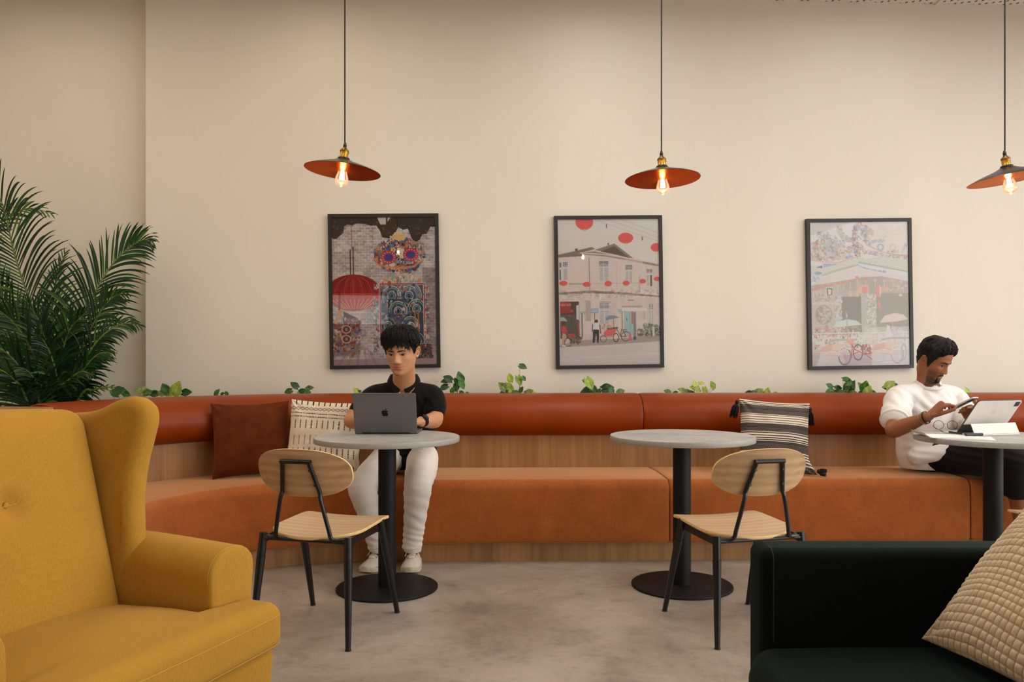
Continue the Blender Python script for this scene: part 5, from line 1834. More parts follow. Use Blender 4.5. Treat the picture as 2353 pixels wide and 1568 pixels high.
# ================================================================== tablet in its folding case
M_case = plain('white_folio', rgb(222, 216, 207), .6, vary=.02, scale=30)
M_case2 = plain('white_folio_emblem', rgb(212, 206, 197), .45)
M_darkside = plain('dark_grey_trim', rgb(46, 44, 46), .5)
def tablet():
    tz = .7505
    bl = P(2241, 992, 4.02)
    t = thing('tablet', 'white tablet case propped open on the table beside the papers', 'tablet', (bl.x, bl.y, tz), math.radians(17))
    w = .285
    # keyboard half lying on the table, away from the camera
    g = G().add(*rbox((0, .0, 0), (w, .20, .006), .0028, (4, 3, 1), 3)); kb = g.obj('keyboard_cover', M_case, t, angle=180)
    # stand flap rising from the rear edge
    f0 = Vector((0, .006, .006)); f1 = Vector((0, .030, .058))
    def slab(p, q, th, x0, x1, r=.0022, n=(30, 1, 20), rad=0, top=True):
        L = (q - p).length; a = math.atan2(q.z - p.z, q.y - p.y)
        Mx = Matrix.Translation((0, p.y, p.z)) @ Matrix.Rotation(a, 4, 'X')
        V, F = rbox((x0, 0, 0), (x1, L, th), r, n, 3)
        def df(x, y, z):
            if rad:
                cx = (x0 + x1) / 2; hx = (x1 - x0) / 2
                dx = abs(x - cx) - (hx - rad); dz = y - (L - rad)
                if dx > 0 and dz > 0:
                    m = max(dx, dz); q_ = math.hypot(dx, dz)
                    x = math.copysign(hx - rad + dx * m / q_, x - cx) + cx; y = L - rad + dz * m / q_
            return Mx @ Vector((x, y, z))
        return [df(*v) for v in V], F, Mx, L
    V, F, _, _ = slab(f0, f1, .004, .0, w)
    mesh('stand_flap', V, F, M_case, t, angle=50)
    # tablet: from the table behind the flap, leaning to the camera; the top half of its back shows
    b0 = Vector((0, .116, .008)); dirv = Vector((0, -.60, .80)).normalized()
    L = .2145
    b1 = b0 + dirv * L
    V, F, Mx, LL = slab(b0, b1, .0065, .0, w, .003, (40, 1, 30), .016)
    body = mesh('tablet_body', V, F, M_darkside, t, angle=50)
    V, F, Mx, LL = slab(b0 + dirv * .062 + Vector((0, -.0068, -.0052)) * 0, b1, .0, .0, w) if False else (None, None, Mx, LL)
    # the back panel: a thin white skin on the camera side
    V, F = rbox((.0025, .060, .0064), (w - .0025, LL - .0025, .0090), .0012, (40, 30, 1), 2)
    def df(x, y, z):
        cx = w / 2; hx = w / 2 - .0025; rad = .015
        dx = abs(x - cx) - (hx - rad); dz = y - (LL - .0025 - rad)
        if dx > 0 and dz > 0:
            m = max(dx, dz); q_ = math.hypot(dx, dz); x = math.copysign(hx - rad + dx * m / q_, x - cx) + cx; y = LL - .0025 - rad + dz * m / q_
        return Mx @ Vector((x, y, z))
    pn = mesh('back_cover', [df(*v) for v in V], F, M_case, t, angle=50)
    V, F = rbox((w - .040, LL - .038, .0088), (w - .012, LL - .010, .0112), .001, (2, 2, 1), 2)
    mesh('camera', [Mx @ Vector(v) for v in V], F, M_darkside, pn, angle=50)
    e = G(); emblem(e, .040, Mx @ Matrix.Translation((w / 2, .145, .0090)) @ Matrix.Rotation(0, 4, 'Z'), .0002); e.obj('emblem', M_case2, pn, smooth=False)
tablet()

# ================================================================== papers, pens, eyeglasses
TZ = .7504
M_paper = plain('white_paper', rgb(236, 233, 228), .75, vary=.015, scale=12)
def sheet(name, cx, cy, rz, w, h, z, label, curl=0.0, cat='paper', group=None, mat=None, wave=.0008, seed=0):
    n = 24; V = []; F = []
    for k in (0, 1):
        for i in range(n + 1):
            for j in range(n + 1):
                x = w * (i / n - .5); y = h * (j / n - .5)
                q = max(0, (.22 - i / n) / .22)
                zz = curl * q * q * (1 if wave else 1) - (.0002 if k else 0) + .0002
                V.append((x + curl * .35 * q * q, y, zz))
    m = (n + 1) ** 2
    for o in (0, m):
        for i in range(n):
            for j in range(n):
                a = o + i * (n + 1) + j
                F.append((a, a + n + 1, a + n + 2, a + 1) if not o else (a, a + 1, a + n + 2, a + n + 1))
    bd = [j for j in range(n + 1)] + [(i + 1) * (n + 1) + n for i in range(n)] + [n * (n + 1) + n - 1 - j for j in range(n)] + [(n - 1 - i) * (n + 1) for i in range(n - 1)]
    for q in range(len(bd)):
        a, b = bd[q], bd[(q + 1) % len(bd)]; F.append((a, b, m + b, m + a))
    o = mesh(name, V, F, mat or M_paper, None, angle=180); o.location = (cx, cy, z); o.rotation_euler = (0, 0, rz)
    return tag(o, label, cat, group)
sheet('paper_sheet', 2.185, 3.955, math.radians(-24), .25, .19, TZ + .0001, 'lowest white sheet of the loose papers, its edge nearest the table rim', .0, group='loose papers', seed=1)
sheet('paper_sheet', 2.150, 3.985, math.radians(-15), .25, .19, TZ + .0012, 'white sheet in the middle of the loose papers', .0, group='loose papers', seed=2.5)
sheet('paper_sheet', 2.116, 4.02, math.radians(-8), .25, .19, TZ + .0024, 'top white sheet of the loose papers, its left end curling up', .022, group='loose papers', seed=4)
def rod(name, a, b, r, mat, label, cat, tip=None, tipmat=None):
    a = Vector(a); b = Vector(b)
    o = mesh(name, *tube([Vector((0, 0, 0)), (b - a) * .97, b - a], [r, r, r * .5], 14, round_end=False), mat, None)
    o.location = a
    if tip: mesh(tip, *tube([(b - a) * .90, (b - a) * .985], [r * 1.06, r * 1.02], 14), tipmat, o)
    return tag(o, label, cat)
zt = TZ + .0085
def onT(px, py, z):
    Y = (CH - z) * FPX / (py - CY); return Vector(((px - CX) / FPX * Y, Y, z))
rod('pen', onT(2181, 993, zt + .002), onT(2217, 998, zt + .001), .0046, M_blackplastic, 'black pen lying on the papers in front of the eyeglasses', 'pen', 'clip', M_steel)
rod('marker', onT(2219, 999.5, TZ + .0095), onT(2258, 998.5, TZ + .0095), .0066, M_blackplastic, 'thick black marker at the right end of the papers', 'pen', 'cap', M_darkside)
rod('stylus', onT(2212, 988.5, TZ + .0105), onT(2249, 991, TZ + .0105), .0044, M_white, 'white stylus with a grey end lying against the tablet stand', 'pen', 'tip', M_darkside)

M_rim = plain('tortoise_metal', rgb(84, 44, 46), .3, metal=.5)
def eyeglasses():
    a = onT(2157.5, 989, TZ + .0075); b = onT(2187.5, 989, TZ + .0075)
    c = (a + b) / 2
    t = thing('eyeglasses', 'round thin-rimmed eyeglasses standing on the papers', 'eyeglasses', (c.x, c.y, TZ + .0075), math.radians(-12))
    r = .0245; zc = r + .002
    for s in (-1, 1):
        cx = s * .033
        ring = [(cx + r * math.cos(q), 0, zc + r * .95 * math.sin(q)) for q in [2 * PI * i / 40 for i in range(40)]]
        fr = frames(ring)
        R = []
        for i in range(40):
            q = 2 * PI * i / 40
            o = Vector((math.cos(q), 0, math.sin(q)))
            R.append([Vector(ring[i]) + o * .0013 * math.cos(w) + Vector((0, 1, 0)) * .0013 * math.sin(w) for w in [2 * PI * k / 8 for k in range(8)]])
        rim = mesh('rim', *loft(R, closed=True, caps=False), M_rim, t)
        mesh('lens', *prism([(p[0], p[2]) for p in [(cx + (r - .001) * math.cos(q), 0, zc + (r - .001) * .95 * math.sin(q)) for q in [2 * PI * i / 40 for i in range(40)]]], -.0005, .0005, Matrix.Rotation(PI / 2, 4, 'X')), pane('eyeglass_lens'), rim, angle=30)
        hx = s * (.033 + r)
        tp = catmull([(hx, 0, zc - .004), (hx + s * .004, -.004, zc - .006), (hx + s * .002, -.06, zc - .014), (hx - s * .006, -.105, .006), (hx - s * .008, -.128, .0035 if s < 0 else .016)], 6)
        tm = mesh('temple', *tube(tp, .0009, 8), M_steel, t)
        tt = catmull([(hx - s * .005, -.100, .0075), (hx - s * .006, -.112, .0045), (hx - s * .008, -.130, .004 if s < 0 else .018)], 4)
        mesh('temple_tip', *tube(tt, [.0012] + [.0022] * (len(tt) - 1), 8), M_blackplastic, tm)
    mesh('bridge', *tube(catmull([(-.0095, 0, zc + .003), (0, 0, zc + .0075), (.0095, 0, zc + .003)], 5), .0010, 8), M_steel, t)
eyeglasses()

# ================================================================== phone held by the second man
def phone():
    A = PH_A; L, S, Nn = PH_L, PH_S, PH_N
    M = Matrix((L, S, Nn)).transposed().to_4x4()
    t = thing('phone', 'phone in a clear case held by the man in the white t-shirt', 'phone', A)
    def tr(VF): return [M @ Vector(v) for v in VF[0]], VF[1]
    l, w, h = .150, .073, .0085
    def dr(V):
        out = []
        for x, y, z in V:
            r = .011; dx = abs(x - l / 2) - (l / 2 - r); dy = abs(y - w / 2) - (w / 2 - r)
            if dx > 0 and dy > 0:
                m = max(dx, dy); q = math.hypot(dx, dy)
                x = l / 2 + math.copysign(l / 2 - r + dx * m / q, x - l / 2); y = w / 2 + math.copysign(w / 2 - r + dy * m / q, y - w / 2)
            out.append((x, y, z))
        return out
    V, F = rbox((0, 0, 0), (l, w, h), .0022, (40, 24, 1), 3)
    bd = mesh('body', *tr((dr(V), F)), plain('mauve_phone_back', rgb(70, 52, 56), .3, vary=.5, scale=60), t, angle=60)
    V, F = rbox((.110, .006, -.003), (.145, .042, .001), .001, (2, 2, 1), 2)
    cm = mesh('camera_bump', *tr((V, F)), plain('phone_camera_glass', rgb(30, 26, 28), .15), bd, angle=60)
    for x, y in ((.119, .015), (.119, .033), (.136, .024)):
        mesh('camera_lens', *tube([M @ Vector((x, y, -.0028)), M @ Vector((x, y, -.0045))], [.0068, .0062], 16), M_blackplastic, cm)
    fr = G()
    for z0 in (.0,):
        loop = dr([(x, 0, h / 2) for x in np.linspace(0, l, 24)] + [(l, y, h / 2) for y in np.linspace(.002, w, 12)] + [(x, w, h / 2) for x in np.linspace(l - .004, 0, 24)] + [(0, y, h / 2) for y in np.linspace(w - .004, .004, 10)])
        n = len(loop); R = []
        for i, p in enumerate(loop):
            o = Vector((p[0] - l / 2, p[1] - w / 2, 0)).normalized()
            R.append([M @ (Vector(p) + o * a + Vector((0, 0, b))) for a, b in ((-.0006, -.0042), (.0010, -.0036), (.0010, .0036), (-.0006, .0042))])
        fr.add(*loft(R, closed=True, caps=False))
    fr.obj('case', plain('clear_silicone_case', rgb(206, 196, 192), .3), t, angle=60)
    V, F = box((.004, .004, h - .0002), (l - .004, w - .004, h + .0006))
    mesh('screen', *tr((V, F)), emit('phone_screen', rgb(180, 190, 205), .5), bd, smooth=False)
    return t
phone()

# ================================================================== plants in the bench trough
def _leaf(name, c0, c1, c2):
    k = N(name)
    a = k.n('Attribute', attribute_name='tint')
    f = k.noise(k.coord(), 120, 4, .6)
    col = k.mix(a.outputs['Color'], k.ramp(f, [(.35, (.7, .75, .6, 1)), (.65, (1.25, 1.2, 1.1, 1))]), .8, 'MULTIPLY')
    p = k.n('BsdfPrincipled'); k.l(col, p.inputs['Base Color']); p.inputs['Roughness'].default_value = .38
    tr = k.n('BsdfTranslucent'); k.l(col, tr.inputs['Color'])
    m = k.n('MixShader'); m.inputs[0].default_value = .22; k.l(p.outputs[0], m.inputs[1]); k.l(tr.outputs[0], m.inputs[2]); k.l(m.outputs[0], k.out.inputs[0])
    return k.m
M_leaf = _leaf('pothos_leaf', 0, 0, 0)
M_stem = plain('pothos_stem', rgb(92, 112, 44), .5, vary=.2, scale=60)
TONES = {0: (30, 74, 30), 1: (56, 106, 36), 2: (150, 172, 62), 3: (104, 128, 52)}
def heart(n=10):
    rows = []
    for i in range(n + 1):
        t = i / n
        w = .40 * (math.sin(PI * min(1, (t + .06) / 1.06) ** .72)) ** .85 if t < 1 else 0
        rows.append((t, max(w, 0.004)))
    return rows
def add_leaf(V, F, C, base, d, nrm, L, tone, r):
    d = d.normalized(); nrm = (nrm - d * nrm.dot(d)).normalized(); s = d.cross(nrm)
    rows = heart(); m = 5; b0 = len(V)
    fold = r.uniform(.12, .4); droop = r.uniform(.05, .35)
    var = tone in (2, 3) or r.random() < .3
    c = np.array(TONES[tone]) / 255 * r.uniform(.85, 1.15)
    for i, (t, w) in enumerate(rows):
        for j in range(-m, m + 1):
            u = j / m
            back = -.10 * (abs(u) ** 1.5) * (1 if i == 0 else 0) - (.10 * abs(u) * max(0, 1 - t * 4))
            p = base + d * (L * (t + back)) + s * (L * w * u) + nrm * (L * (fold * w * abs(u) * .6 - droop * t * t * .5 + .02 * math.sin(t * 9 + u * 3)))
            V.append(tuple(p))
            k = c.copy()
            if var and r.random() < .35: k = k * .6 + np.array((190, 196, 110)) / 255 * .4
            if j == 0: k = k * 1.15
            C.append(k)
    W = 2 * m + 1
    for i in range(len(rows) - 1):
        for j in range(W - 1):
            a = b0 + i * W + j; F.append((a, a + 1, a + W + 1, a + W))
def troughY(px):
    q = (px - CX) / FPX
    if px > 740:
        x = q * 5.3; return 5.05 + .025 * (x + .85) + .285
    best = None
    for i in range(0, 700):
        a = math.radians(i / 10); x = -.85 - 1.685 * math.sin(a); y = 3.65 + 1.685 * math.cos(a)
        e = abs(x / y - q)
        if best is None or e < best[0]: best = (e, y)
    return best[1]
PLANTS = [
    ('pothos with one dark leaf over the bench beside the palm', [(274, 899, 30, 15, 0), (262, 903, 22, 150, 1), (291, 906, 18, -20, 1)]),
    ('variegated pothos with a lime leaf, above the yellow armchair', [(325, 899, 30, 160, 3), (340, 902, 20, 20, 1), (358, 905, 20, 0, 0), (379, 893, 26, 120, 1), (406, 893, 34, 70, 2), (395, 902, 24, 10, 2), (429, 902, 22, 5, 0), (370, 903, 20, 170, 3)]),
    ('small pothos barely showing above the curved backrest', [(499, 902, 18, 60, 1), (520, 904, 11, 120, 1), (512, 905, 10, 20, 0)]),
    ('dark green pothos above the brown cushion', [(676, 885, 20, 140, 0), (662, 900, 17, 200, 0), (695, 899, 17, 30, 0), (712, 892, 17, 15, 0), (708, 902, 14, 0, 1), (688, 903, 12, 170, 1)]),
    ('pothos sprig at the left shoulder of the man in black', [(818, 897, 16, 130, 2), (826, 901, 12, 40, 1)]),
    ('upright pothos under the right edge of the first picture', [(1057, 868, 27, 98, 1), (1029, 870, 21, 150, 0), (1021, 877, 17, 185, 0), (1019, 891, 21, 200, 0), (1047, 874, 12, 110, 0), (1062, 886, 19, -60, 1), (1049, 890, 20, -95, 0), (1061, 902, 11, 0, 0), (1074, 903, 7, 10, 0), (1040, 896, 14, 70, 1)]),
    ('tall lime variegated pothos between the first two pictures', [(1172, 868, 20, 100, 2), (1202, 843, 18, -18, 1), (1154, 888, 23, 130, 3), (1171, 895, 28, -40, 2), (1193, 875, 21, -70, 2), (1204, 871, 13, -50, 1), (1157, 902, 20, 190, 0), (1198, 895, 14, 60, 1), (1217, 900, 17, 20, 3), (1228, 904, 13, -5, 2), (1185, 902, 16, 150, 1), (1210, 902, 14, 160, 0)]),
    ('spreading dark pothos under the middle picture', [(1344, 877, 15, 150, 1), (1355, 883, 28, -60, 2), (1365, 895, 20, -40, 1), (1348, 898, 28, 185, 0), (1376, 899, 14, 60, 0), (1397, 892, 27, 10, 0), (1389, 900, 19, 160, 0), (1406, 900, 18, -70, 1), (1427, 900, 18, 20, 1), (1370, 903, 16, 20, 0)]),
    ('lime trailing pothos right of the middle picture', [(1533, 900, 15, 160, 1), (1551, 903, 11, 180, 1), (1568, 898, 21, 150, 3), (1580, 902, 20, 10, 3), (1596, 881, 15, 95, 2), (1612, 881, 13, 5, 2), (1592, 891, 15, 170, 2), (1604, 895, 18, -30, 2), (1620, 899, 17, -80, 2), (1637, 884, 17, 110, 2), (1639, 891, 13, -80, 2), (1590, 903, 14, 0, 1)]),
    ('low pothos just left of the third picture', [(1720, 903, 15, 175, 0), (1733, 902, 15, 30, 0), (1745, 900, 21, 30, 3), (1763, 900, 19, 70, 2), (1783, 904, 11, 10, 2), (1752, 904, 14, 0, 0)]),
    ('glossy dark pothos under the left half of the third picture', [(1906, 887, 17, 150, 1), (1925, 892, 19, 160, 0), (1948, 874, 21, -8, 1), (1952, 884, 17, 0, 0), (1949, 895, 36, -110, 0), (1907, 900, 21, 185, 0), (1933, 901, 17, 20, 0), (1920, 902, 16, 60, 0), (1962, 902, 15, 0, 1)]),
    ('bright upright pothos under the right half of the third picture', [(1979, 890, 25, 118, 1), (1988, 888, 26, 82, 1), (1995, 898, 25, 60, 2), (1981, 903, 17, 170, 1), (2007, 903, 15, -10, 0)]),
    ('pothos behind the right shoulder of the man in white', [(2046, 884, 26, 40, 2), (2039, 890, 21, 180, 0), (2056, 885, 15, 20, 1), (2048, 898, 16, -60, 1)]),
    ('pothos tendril beside the left shoulder of the man in white', [(2222, 897, 14, 110, 2), (2229, 904, 13, -20, 2)]),
]
def plant(i, label, leaves):
    r = random.Random(100 + i)
    mx = sum(l[0] for l in leaves) / len(leaves); Y0 = troughY(mx)
    root = Vector(((mx - CX) / FPX * Y0, Y0, .8005))
    V = []; F = []; C = []; st = G()
    for (px, py, L, ang, tone) in leaves:
        Y = Y0 + r.uniform(-.02, .03)
        c = P(px, py, Y) - root; Lm = L / FPX * Y
        d = Vector((math.cos(math.radians(ang)), r.uniform(-.35, .2), math.sin(math.radians(ang)))).normalized()
        nrm = Vector((r.uniform(-.4, .4), -1, r.uniform(.1, .9)))
        b = c - d * Lm * .5
        add_leaf(V, F, C, b, d, nrm, Lm * 1.05, tone, r)
        foot = Vector((r.uniform(-.015, .015) + c.x * .25, r.uniform(-.015, .015), .002))
        mid = foot.lerp(b, .55) + Vector((r.uniform(-.012, .012), r.uniform(-.01, .01), .012))
        st.add(*tube(catmull([foot, mid, b], 5), [.0016] * 6 + [.0011] * 4 + [.0009], 6))
    t = thing('pothos_plant', label, 'plant', root, 0, 'pothos in the bench trough')
    st.obj('stems', M_stem, t)
    mesh('foliage', V, F, M_leaf, t, angle=180, col=C, fix=False)
for i, (lb, lv) in enumerate(PLANTS): plant(i, lb, lv)

# ================================================================== areca palm
M_palm = _leaf('palm_leaflet', 0, 0, 0)
M_stalk = plain('palm_stalk', rgb(96, 118, 48), .45, vary=.25, scale=20)
M_dry = plain('dry_palm_stalk', rgb(176, 92, 40), .7, vary=.2, scale=30)
def palm():
    org = Vector((-2.86, 4.98, 0))
    t = thing('areca_palm', 'large areca palm with arching fronds in the left corner behind the bench', 'palm', org)
    pr = [(.0005, 0), (.17, 0), (.18, .012), (.215, .36), (.235, .372), (.235, .40), (.212, .40), (.205, .37), (.0005, .365)]
    pot = mesh('pot', *lathe(pr, 48), plain('charcoal_planter', rgb(64, 58, 54), .6, vary=.1, scale=20), t, angle=35)
    mesh('soil', *lathe([(.0005, .3655), (.206, .3655), (.206, .372), (.0005, .378)], 32), M_soil, pot)
    r = random.Random(5)
    def frond(keys, Lmax, n, seed, dens=1.0, dark=1.0, droop=.5, spread=.75, start=.28, hook=0):
        r = random.Random(seed)
        pts = [Vector(k) - org for k in keys]
        foot = Vector((r.uniform(-.10, .10), r.uniform(-.08, .08), .372))
        ax = [np.array(p) for p in catmull([foot] + pts, 10)]
        ax = [Vector(a) for a in ax]
        m = len(ax)
        rr = [.0085 * (1 - i / m) ** .8 + .0012 for i in range(m)]
        V = []; F = []; C = []
        # arc positions
        cum = [0]
        for i in range(1, m): cum.append(cum[-1] + (ax[i] - ax[i - 1]).length)
        tot = cum[-1]
        def at(s):
            s = max(0, min(tot * .9999, s))
            for i in range(1, m):
                if cum[i] >= s:
                    k = (s - cum[i - 1]) / max(1e-6, cum[i] - cum[i - 1]); return ax[i - 1].lerp(ax[i], k), (ax[i] - ax[i - 1]).normalized()
        vis = Vector((0, -1, .25)).normalized()
        n = int(n * 1.35)
        for i in range(n):
            u = start + (1 - start) * (i + .5) / n
            p, tg = at(u * tot)
            k = (u - start) / (1 - start)
            Ln = Lmax * (math.sin(PI * (.16 + .80 * k))) ** .8 * r.uniform(.9, 1.08)
            face = (vis - tg * vis.dot(tg)).normalized()
            side = tg.cross(face)
            for s in (-1, 1):
                if r.random() > dens: continue
                sp = spread * (1 - .45 * k)
                d = (tg * (.55 + .45 * k) + side * s * sp + face * r.uniform(-.05, .35)).normalized()
                w0 = (.0058 + .0028 * r.random()) * min(1, Ln / .2 + .3)
                b0 = len(V); pos = p.copy(); q = 9
                c = np.array((22, 58, 24)) / 255 * r.uniform(.65, 1.25) * dark
                if r.random() < .12: c = np.array((58, 96, 34)) / 255
                dd = d.copy()
                for a in range(q + 1):
                    f = a / q
                    nn = dd.cross(tg); nn = nn.normalized() if nn.length > 1e-4 else face
                    if nn.dot(face) < 0: nn = -nn
                    sd = dd.cross(nn).normalized()
                    w = w0 * (math.sin(PI * min(1, f * .9 + .1)) ** .6 if f < .98 else .06)
                    V += [tuple(pos - sd * w + nn * w * .35), tuple(pos), tuple(pos + sd * w + nn * w * .35)]
                    C += [c, c * 1.2, c]
                    dd = (dd + Vector((0, 0, -1)) * droop * (.35 + f) / q * 1.5).normalized()
                    pos = pos + dd * (Ln / q)
                for a in range(q):
                    for e in (0, 1):
                        x = b0 + a * 3 + e; F.append((x, x + 1, x + 4, x + 3))
        fr = mesh('frond', V, F, M_palm, t, angle=180, col=C, fix=False)
        mesh('stalk', *tube(ax, rr, 8), M_stalk, fr)
    D = [ # keys (px, py, Y), leaflet length, pairs
        ([(150, 915, 5.0), (112, 800, 5.0), (68, 690, 5.0), (32, 580, 4.98), (6, 470, 4.95), (-40, 385, 4.9)], .44, 46, 1.0, .85),
        ([(150, 915, 5.0), (172, 800, 5.02), (210, 690, 5.06), (262, 604, 5.1), (318, 556, 5.12), (352, 556, 5.1)], .35, 44, .85, .8),
        ([(155, 915, 4.96), (178, 830, 4.98), (212, 750, 5.0), (252, 690, 5.0), (292, 672, 4.98)], .26, 32, 1.0, .75),
        ([(165, 915, 4.9), (192, 835, 4.9), (232, 776, 4.92), (280, 745, 4.95), (322, 748, 4.96)], .21, 28, 1.1, .75),
        ([(-60, 800, 5.0), (-60, 620, 5.05), (-10, 520, 5.1), (60, 480, 5.15), (122, 492, 5.18)], .22, 34, .6, .8),
        ([(110, 915, 4.85), (80, 820, 4.8), (30, 740, 4.75), (-40, 690, 4.7)], .30, 34, .6, .75),
        ([(120, 915, 4.9), (110, 830, 4.85), (95, 750, 4.8), (60, 690, 4.78)], .24, 30, .6, .75),
        ([(130, 915, 4.95), (140, 830, 4.9), (160, 760, 4.88), (200, 715, 4.86)], .24, 30, .65, .75),
        ([(90, 915, 4.8), (50, 850, 4.75), (0, 800, 4.7), (-60, 785, 4.66)], .26, 30, .6, .7),
        ([(130, 915, 4.85), (130, 860, 4.8), (110, 800, 4.76), (90, 770, 4.72)], .20, 26, .8, .7),
        ([(160, 915, 4.9), (185, 860, 4.86), (225, 815, 4.84), (262, 812, 4.84)], .16, 24, .8, .7),
        ([(100, 915, 4.9), (60, 800, 4.98), (10, 700, 5.0), (-20, 600, 5.0)], .30, 34, .5, .75),
        ([(70, 915, 4.9), (20, 860, 4.9), (-30, 830, 4.9), (-80, 830, 4.9)], .26, 28, .6, .75),
        ([(140, 915, 5.1), (120, 760, 5.2), (125, 660, 5.25), (150, 580, 5.28)], .20, 26, .5, .7),
        ([(60, 915, 4.8), (40, 880, 4.7), (0, 850, 4.66), (-50, 850, 4.62)], .24, 26, .7, .7),
        ([(180, 918, 4.84), (215, 897, 4.8), (250, 890, 4.78), (285, 893, 4.77)], .075, 16, .3, .8),
        ([(120, 915, 4.82), (150, 880, 4.78), (185, 855, 4.76), (215, 862, 4.74)], .16, 22, .8, .7),
        ([(100, 915, 4.85), (85, 880, 4.76), (60, 850, 4.7), (30, 845, 4.68)], .18, 24, .8, .7),
    ]
    for i, (k, L, n, dr, sp) in enumerate(D):
        frond([P(*q) for q in k], L, n, 40 + i, .97, 1.0, dr, sp)
    dk = [P(-10, 478, 5.0), P(22, 490, 5.0), P(42, 512, 5.0), (P(56, 548, 5.0))]
    mesh('dry_stalk', *tube(catmull([Vector(q) - org for q in dk], 6), [.0035] * 10 + [.0025] * 8 + [.001], 6), M_dry, t, label='dried orange stalk')
    dk = [P(-10, 470, 5.0), P(25, 473, 5.0), P(50, 490, 5.0)]
    mesh('dry_stalk', *tube(catmull([Vector(q) - org for q in dk], 6), [.0025] * 12 + [.001], 6), M_dry, t, label='dried orange stalk')
palm()
# ================================================================== framed pictures: printed sheets coloured point by point
class Canvas:
    def __init__(s, x0, y0, x1, y1, W=300, H=430, bg=(200, 190, 180), seed=1):
        s.W, s.H = W, H
        s.X, s.Y = np.meshgrid(np.linspace(x0, x1, W), np.linspace(y0, y1, H))
        s.A = np.tile(np.array(bg, float), (H, W, 1)); s.r = np.random.default_rng(seed)
        s.px = (x1 - x0) / W

    def put(s, m, col, a=1.0):
        m = np.asarray(m, float) * a
        s.A = s.A * (1 - m[..., None]) + np.array(col, float) * m[..., None]

    def rect(s, x0, y0, x1, y1, col, a=1.0): s.put((s.X >= x0) & (s.X <= x1) & (s.Y >= y0) & (s.Y <= y1), col, a)

    def inside(s, pts):
        m = np.zeros(s.X.shape, bool); n = len(pts)
        for i in range(n):
            (xa, ya), (xb, yb) = pts[i], pts[(i + 1) % n]
            if ya == yb: continue
            m ^= ((s.Y < max(ya, yb)) & (s.Y >= min(ya, yb)) & (s.X < xa + (s.Y - ya) * (xb - xa) / (yb - ya)))
        return m

    def poly(s, pts, col, a=1.0): s.put(s.inside(pts), col, a)

    def ell(s, cx, cy, rx, ry, col, a=1.0): s.put(((s.X - cx) / rx) ** 2 + ((s.Y - cy) / ry) ** 2 <= 1, col, a)

    def ring(s, cx, cy, rx, ry, w, col, a=1.0):
        d = np.sqrt(((s.X - cx) / rx) ** 2 + ((s.Y - cy) / ry) ** 2)
        s.put(np.abs(d - 1) * min(rx, ry) < w, col, a)

    def line(s, pts, w, col, a=1.0):
        for (xa, ya), (xb, yb) in zip(pts[:-1], pts[1:]):
            L2 = (xb - xa) ** 2 + (yb - ya) ** 2 + 1e-9
            t = np.clip(((s.X - xa) * (xb - xa) + (s.Y - ya) * (yb - ya)) / L2, 0, 1)
            d = np.hypot(s.X - xa - t * (xb - xa), s.Y - ya - t * (yb - ya))
            s.put(np.clip((w - d) / s.px + .5, 0, 1), col, a)

    def noise(s, sx, sy, seed=0):
        r = np.random.default_rng(seed); gx = s.X / sx; gy = s.Y / sy
        x0 = np.floor(gx).astype(int); y0 = np.floor(gy).astype(int); fx = gx - x0; fy = gy - y0
        fx = fx * fx * (3 - 2 * fx); fy = fy * fy * (3 - 2 * fy)
        T = r.random((256, 256)); q = lambda a, b: T[b % 256, a % 256]
        return (q(x0, y0) * (1 - fx) + q(x0 + 1, y0) * fx) * (1 - fy) + (q(x0, y0 + 1) * (1 - fx) + q(x0 + 1, y0 + 1) * fx) * fy

    def mottle(s, m, amt, sx, sy, seed=0):
        k = 1 + (s.noise(sx, sy, seed) - .5) * 2 * amt
        s.A = np.where(np.asarray(m)[..., None], s.A * k[..., None], s.A)

    def blobs(s, m, n, cols, r0, r1, a=1.0):
        ys, xs = np.nonzero(m)
        for _ in range(n):
            i = s.r.integers(len(xs)); cx, cy = s.X[ys[i], xs[i]], s.Y[ys[i], xs[i]]
            rx, ry = s.r.uniform(r0, r1), s.r.uniform(r0, r1)
            c = cols[s.r.integers(len(cols))]
            if s.r.random() < .4: s.ring(cx, cy, rx, ry, s.px * .9, c, a)
            else: s.ell(cx, cy, rx, ry, c, a)

    def bricks(s, m, bw, bh, c0, c1, mortar, mw=.12):
        row = np.floor(s.Y / bh).astype(int); xx = s.X / bw + (row % 2) * .5; col = np.floor(xx).astype(int)
        T = np.random.default_rng(3).random((512, 512)); t = T[row % 512, col % 512][..., None]
        c = np.array(c0) * (1 - t) + np.array(c1) * t
        mo = ((s.Y / bh) % 1 < mw * 1.4) | (xx % 1 < mw)
        c = np.where(mo[..., None], np.array(mortar, float), c)
        s.A = np.where(np.asarray(m)[..., None], c, s.A)

ALL = lambda s: np.ones(s.X.shape, bool)

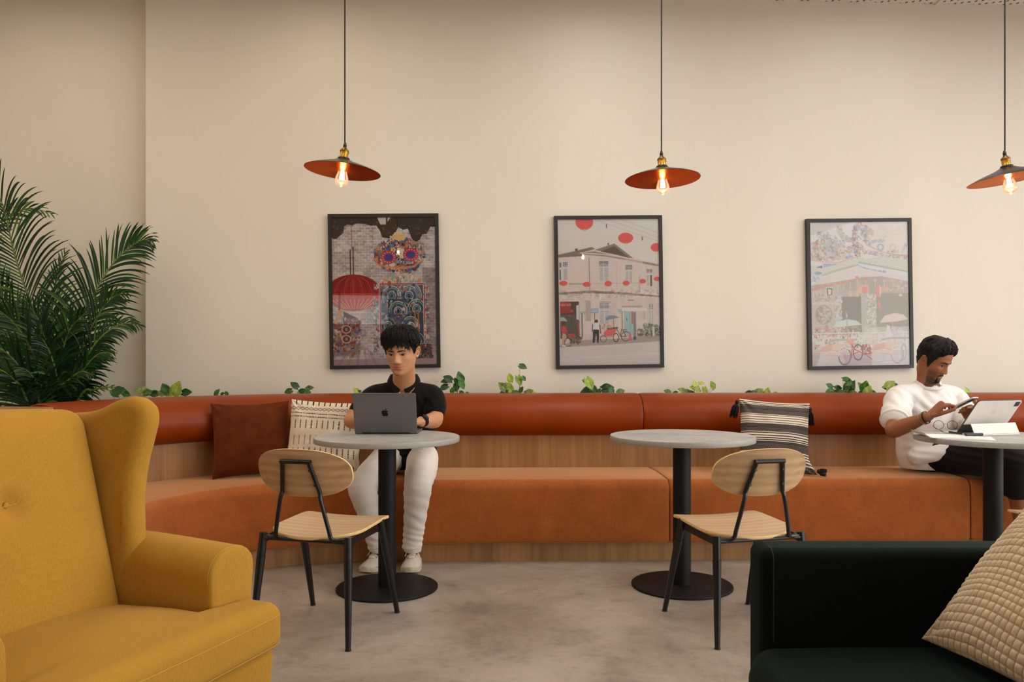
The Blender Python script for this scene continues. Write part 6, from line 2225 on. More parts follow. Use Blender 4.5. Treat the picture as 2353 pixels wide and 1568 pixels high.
def art_lantern():
    s = Canvas(88, 66, 1092, 1500, seed=4)
    s.bricks(ALL(s), 58, 26, (136, 124, 125), (178, 166, 163), (194, 184, 179))
    s.mottle(ALL(s), .12, 160, 120, 1); s.mottle(ALL(s), .16, 40, 24, 2)
    s.put((s.X > 960) & (s.Y > 560), (70, 56, 56), .4)
    # scalloped dark eaves
    e = [(80, 60), (1100, 60), (1100, 150), (1040, 150), (1000, 220), (960, 225), (930, 280), (895, 300), (870, 260), (835, 165), (780, 175), (730, 145), (690, 215), (640, 260), (585, 250), (565, 190), (525, 130), (470, 135), (400, 115), (330, 110), (285, 130), (240, 118), (200, 145), (190, 205), (130, 260), (88, 265)]
    s.poly(e, (52, 43, 38))
    for i in range(len(e) - 1):
        (xa, ya), (xb, yb) = e[i], e[i + 1]
        if ya < 70 and yb < 70: continue
        k = int(math.hypot(xb - xa, yb - ya) / 22) + 1
        for q in range(k): s.ell(xa + (xb - xa) * q / k, ya + (yb - ya) * q / k, 13, 13, (50, 41, 36))
    s.blobs(s.inside(e), 40, [(120, 66, 40), (96, 60, 44)], 4, 9, .7)
    s.poly([(530, 66), (660, 66), (610, 135), (560, 135)], (196, 184, 180)); s.line([(622, 66), (622, 230)], 8, (56, 46, 42)); s.line([(724, 60), (726, 150)], 4, (30, 24, 22))
    # carved relief
    m = ((s.X - 745) / 245) ** 2 + ((s.Y - 430) / 165) ** 2 < 1
    m |= s.inside([(640, 290), (735, 205), (800, 290)])
    s.put(m, (146, 110, 96))
    s.blobs(m, 260, [(198, 122, 60), (60, 78, 120), (160, 52, 54), (206, 176, 130), (84, 128, 140), (40, 52, 92), (214, 200, 180), (116, 44, 50), (96, 100, 70)], 8, 30, .95)
    s.blobs(m, 160, [(224, 206, 186), (40, 34, 44), (56, 70, 110), (190, 92, 50)], 3, 10)
    for a in range(-3, 4): s.line([(735, 290), (735 + a * 26, 215 + abs(a) * 12)], 8, (226, 160, 96))
    for (cx, cy) in ((635, 455), (850, 430)):
        s.ell(cx, cy, 74, 66, (168, 46, 56)); s.ell(cx, cy, 42, 34, (52, 52, 120))
        for q in range(14): s.ell(cx + 58 * math.cos(q * .45), cy + 50 * math.sin(q * .45), 5, 5, (224, 190, 190))
    s.line([(520, 520), (620, 550), (760, 560), (880, 545), (960, 480)], 11, (200, 120, 80), .8)
    # lantern
    s.line([(280, 140), (280, 370)], 3, (150, 60, 60)); s.line([(264, 380), (264, 640)], 5, (40, 30, 32)); s.line([(292, 355), (292, 640)], 5, (40, 30, 32))
    lan = ((s.X - 290) / 262) ** 2 + ((s.Y - 795) / 178) ** 2 < 1
    s.put(lan, (140, 24, 30))
    s.put(lan & (s.Y < 760), (118, 22, 26), .7); s.put(lan & (np.abs(s.X - 300) < 90) & (s.Y < 740), (150, 40, 40), .35)
    for k in range(-5, 6):
        t = k / 5.5
        s.line([(290 + 60 * t, 622), (290 + 190 * t, 690), (290 + 250 * t, 790), (290 + 190 * t, 900), (290 + 60 * t, 968)], 2.2, (60, 14, 18) if k % 2 else (176, 88, 60), .8)
    s.ell(290, 640, 70, 20, (120, 30, 30)); s.put(lan & (s.Y > 800), (186, 92, 76), .55)
    for k in range(-5, 6): s.line([(300 + k * 20, 950), (300 + k * 44, 860)], 4, (226, 176, 140), .7)
    s.line([(155, 810), (150, 960)], 9, (110, 22, 26)); s.rect(140, 965, 170, 1040, (190, 120, 60))
    s.poly([(190, 975), (355, 1060), (350, 1115), (195, 1045)], (58, 36, 34))
    # framed wall panel
    s.rect(536, 702, 990, 1322, (196, 180, 172)); s.rect(544, 710, 982, 1314, (140, 34, 44)); s.rect(552, 718, 974, 1306, (206, 190, 176)); s.rect(558, 724, 966, 1298, (48, 54, 66))
    pm = (s.X > 558) & (s.X < 966) & (s.Y > 724) & (s.Y < 1298)
    s.mottle(pm, .5, 60, 50, 5)
    s.put(pm & (s.Y < 790), (120, 110, 118), .4)
    for (cx, cy, n) in ((830, 830, 7), (660, 830, 5), (900, 960, 5), (720, 980, 5), (840, 1130, 5), (620, 1120, 4), (900, 1270, 4)):
        for q in range(n):
            rr = 22 + q * 16
            a = np.arctan2(s.Y - cy, s.X - cx); d = np.hypot(s.X - cx, (s.Y - cy) * .9)
            s.put(pm & (np.abs(d - rr) < 4) & (s.Y < cy + 30), [(92, 132, 140), (190, 190, 186), (46, 62, 100), (112, 150, 150), (206, 196, 180)][q % 5], .9)
    s.blobs(pm, 170, [(70, 84, 130), (120, 70, 52), (96, 140, 146), (196, 186, 176), (170, 92, 60), (60, 84, 70), (40, 48, 84)], 4, 17, .85)
    s.line([(640, 1000), (720, 1050), (810, 1090)], 12, (58, 54, 92), .8); s.line([(880, 960), (892, 1240)], 6, (166, 96, 58)); s.line([(915, 1010), (922, 1250)], 6, (150, 88, 60))
    t = (s.Y > 632) & (s.Y < 700) & (s.X > 560) & (s.X < 960)
    tb = ((s.X - 755) / 200) ** 2 + ((s.Y - 700) / 66) ** 2 < 1
    s.blobs(tb & t, 70, [(196, 112, 84), (110, 150, 140), (204, 170, 110), (150, 60, 60), (214, 200, 186)], 6, 20)
    for x in (508, 1000): s.blobs((np.abs(s.X - x) < 22) & (s.Y > 720) & (s.Y < 1380), 80, [(90, 110, 116), (176, 150, 110), (130, 60, 60), (70, 70, 96), (206, 196, 186)], 5, 14)
    s.blobs((s.X > 900) & (s.X < 1040) & (s.Y > 1310) & (s.Y < 1440), 90, [(54, 40, 40), (90, 56, 50), (70, 70, 70)], 6, 16)
    # shop signs and ornaments, lower left
    mm = (s.X < 350) & (s.Y > 1040) & (s.Y < 1410) & (s.X + (s.Y - 1040) * .2 < 410)
    s.put(mm, (104, 84, 86), .7)
    s.blobs(mm, 240, [(150, 70, 54), (90, 112, 140), (200, 184, 160), (60, 46, 52), (186, 130, 72), (130, 40, 46), (80, 70, 96)], 6, 22, .9)
    for cx, cy in ((215, 1150), (215, 1245)):
        s.ell(cx, cy, 46, 40, (206, 190, 180)); s.ell(cx, cy, 38, 33, (140, 50, 52)); s.ell(cx, cy, 26, 23, (58, 48, 48)); s.rect(cx - 12, cy - 14, cx + 12, cy + 14, (196, 184, 176), .5)
    s.rect(80, 1440, 1100, 1505, (146, 122, 128))
    for k in range(5): s.line([(140 + k * 90, 1500), (210 + k * 60, 1380), (330 + k * 20, 1330)], 12, (112, 92, 100), .45)
    return s

def shutter(s, x, y, w, h, louv=10):
    s.rect(x, y, x + w, y + h, (206, 200, 196)); s.rect(x + 3, y + 3, x + w / 2 - 2, y + h * .30, (96, 90, 88)); s.rect(x + w / 2 + 2, y + 3, x + w - 3, y + h * .30, (96, 90, 88))
    for k in range(5): s.rect(x + 2, y + 3 + h * .06 * k, x + w - 2, y + 8 + h * .06 * k, (190, 184, 180))
    for c in (0, 1):
        x0 = x + 4 + c * w / 2; x1 = x + w / 2 - 4 + c * w / 2
        s.rect(x0, y + h * .35, x1, y + h - 4, (176, 172, 170))
        for k in range(louv): s.rect(x0 + 4, y + h * .37 + k * h * .6 / louv, x1 - 4, y + h * .37 + (k + .45) * h * .6 / louv, (150, 146, 146))

def lantern(s, cx, cy, rx, ry, col=(226, 84, 82)):
    s.ell(cx, cy, rx, ry, col)
    for k in (-.66, -.33, 0, .33, .66): s.line([(cx + rx * k * .5, cy - ry), (cx + rx * k * 1.05, cy), (cx + rx * k * .5, cy + ry)], 1.5, (196, 62, 66), .5)
    s.rect(cx - rx * .18, cy + ry * .9, cx + rx * .18, cy + ry * 1.1, (206, 150, 80)); s.line([(cx, cy + ry), (cx, cy + ry * 1.5)], 3, (212, 170, 130), .8)

def art_shophouse():
    s = Canvas(80, 84, 1064, 1498, bg=(212, 202, 192), seed=5)
    s.mottle(ALL(s), .02, 300, 200, 1)
    for (a, b, c, d) in ((430, 84, 1060, 300), (560, 84, 1060, 262), (690, 84, 1060, 220)): s.line([(a, b), (c, d)], 1.6, (150, 140, 134), .8)
    for (x, y) in ((555, 150), (903, 275)): s.line([(x, y - 16), (x, y + 16)], 4, (60, 54, 52))
    # roof and walls
    s.poly([(80, 430), (270, 385), (410, 352), (440, 375), (560, 345), (630, 320), (700, 375), (815, 468), (1064, 530), (1064, 1260), (80, 1300)], (206, 184, 174))
    s.poly([(80, 425), (200, 400), (410, 352), (440, 372), (300, 408), (240, 430), (80, 448)], (112, 98, 92)); s.poly([(440, 380), (630, 320), (815, 466), (560, 410)], (120, 106, 100)); s.poly([(490, 396), (628, 345), (775, 462), (640, 428)], (86, 76, 70))
    s.poly([(310, 405), (440, 395), (700, 455), (1064, 528), (1064, 550), (820, 500), (560, 448), (330, 425)], (128, 114, 108)); s.poly([(80, 430), (310, 415), (320, 440), (80, 452)], (108, 96, 92))
    s.line([(300, 408), (560, 430), (1064, 520)], 5, (200, 190, 184))
    s.rect(245, 365, 272, 392, (90, 80, 76)); s.rect(562, 312, 580, 336, (120, 90, 80))
    wall = (s.Y > 455) & (s.Y < 1260)
    s.mottle(wall, .05, 60, 160, 3); s.mottle(wall, .05, 24, 40, 6)
    s.poly([(180, 460), (370, 460), (370, 690), (180, 690)], (214, 184, 176), .7); s.rect(400, 470, 900, 700, (212, 186, 178), .5)
    s.line([(380, 455), (384, 800)], 3, (104, 92, 90)); s.line([(650, 500), (645, 800)], 2, (160, 140, 132)); s.line([(870, 640), (870, 820)], 5, (150, 126, 116), .7)
    shutter(s, 472, 482, 100, 206); shutter(s, 730, 522, 74, 190); shutter(s, 938, 566, 62, 172); shutter(s, 472, 892, 100, 215); shutter(s, 956, 905, 48, 200)
    s.rect(974, 630, 994, 738, (96, 88, 86)); s.rect(476, 882, 590, 894, (150, 138, 132))
    s.rect(88, 486, 178, 670, (196, 190, 188)); s.rect(126, 496, 170, 542, (90, 84, 84)); s.rect(92, 500, 112, 546, (100, 94, 92)); s.rect(132, 560, 166, 668, (160, 156, 156))
    for k in range(3): s.rect(126 + 15 * k, 494, 129 + 15 * k, 545, (206, 200, 196)); s.rect(126, 496 + 16 * k, 172, 499 + 16 * k, (206, 200, 196))
    s.rect(90, 570, 106, 668, (80, 74, 74))
    # ledge band
    s.poly([(80, 790), (380, 775), (640, 790), (1064, 832), (1064, 846), (640, 812), (380, 800), (80, 812)], (128, 112, 106)); s.mottle((s.Y > 770) & (s.Y < 850), .22, 18, 12, 9)
    s.rect(180, 702, 330, 714, (136, 122, 116), .8); s.rect(400, 700, 900, 712, (176, 156, 148), .6)
    # shop opening with its awning
    s.rect(92, 880, 275, 1240, (70, 62, 60)); s.poly([(92, 884), (198, 886), (196, 985), (92, 1000)], (142, 50, 48)); s.poly([(92, 884), (198, 886), (196, 905), (92, 905)], (160, 58, 56))
    for k in range(14): s.line([(100 + k * 12, 1010), (104 + k * 12, 1230)], 2, (110, 102, 98), .8)
    s.ell(205, 972, 16, 13, (190, 60, 56)); s.ell(183, 1015, 9, 12, (170, 60, 52))
    s.rect(340, 870, 392, 1070, (150, 138, 132), .8); s.rect(270, 890, 278, 1220, (96, 88, 84)); s.poly([(250, 920), (275, 910), (275, 1060), (250, 1050)], (204, 196, 192)); s.rect(262, 1080, 276, 1180, (170, 60, 60))
    # street signs on poles
    s.rect(300, 990, 308, 1230, (80, 76, 76)); s.rect(286, 978, 346, 1000, (110, 146, 142)); s.line([(292, 989), (340, 989)], 2.5, (210, 220, 214), .7)
    s.rect(424, 990, 432, 1090, (80, 76, 76)); s.rect(392, 948, 462, 994, (122, 138, 176)); s.line([(400, 964), (454, 964)], 3, (220, 224, 230), .7); s.line([(402, 978), (452, 978)], 3, (220, 224, 230), .7)
    s.rect(690, 985, 697, 1150, (90, 84, 82)); s.rect(656, 963, 732, 987, (112, 156, 150)); s.line([(662, 975), (726, 975)], 2.5, (216, 224, 220), .7)
    s.rect(754, 868, 808, 880, (120, 108, 104), .8)
    # blue door under the canopy
    s.poly([(700, 940), (935, 952), (940, 978), (690, 978)], (222, 214, 208)); s.rect(690, 925, 890, 943, (136, 110, 98), .6); s.rect(718, 982, 832, 1225, (140, 172, 178)); s.rect(770, 982, 774, 1220, (100, 130, 136)); s.rect(736, 1045, 742, 1070, (70, 84, 90)); s.rect(786, 982, 802, 1100, (186, 88, 76)); s.rect(806, 990, 830, 1225, (120, 110, 106)); s.rect(900, 980, 922, 1060, (176, 162, 154))
    # plants
    s.blobs((s.X > 915) & (s.X < 1062) & (s.Y > 1110) & (s.Y < 1235), 130, [(94, 98, 90), (70, 74, 68), (130, 132, 120), (150, 146, 138)], 6, 17); s.blobs((s.X > 840) & (s.X < 900) & (s.Y > 1150) & (s.Y < 1215), 26, [(96, 104, 92), (126, 126, 112)], 5, 12); s.rect(846, 1195, 890, 1224, (110, 84, 76)); s.line([(1000, 1140), (1002, 1240)], 10, (214, 206, 200))
    # road
    s.poly([(80, 1300), (400, 1282), (700, 1270), (1064, 1240), (1064, 1500), (80, 1500)], (196, 184, 180)); s.poly([(80, 1300), (300, 1255), (760, 1240), (830, 1225), (1064, 1220), (1064, 1275), (700, 1296), (80, 1322)], (140, 128, 124), .9)
    s.mottle((s.Y > 1290), .03, 160, 20, 4); s.line([(80, 1448), (600, 1412), (1064, 1392)], 3, (214, 206, 204)); s.line([(840, 1472), (1064, 1472)], 4, (216, 208, 206))
    # people and trishaws
    s.ell(443, 1074, 16, 18, (70, 56, 52)); s.poly([(405, 1100), (440, 1085), (480, 1102), (474, 1160), (410, 1156)], (226, 222, 218)); s.poly([(410, 1152), (468, 1156), (464, 1282), (446, 1282), (440, 1190), (424, 1284), (404, 1282)], (52, 46, 46)); s.line([(476, 1110), (482, 1190)], 6, (110, 80, 70)); s.line([(406, 1104), (402, 1170)], 6, (110, 80, 70))
    s.ell(126, 1090, 20, 22, (80, 58, 50)); s.poly([(100, 1115), (150, 1120), (160, 1190), (110, 1190)], (186, 66, 62)); s.poly([(110, 1190), (150, 1190), (150, 1260), (130, 1310), (108, 1310)], (176, 136, 120)); s.poly([(80, 1030), (130, 1030), (162, 1070), (80, 1068)], (150, 166, 172)); s.ell(130, 1306, 24, 9, (222, 218, 214))
    s.poly([(165, 1195), (225, 1190), (250, 1235), (180, 1245)], (176, 60, 62)); s.line([(140, 1180), (200, 1270), (300, 1240)], 7, (88, 76, 74)); s.blobs((s.X > 180) & (s.X < 310) & (s.Y > 1225) & (s.Y < 1285), 40, [(70, 62, 60), (110, 100, 96)], 6, 14); s.ring(165, 1275, 36, 38, 3, (70, 64, 62))
    s.poly([(530, 1045), (570, 1020), (620, 1018), (668, 1040), (600, 1052), (540, 1062)], (110, 116, 128)); s.line([(608, 1045), (612, 1140)], 4, (110, 104, 100))
    s.poly([(515, 1180), (550, 1150), (640, 1140), (630, 1180), (600, 1218), (512, 1215)], (214, 88, 84)); s.poly([(540, 1140), (650, 1130), (655, 1146), (550, 1156)], (90, 78, 76)); s.rect(470, 1215, 610, 1230, (150, 140, 136)); s.ring(632, 1235, 26, 40, 3.5, (60, 56, 54)); s.ring(510, 1245, 30, 32, 3, (90, 84, 80)); s.ring(728, 1224, 44, 46, 3.5, (66, 60, 58)); s.line([(640, 1150), (680, 1225), (728, 1224), (700, 1160), (740, 1160)], 4, (96, 70, 68)); s.line([(690, 1150), (672, 1220)], 4, (96, 70, 68))
    s.poly([(762, 1180), (774, 1180), (790, 1255), (756, 1258)], (214, 96, 84)); s.rect(752, 1254, 796, 1262, (196, 84, 76)); s.rect(802, 1225, 830, 1258, (84, 78, 76))
    s.blobs((s.X > 500) & (s.X < 600) & (s.Y > 1105) & (s.Y < 1140), 24, [(206, 96, 88), (150, 150, 140), (196, 170, 150)], 4, 9)
    # lanterns
    for a in ((340, 110, 86, 76), (741, 268, 74, 52), (1040, 362, 56, 42), (128, 702, 40, 24), (356, 714, 40, 24), (564, 710, 36, 27), (739, 707, 34, 24), (900, 690, 33, 22), (1044, 668, 34, 22)): lantern(s, *a)
    return s

def art_temple():
    s = Canvas(84, 108, 1038, 1500, bg=(214, 204, 202), seed=6)
    s.poly([(660, 108), (820, 108), (930, 158), (1038, 120), (1038, 440), (560, 440)], (206, 194, 182))
    s.mottle((s.X > 600) & (s.Y < 430), .03, 60, 60, 2)
    for k in range(16): s.line([(800 + s.r.uniform(0, 230), 150 + s.r.uniform(0, 120))] * 2, 3, (120, 104, 96), .8)
    P0 = [(190, 175, 162), (146, 150, 166), (176, 128, 112), (110, 124, 160), (206, 196, 184), (150, 160, 148), (120, 108, 104), (196, 150, 126)]
    # ridges with carved dragons
    def rope(pts, w, n, cols, r0, r1):
        m = np.zeros(s.X.shape, bool)
        for (xa, ya), (xb, yb) in zip(pts[:-1], pts[1:]):
            L2 = (xb - xa) ** 2 + (yb - ya) ** 2; t = np.clip(((s.X - xa) * (xb - xa) + (s.Y - ya) * (yb - ya)) / L2, 0, 1)
            m |= np.hypot(s.X - xa - t * (xb - xa), s.Y - ya - t * (yb - ya)) < w
        s.put(m, (176, 164, 152), .8); s.blobs(m, n, cols, r0, r1, .9)
    lm = s.inside([(84, 310), (220, 260), (330, 330), (400, 390), (505, 430), (505, 470), (210, 480), (84, 480)])
    s.put(lm, (178, 172, 156)); s.blobs(lm, 190, P0, 5, 18, .9)
    rope([(180, 235), (240, 225), (290, 300), (350, 350), (440, 385), (515, 370)], 34, 120, P0, 5, 16)
    rope([(370, 165), (385, 220), (430, 260), (470, 280)], 24, 60, [(150, 154, 168), (190, 176, 166), (128, 132, 150), (176, 150, 140)], 4, 12); rope([(420, 260), (400, 320), (340, 280), (330, 250)], 16, 40, [(150, 160, 168), (190, 180, 172), (130, 140, 160)], 4, 10)
    rope([(560, 125), (530, 180), (520, 260), (535, 380), (550, 450)], 26, 110, [(150, 120, 108), (190, 170, 150), (126, 110, 110), (120, 130, 160), (110, 90, 84)], 4, 14)
    rope([(545, 150), (620, 175), (680, 215)], 30, 70, P0, 4, 14); rope([(600, 215), (650, 280), (610, 310)], 22, 50, P0, 4, 12)
    rope([(665, 320), (720, 290), (800, 295)], 12, 40, [(120, 148, 172), (150, 170, 186), (180, 150, 130)], 4, 10); s.ring(770, 355, 28, 28, 7, (120, 148, 168)); s.ring(890, 355, 26, 28, 6, (196, 160, 146)); rope([(850, 400), (930, 405)], 14, 26, P0, 4, 10); rope([(985, 400), (1010, 345), (1036, 335)], 12, 26, [(130, 150, 176), (180, 180, 176)], 4, 10)
    s.line([(555, 250), (610, 320), (700, 370), (800, 415), (900, 435), (1038, 442)], 12, (160, 140, 126)); s.line([(560, 270), (640, 350), (760, 410), (900, 452), (1038, 462)], 12, (206, 196, 184))
    rope([(570, 330), (620, 400), (700, 410), (850, 450), (1036, 468)], 17, 110, [(120, 128, 162), (196, 186, 172), (140, 120, 112), (176, 150, 132)], 4, 10)
    # tiled roof
    rf = s.inside([(550, 440), (640, 470), (760, 440), (1038, 480), (1038, 600), (830, 570), (660, 530), (548, 490)])
    s.put(rf, (190, 194, 178)); s.put(rf & (((s.X * .8 - s.Y * 1.2) % 26) < 8), (146, 154, 132), .8)
    lf = s.inside([(84, 530), (210, 520), (360, 500), (515, 455), (548, 490), (500, 545), (300, 610), (84, 690)])
    s.put(lf, (196, 196, 184)); s.put(lf & (((s.X * .9 + s.Y) % 24) < 7), (150, 156, 138), .8)
    s.line([(84, 470), (210, 490), (350, 500), (480, 465), (520, 450)], 7, (196, 150, 140)); s.poly([(205, 505), (358, 515), (215, 545)], (130, 138, 176)); s.poly([(140, 545), (200, 525), (205, 552)], (90, 84, 76)); s.ell(160, 600, 36, 16, (120, 122, 140))
    for i in range(22):
        t = i / 21; s.ell(210 + 335 * t, 622 - 100 * t ** .8, 13, 11, (138, 146, 128)); s.ell(214 + 335 * t, 618 - 100 * t ** .8, 7, 6, (206, 200, 190))
    for i in range(28):
        t = i / 27; s.ell(560 + 470 * t, 500 + 92 * t ** 1.1, 12, 10, (120, 136, 122)); s.ell(563 + 470 * t, 497 + 92 * t ** 1.1, 6, 5, (206, 204, 192))
    s.poly([(556, 528), (650, 560), (826, 588), (820, 606), (640, 580), (556, 552)], (132, 142, 188)); s.blobs(s.inside([(556, 528), (650, 560), (826, 588), (820, 606), (640, 580), (556, 552)]), 30, [(180, 184, 200), (110, 118, 160)], 3, 8)
    s.ell(150, 665, 50, 22, (176, 180, 190)); s.blobs((s.X < 205) & (s.Y > 635) & (s.Y < 690), 24, [(130, 140, 176), (206, 200, 196)], 4, 10)
    # soffit and dim interior
    s.poly([(210, 625), (545, 545), (830, 610), (1038, 640), (1038, 690), (560, 640), (100, 720)], (204, 186, 182))
    s.poly([(84, 720), (560, 650), (780, 635), (1038, 690), (1038, 1200), (84, 1200)], (150, 142, 132)); s.mottle((s.Y > 650) & (s.Y < 1200), .08, 70, 90, 5)
    s.rect(380, 830, 575, 1180, (112, 104, 94)); s.rect(715, 805, 1038, 1180, (128, 126, 114)); s.rect(575, 640, 790, 800, (138, 132, 122), .8); s.rect(575, 800, 630, 1180, (160, 162, 152), .9)
    s.rect(95, 760, 320, 1180, (170, 158, 150)); s.ring(208, 1002, 76, 84, 8, (140, 128, 118)); s.blobs(((s.X - 208) / 74) ** 2 + ((s.Y - 1002) / 82) ** 2 < 1, 80, [(136, 124, 114), (176, 164, 154), (120, 110, 100)], 4, 12); s.blobs((s.X > 130) & (s.X < 280) & (s.Y > 800) & (s.Y < 870), 44, [(140, 128, 118), (182, 170, 160)], 4, 10); s.rect(95, 878, 310, 900, (190, 178, 170), .8)
    for x0, x1 in ((318, 382), (632, 718)):
        m = (s.X > x0) & (s.X < x1) & (s.Y > 810) & (s.Y < 1180); s.put(m, (186, 180, 172)); s.blobs(m, 150, [(206, 200, 192), (140, 134, 128), (168, 160, 152)], 4, 13)
    # lanterns
    for i, (x, y) in enumerate(((104, 760), (140, 755), (184, 738), (236, 720), (290, 716), (346, 702), (405, 695), (468, 682), (537, 645), (620, 662), (712, 675), (800, 682), (886, 682), (965, 690))):
        s.ell(x, y, 19, 13, (206, 104, 92) if i < 10 else (214, 150, 136)); s.line([(x, y + 12), (x + 3, y + 70)], 3, (206, 186, 150), .8)
    s.poly([(240, 745), (296, 748), (290, 815), (246, 815)], (84, 72, 66)); s.poly([(252, 756), (286, 758), (280, 806), (256, 806)], (222, 206, 190)); s.poly([(540, 720), (650, 712), (655, 800), (548, 806)], (206, 150, 140), .85); s.ell(610, 770, 26, 34, (214, 112, 98)); s.ell(745, 780, 27, 62, (216, 116, 102)); s.put((((s.X - 745) / 27) ** 2 + ((s.Y - 780) / 62) ** 2 < 1) & (s.X > 752), (206, 196, 196), .7); s.poly([(735, 890), (755, 860), (768, 975), (740, 930)], (220, 120, 106)); s.rect(775, 735, 835, 785, (214, 142, 128), .9)
    for x in (468, 535):
        s.line([(x - 18, 785), (x + 18, 785)], 4, (206, 170, 110)); s.line([(x - 16, 805), (x + 16, 805)], 4, (206, 170, 110)); s.line([(x, 772), (x, 830)], 4, (206, 170, 110)); s.ring(x, 820, 12, 9, 3, (206, 170, 110))
    s.rect(945, 812, 973, 832, (226, 220, 206)); s.blobs((s.X > 840) & (s.X < 1030) & (s.Y > 720) & (s.Y < 790), 40, [(206, 176, 140), (150, 140, 128)], 4, 10)
    # flowers, fence, trishaws
    fb = (s.X > 110) & (s.X < 570) & (s.Y > 1120) & (s.Y < 1320); s.blobs(fb, 200, [(146, 140, 120), (196, 104, 96), (120, 122, 102), (204, 190, 170), (160, 120, 108), (96, 92, 82)], 5, 15, .85)
    fb = (s.X > 600) & (s.X < 1036) & (s.Y > 1130) & (s.Y < 1330); s.put(fb, (190, 184, 172), .6); s.blobs(fb, 150, [(206, 200, 190), (204, 150, 142), (168, 170, 152), (216, 196, 180)], 5, 16, .8)
    for x0, x1 in ((104, 550), (566, 1038)):
        s.line([(x0, 1186), (x1, 1180)], 5, (226, 220, 214)); s.line([(x0, 1310), (x1, 1306)], 4, (220, 214, 208), .8)
        x = x0 + 4
        while x < x1: s.line([(x, 1186), (x, 1330)], 2.4, (222, 216, 210), .8); x += 34
    s.line([(546, 1184), (550, 1330)], 6, (230, 224, 220))
    s.poly([(84, 1370), (560, 1365), (1038, 1350), (1038, 1500), (84, 1500)], (190, 180, 182)); s.poly([(405, 1400), (665, 1380), (665, 1500), (405, 1500)], (156, 140, 146)); s.mottle((s.Y > 1380), .05, 120, 16, 3)  # darker block: the area the painted reflection wash leaves clear
    s.poly([(290, 1128), (330, 1080), (430, 1048), (520, 1062), (578, 1105), (440, 1118)], (186, 204, 194)); s.line([(432, 1050), (440, 1250)], 5, (150, 140, 130)); s.poly([(424, 965), (440, 1030), (426, 1040)], (220, 176, 160))
    s.poly([(750, 1088), (800, 1020), (890, 996), (980, 1010), (1030, 1058), (900, 1080)], (222, 190, 178)); s.line([(870, 1070), (880, 1240)], 5, (176, 166, 156))
    s.ell(852, 1108, 22, 26, (136, 116, 106)); s.poly([(820, 1110), (850, 1120), (862, 1230), (806, 1236)], (220, 216, 214)); s.poly([(868, 1120), (905, 1130), (915, 1220), (875, 1225)], (176, 176, 196))
    for dx, dy in ((0, 0), (512, -10)):
        body = [(155 + dx, 1350 + dy), (190 + dx, 1310 + dy), (290 + dx, 1290 + dy), (420 + dx, 1285 + dy), (430 + dx, 1330 + dy), (360 + dx, 1345 + dy), (345 + dx, 1405 + dy), (150 + dx, 1395 + dy)]
        s.poly(body, (208, 146, 132)); s.poly([(290 + dx, 1290 + dy), (420 + dx, 1285 + dy), (400 + dx, 1345 + dy), (280 + dx, 1345 + dy)], (220, 176, 160)); s.poly([(150 + dx, 1360 + dy), (300 + dx, 1352 + dy), (340 + dx, 1366 + dy), (340 + dx, 1380 + dy), (150 + dx, 1376 + dy)], (224, 192, 180)); s.line([(262 + dx, 1262 + dy), (330 + dx, 1248 + dy), (520 + dx, 1250 + dy)], 9, (150, 146, 138)); s.rect(108 + dx if dx == 0 else 600, 1380 + dy, 360 + dx, 1396 + dy, (214, 184, 176))
        s.ring(215 + dx, 1420 + dy, 62, 62, 4, (176, 164, 160))
        s.ring(404 + dx, 1405 + dy, 58, 84, 6, (96, 80, 80) if dx == 0 else (150, 142, 140))
        for k in range(12): s.line([(404 + dx, 1405 + dy), (404 + dx + 54 * math.cos(k * .5236), 1405 + dy + 78 * math.sin(k * .5236))], 2, (150, 96, 96) if dx == 0 else (176, 170, 166), .8)
        s.line([(345 + dx, 1400 + dy), (360 + dx, 1335 + dy), (404 + dx, 1315 + dy), (450 + dx, 1340 + dy)], 7, (226, 206, 198))
    s.ring(534, 1372, 44, 74, 5, (70, 56, 58)); s.line([(470, 1290), (500, 1340), (600, 1392), (655, 1380)], 6, (176, 48, 50)); s.line([(480, 1300), (470, 1420)], 5, (170, 46, 48)); s.line([(534, 1372), (480, 1390)], 5, (170, 46, 48)); s.blobs((s.X > 575) & (s.X < 660) & (s.Y > 1300) & (s.Y < 1380), 30, [(130, 70, 72), (90, 70, 72), (170, 60, 60)], 5, 14); s.line([(600, 1385), (665, 1440)], 5, (150, 60, 62))
    s.ell(460, 1265, 34, 26, (214, 132, 116)); s.ring(980, 1372, 24, 72, 4, (160, 148, 146))
    # pale wash of the glass reflection put into the print colours
    s.A = s.A * .90 + np.array([232, 222, 214]) * .10
    return s

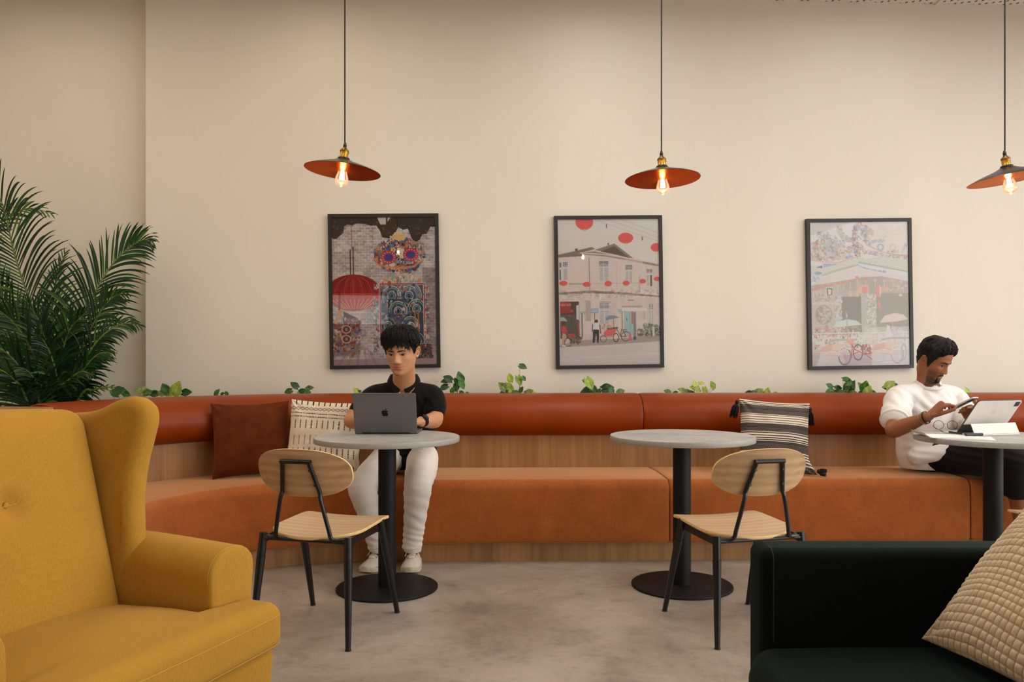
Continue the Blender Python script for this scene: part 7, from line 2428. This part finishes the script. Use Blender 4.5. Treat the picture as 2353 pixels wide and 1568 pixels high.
def brighten(c):
    l = np.where(c <= .04045, c / 12.92, ((c + .055) / 1.055) ** 2.4)
    l = 1 - (1 - np.clip(l, 0, 1)) ** 2.7
    return 1.055 * np.clip(l, 0, 1) ** (1 / 2.4) - .055
M_print = tinted('photo_print', .6, spec=.2)
M_glass = pane('picture_glass', (.98, .98, .98, 1), 1.45)
M_clear = N('clear_glass'); _t = M_clear.n('BsdfTransparent'); M_clear.l(_t.outputs[0], M_clear.out.inputs[0]); M_clear = M_clear.m
M_frame = plain('black_picture_frame', rgb(24, 23, 22), .45, vary=.05, scale=20)
def picture(label, art, px, py, roll, sign=None):
    # place the centre on the wall along the sight line through (px, py)
    q = (px - CX) / FPX
    Y = (5.49 + .0456 * .86) / (1 - .0456 * q)
    Y -= .018
    t = thing('framed_picture', label, 'picture', P(px, py, Y), math.atan(.0456), 'framed pictures above the bench')
    t.rotation_euler = (0, roll, math.atan(.0456))
    W, H, b, d = .735, 1.034, .0235, .030
    o = [(-W / 2, -H / 2), (W / 2, -H / 2), (W / 2, H / 2), (-W / 2, H / 2)]
    i = [(x - math.copysign(b, x), z - math.copysign(b, z)) for x, z in o]
    V = []; F = []
    for k in range(4):
        (xa, za), (xb, zb) = o[k], o[(k + 1) % 4]; (ia, ja), (ib, jb) = i[k], i[(k + 1) % 4]
        n = len(V); y0, y1 = -d / 2, d / 2
        V += [(xa, y0, za), (xb, y0, zb), (ib, y0, jb), (ia, y0, ja), (xa, y1, za), (xb, y1, zb), (ib, y1, jb), (ia, y1, ja)]
        F += [(n, n + 1, n + 2, n + 3), (n + 7, n + 6, n + 5, n + 4), (n, n + 4, n + 5, n + 1), (n + 3, n + 2, n + 6, n + 7), (n, n + 3, n + 7, n + 4), (n + 1, n + 5, n + 6, n + 2)]
    mesh('frame', V, F, M_frame, t, smooth=False)
    s = art(); w, h = W / 2 - b, H / 2 - b
    V = [(-w + 2 * w * c / (s.W - 1), -.004, h - 2 * h * r_ / (s.H - 1)) for r_ in range(s.H) for c in range(s.W)]
    F = [(r_ * s.W + c, (r_ + 1) * s.W + c, (r_ + 1) * s.W + c + 1, r_ * s.W + c + 1) for r_ in range(s.H - 1) for c in range(s.W - 1)]
    pr = mesh('print', V, F, M_print, t, smooth=False, col=brighten(s.A.reshape(-1, 3) / 255), fix=False)
    mesh('backing', *box((-w - .004, -.0035, -h - .004), (w + .004, d / 2 - .001, h + .004)), M_frame, t, smooth=False)
    gl = mesh('glass', *box((-w, -.0085, -h), (w, -.0065, h)), M_glass, t, smooth=False)
    gl.data.materials.append(M_clear)
    for f in gl.data.polygons:
        if f.normal.y > -.5: f.material_index = 1
    if sign:
        txt, (sx, sy), size = sign
        x0, x1, y0, y1 = s.X[0, 0], s.X[0, -1], s.Y[0, 0], s.Y[-1, 0]
        c = bpy.data.curves.new('sign_lettering', 'FONT'); c.body = txt; c.size = size; c.align_x = 'CENTER'; c.align_y = 'CENTER'
        c.extrude = .0001; c.offset = .0003
        ob = bpy.data.objects.new('sign_lettering', c); COL.objects.link(ob); ob.parent = pr
        ob.location = (-w + 2 * w * (sx - x0) / (x1 - x0), -.0043, h - 2 * h * (sy - y0) / (y1 - y0)); ob.rotation_euler = (PI / 2, 0, 0)
        dg = bpy.context.evaluated_depsgraph_get(); me = bpy.data.meshes.new_from_object(ob.evaluated_get(dg))
        lo, ro = ob.location.copy(), ob.rotation_euler.copy(); bpy.data.objects.remove(ob); bpy.data.curves.remove(c)
        me.materials.clear(); me.materials.append(plain('sign_white', rgb(226, 214, 208), .7))
        ob = bpy.data.objects.new('sign_lettering', me); COL.objects.link(ob); ob.parent = pr; ob.location = lo; ob.rotation_euler = ro
    return t
picture('framed photo of a red lantern before a grey brick wall, behind the man in black', art_lantern, 883.5, 669.5, math.radians(-.85))
picture('framed photo of a pale shophouse corner with red paper lanterns overhead', art_shophouse, 1399.5, 671.5, math.radians(-.85), ('NESCAF\u00c9', (146, 914), .0175))
picture('framed photo of a carved temple roof with trishaws below', art_temple, 1975, 675.5, math.radians(-1.0))
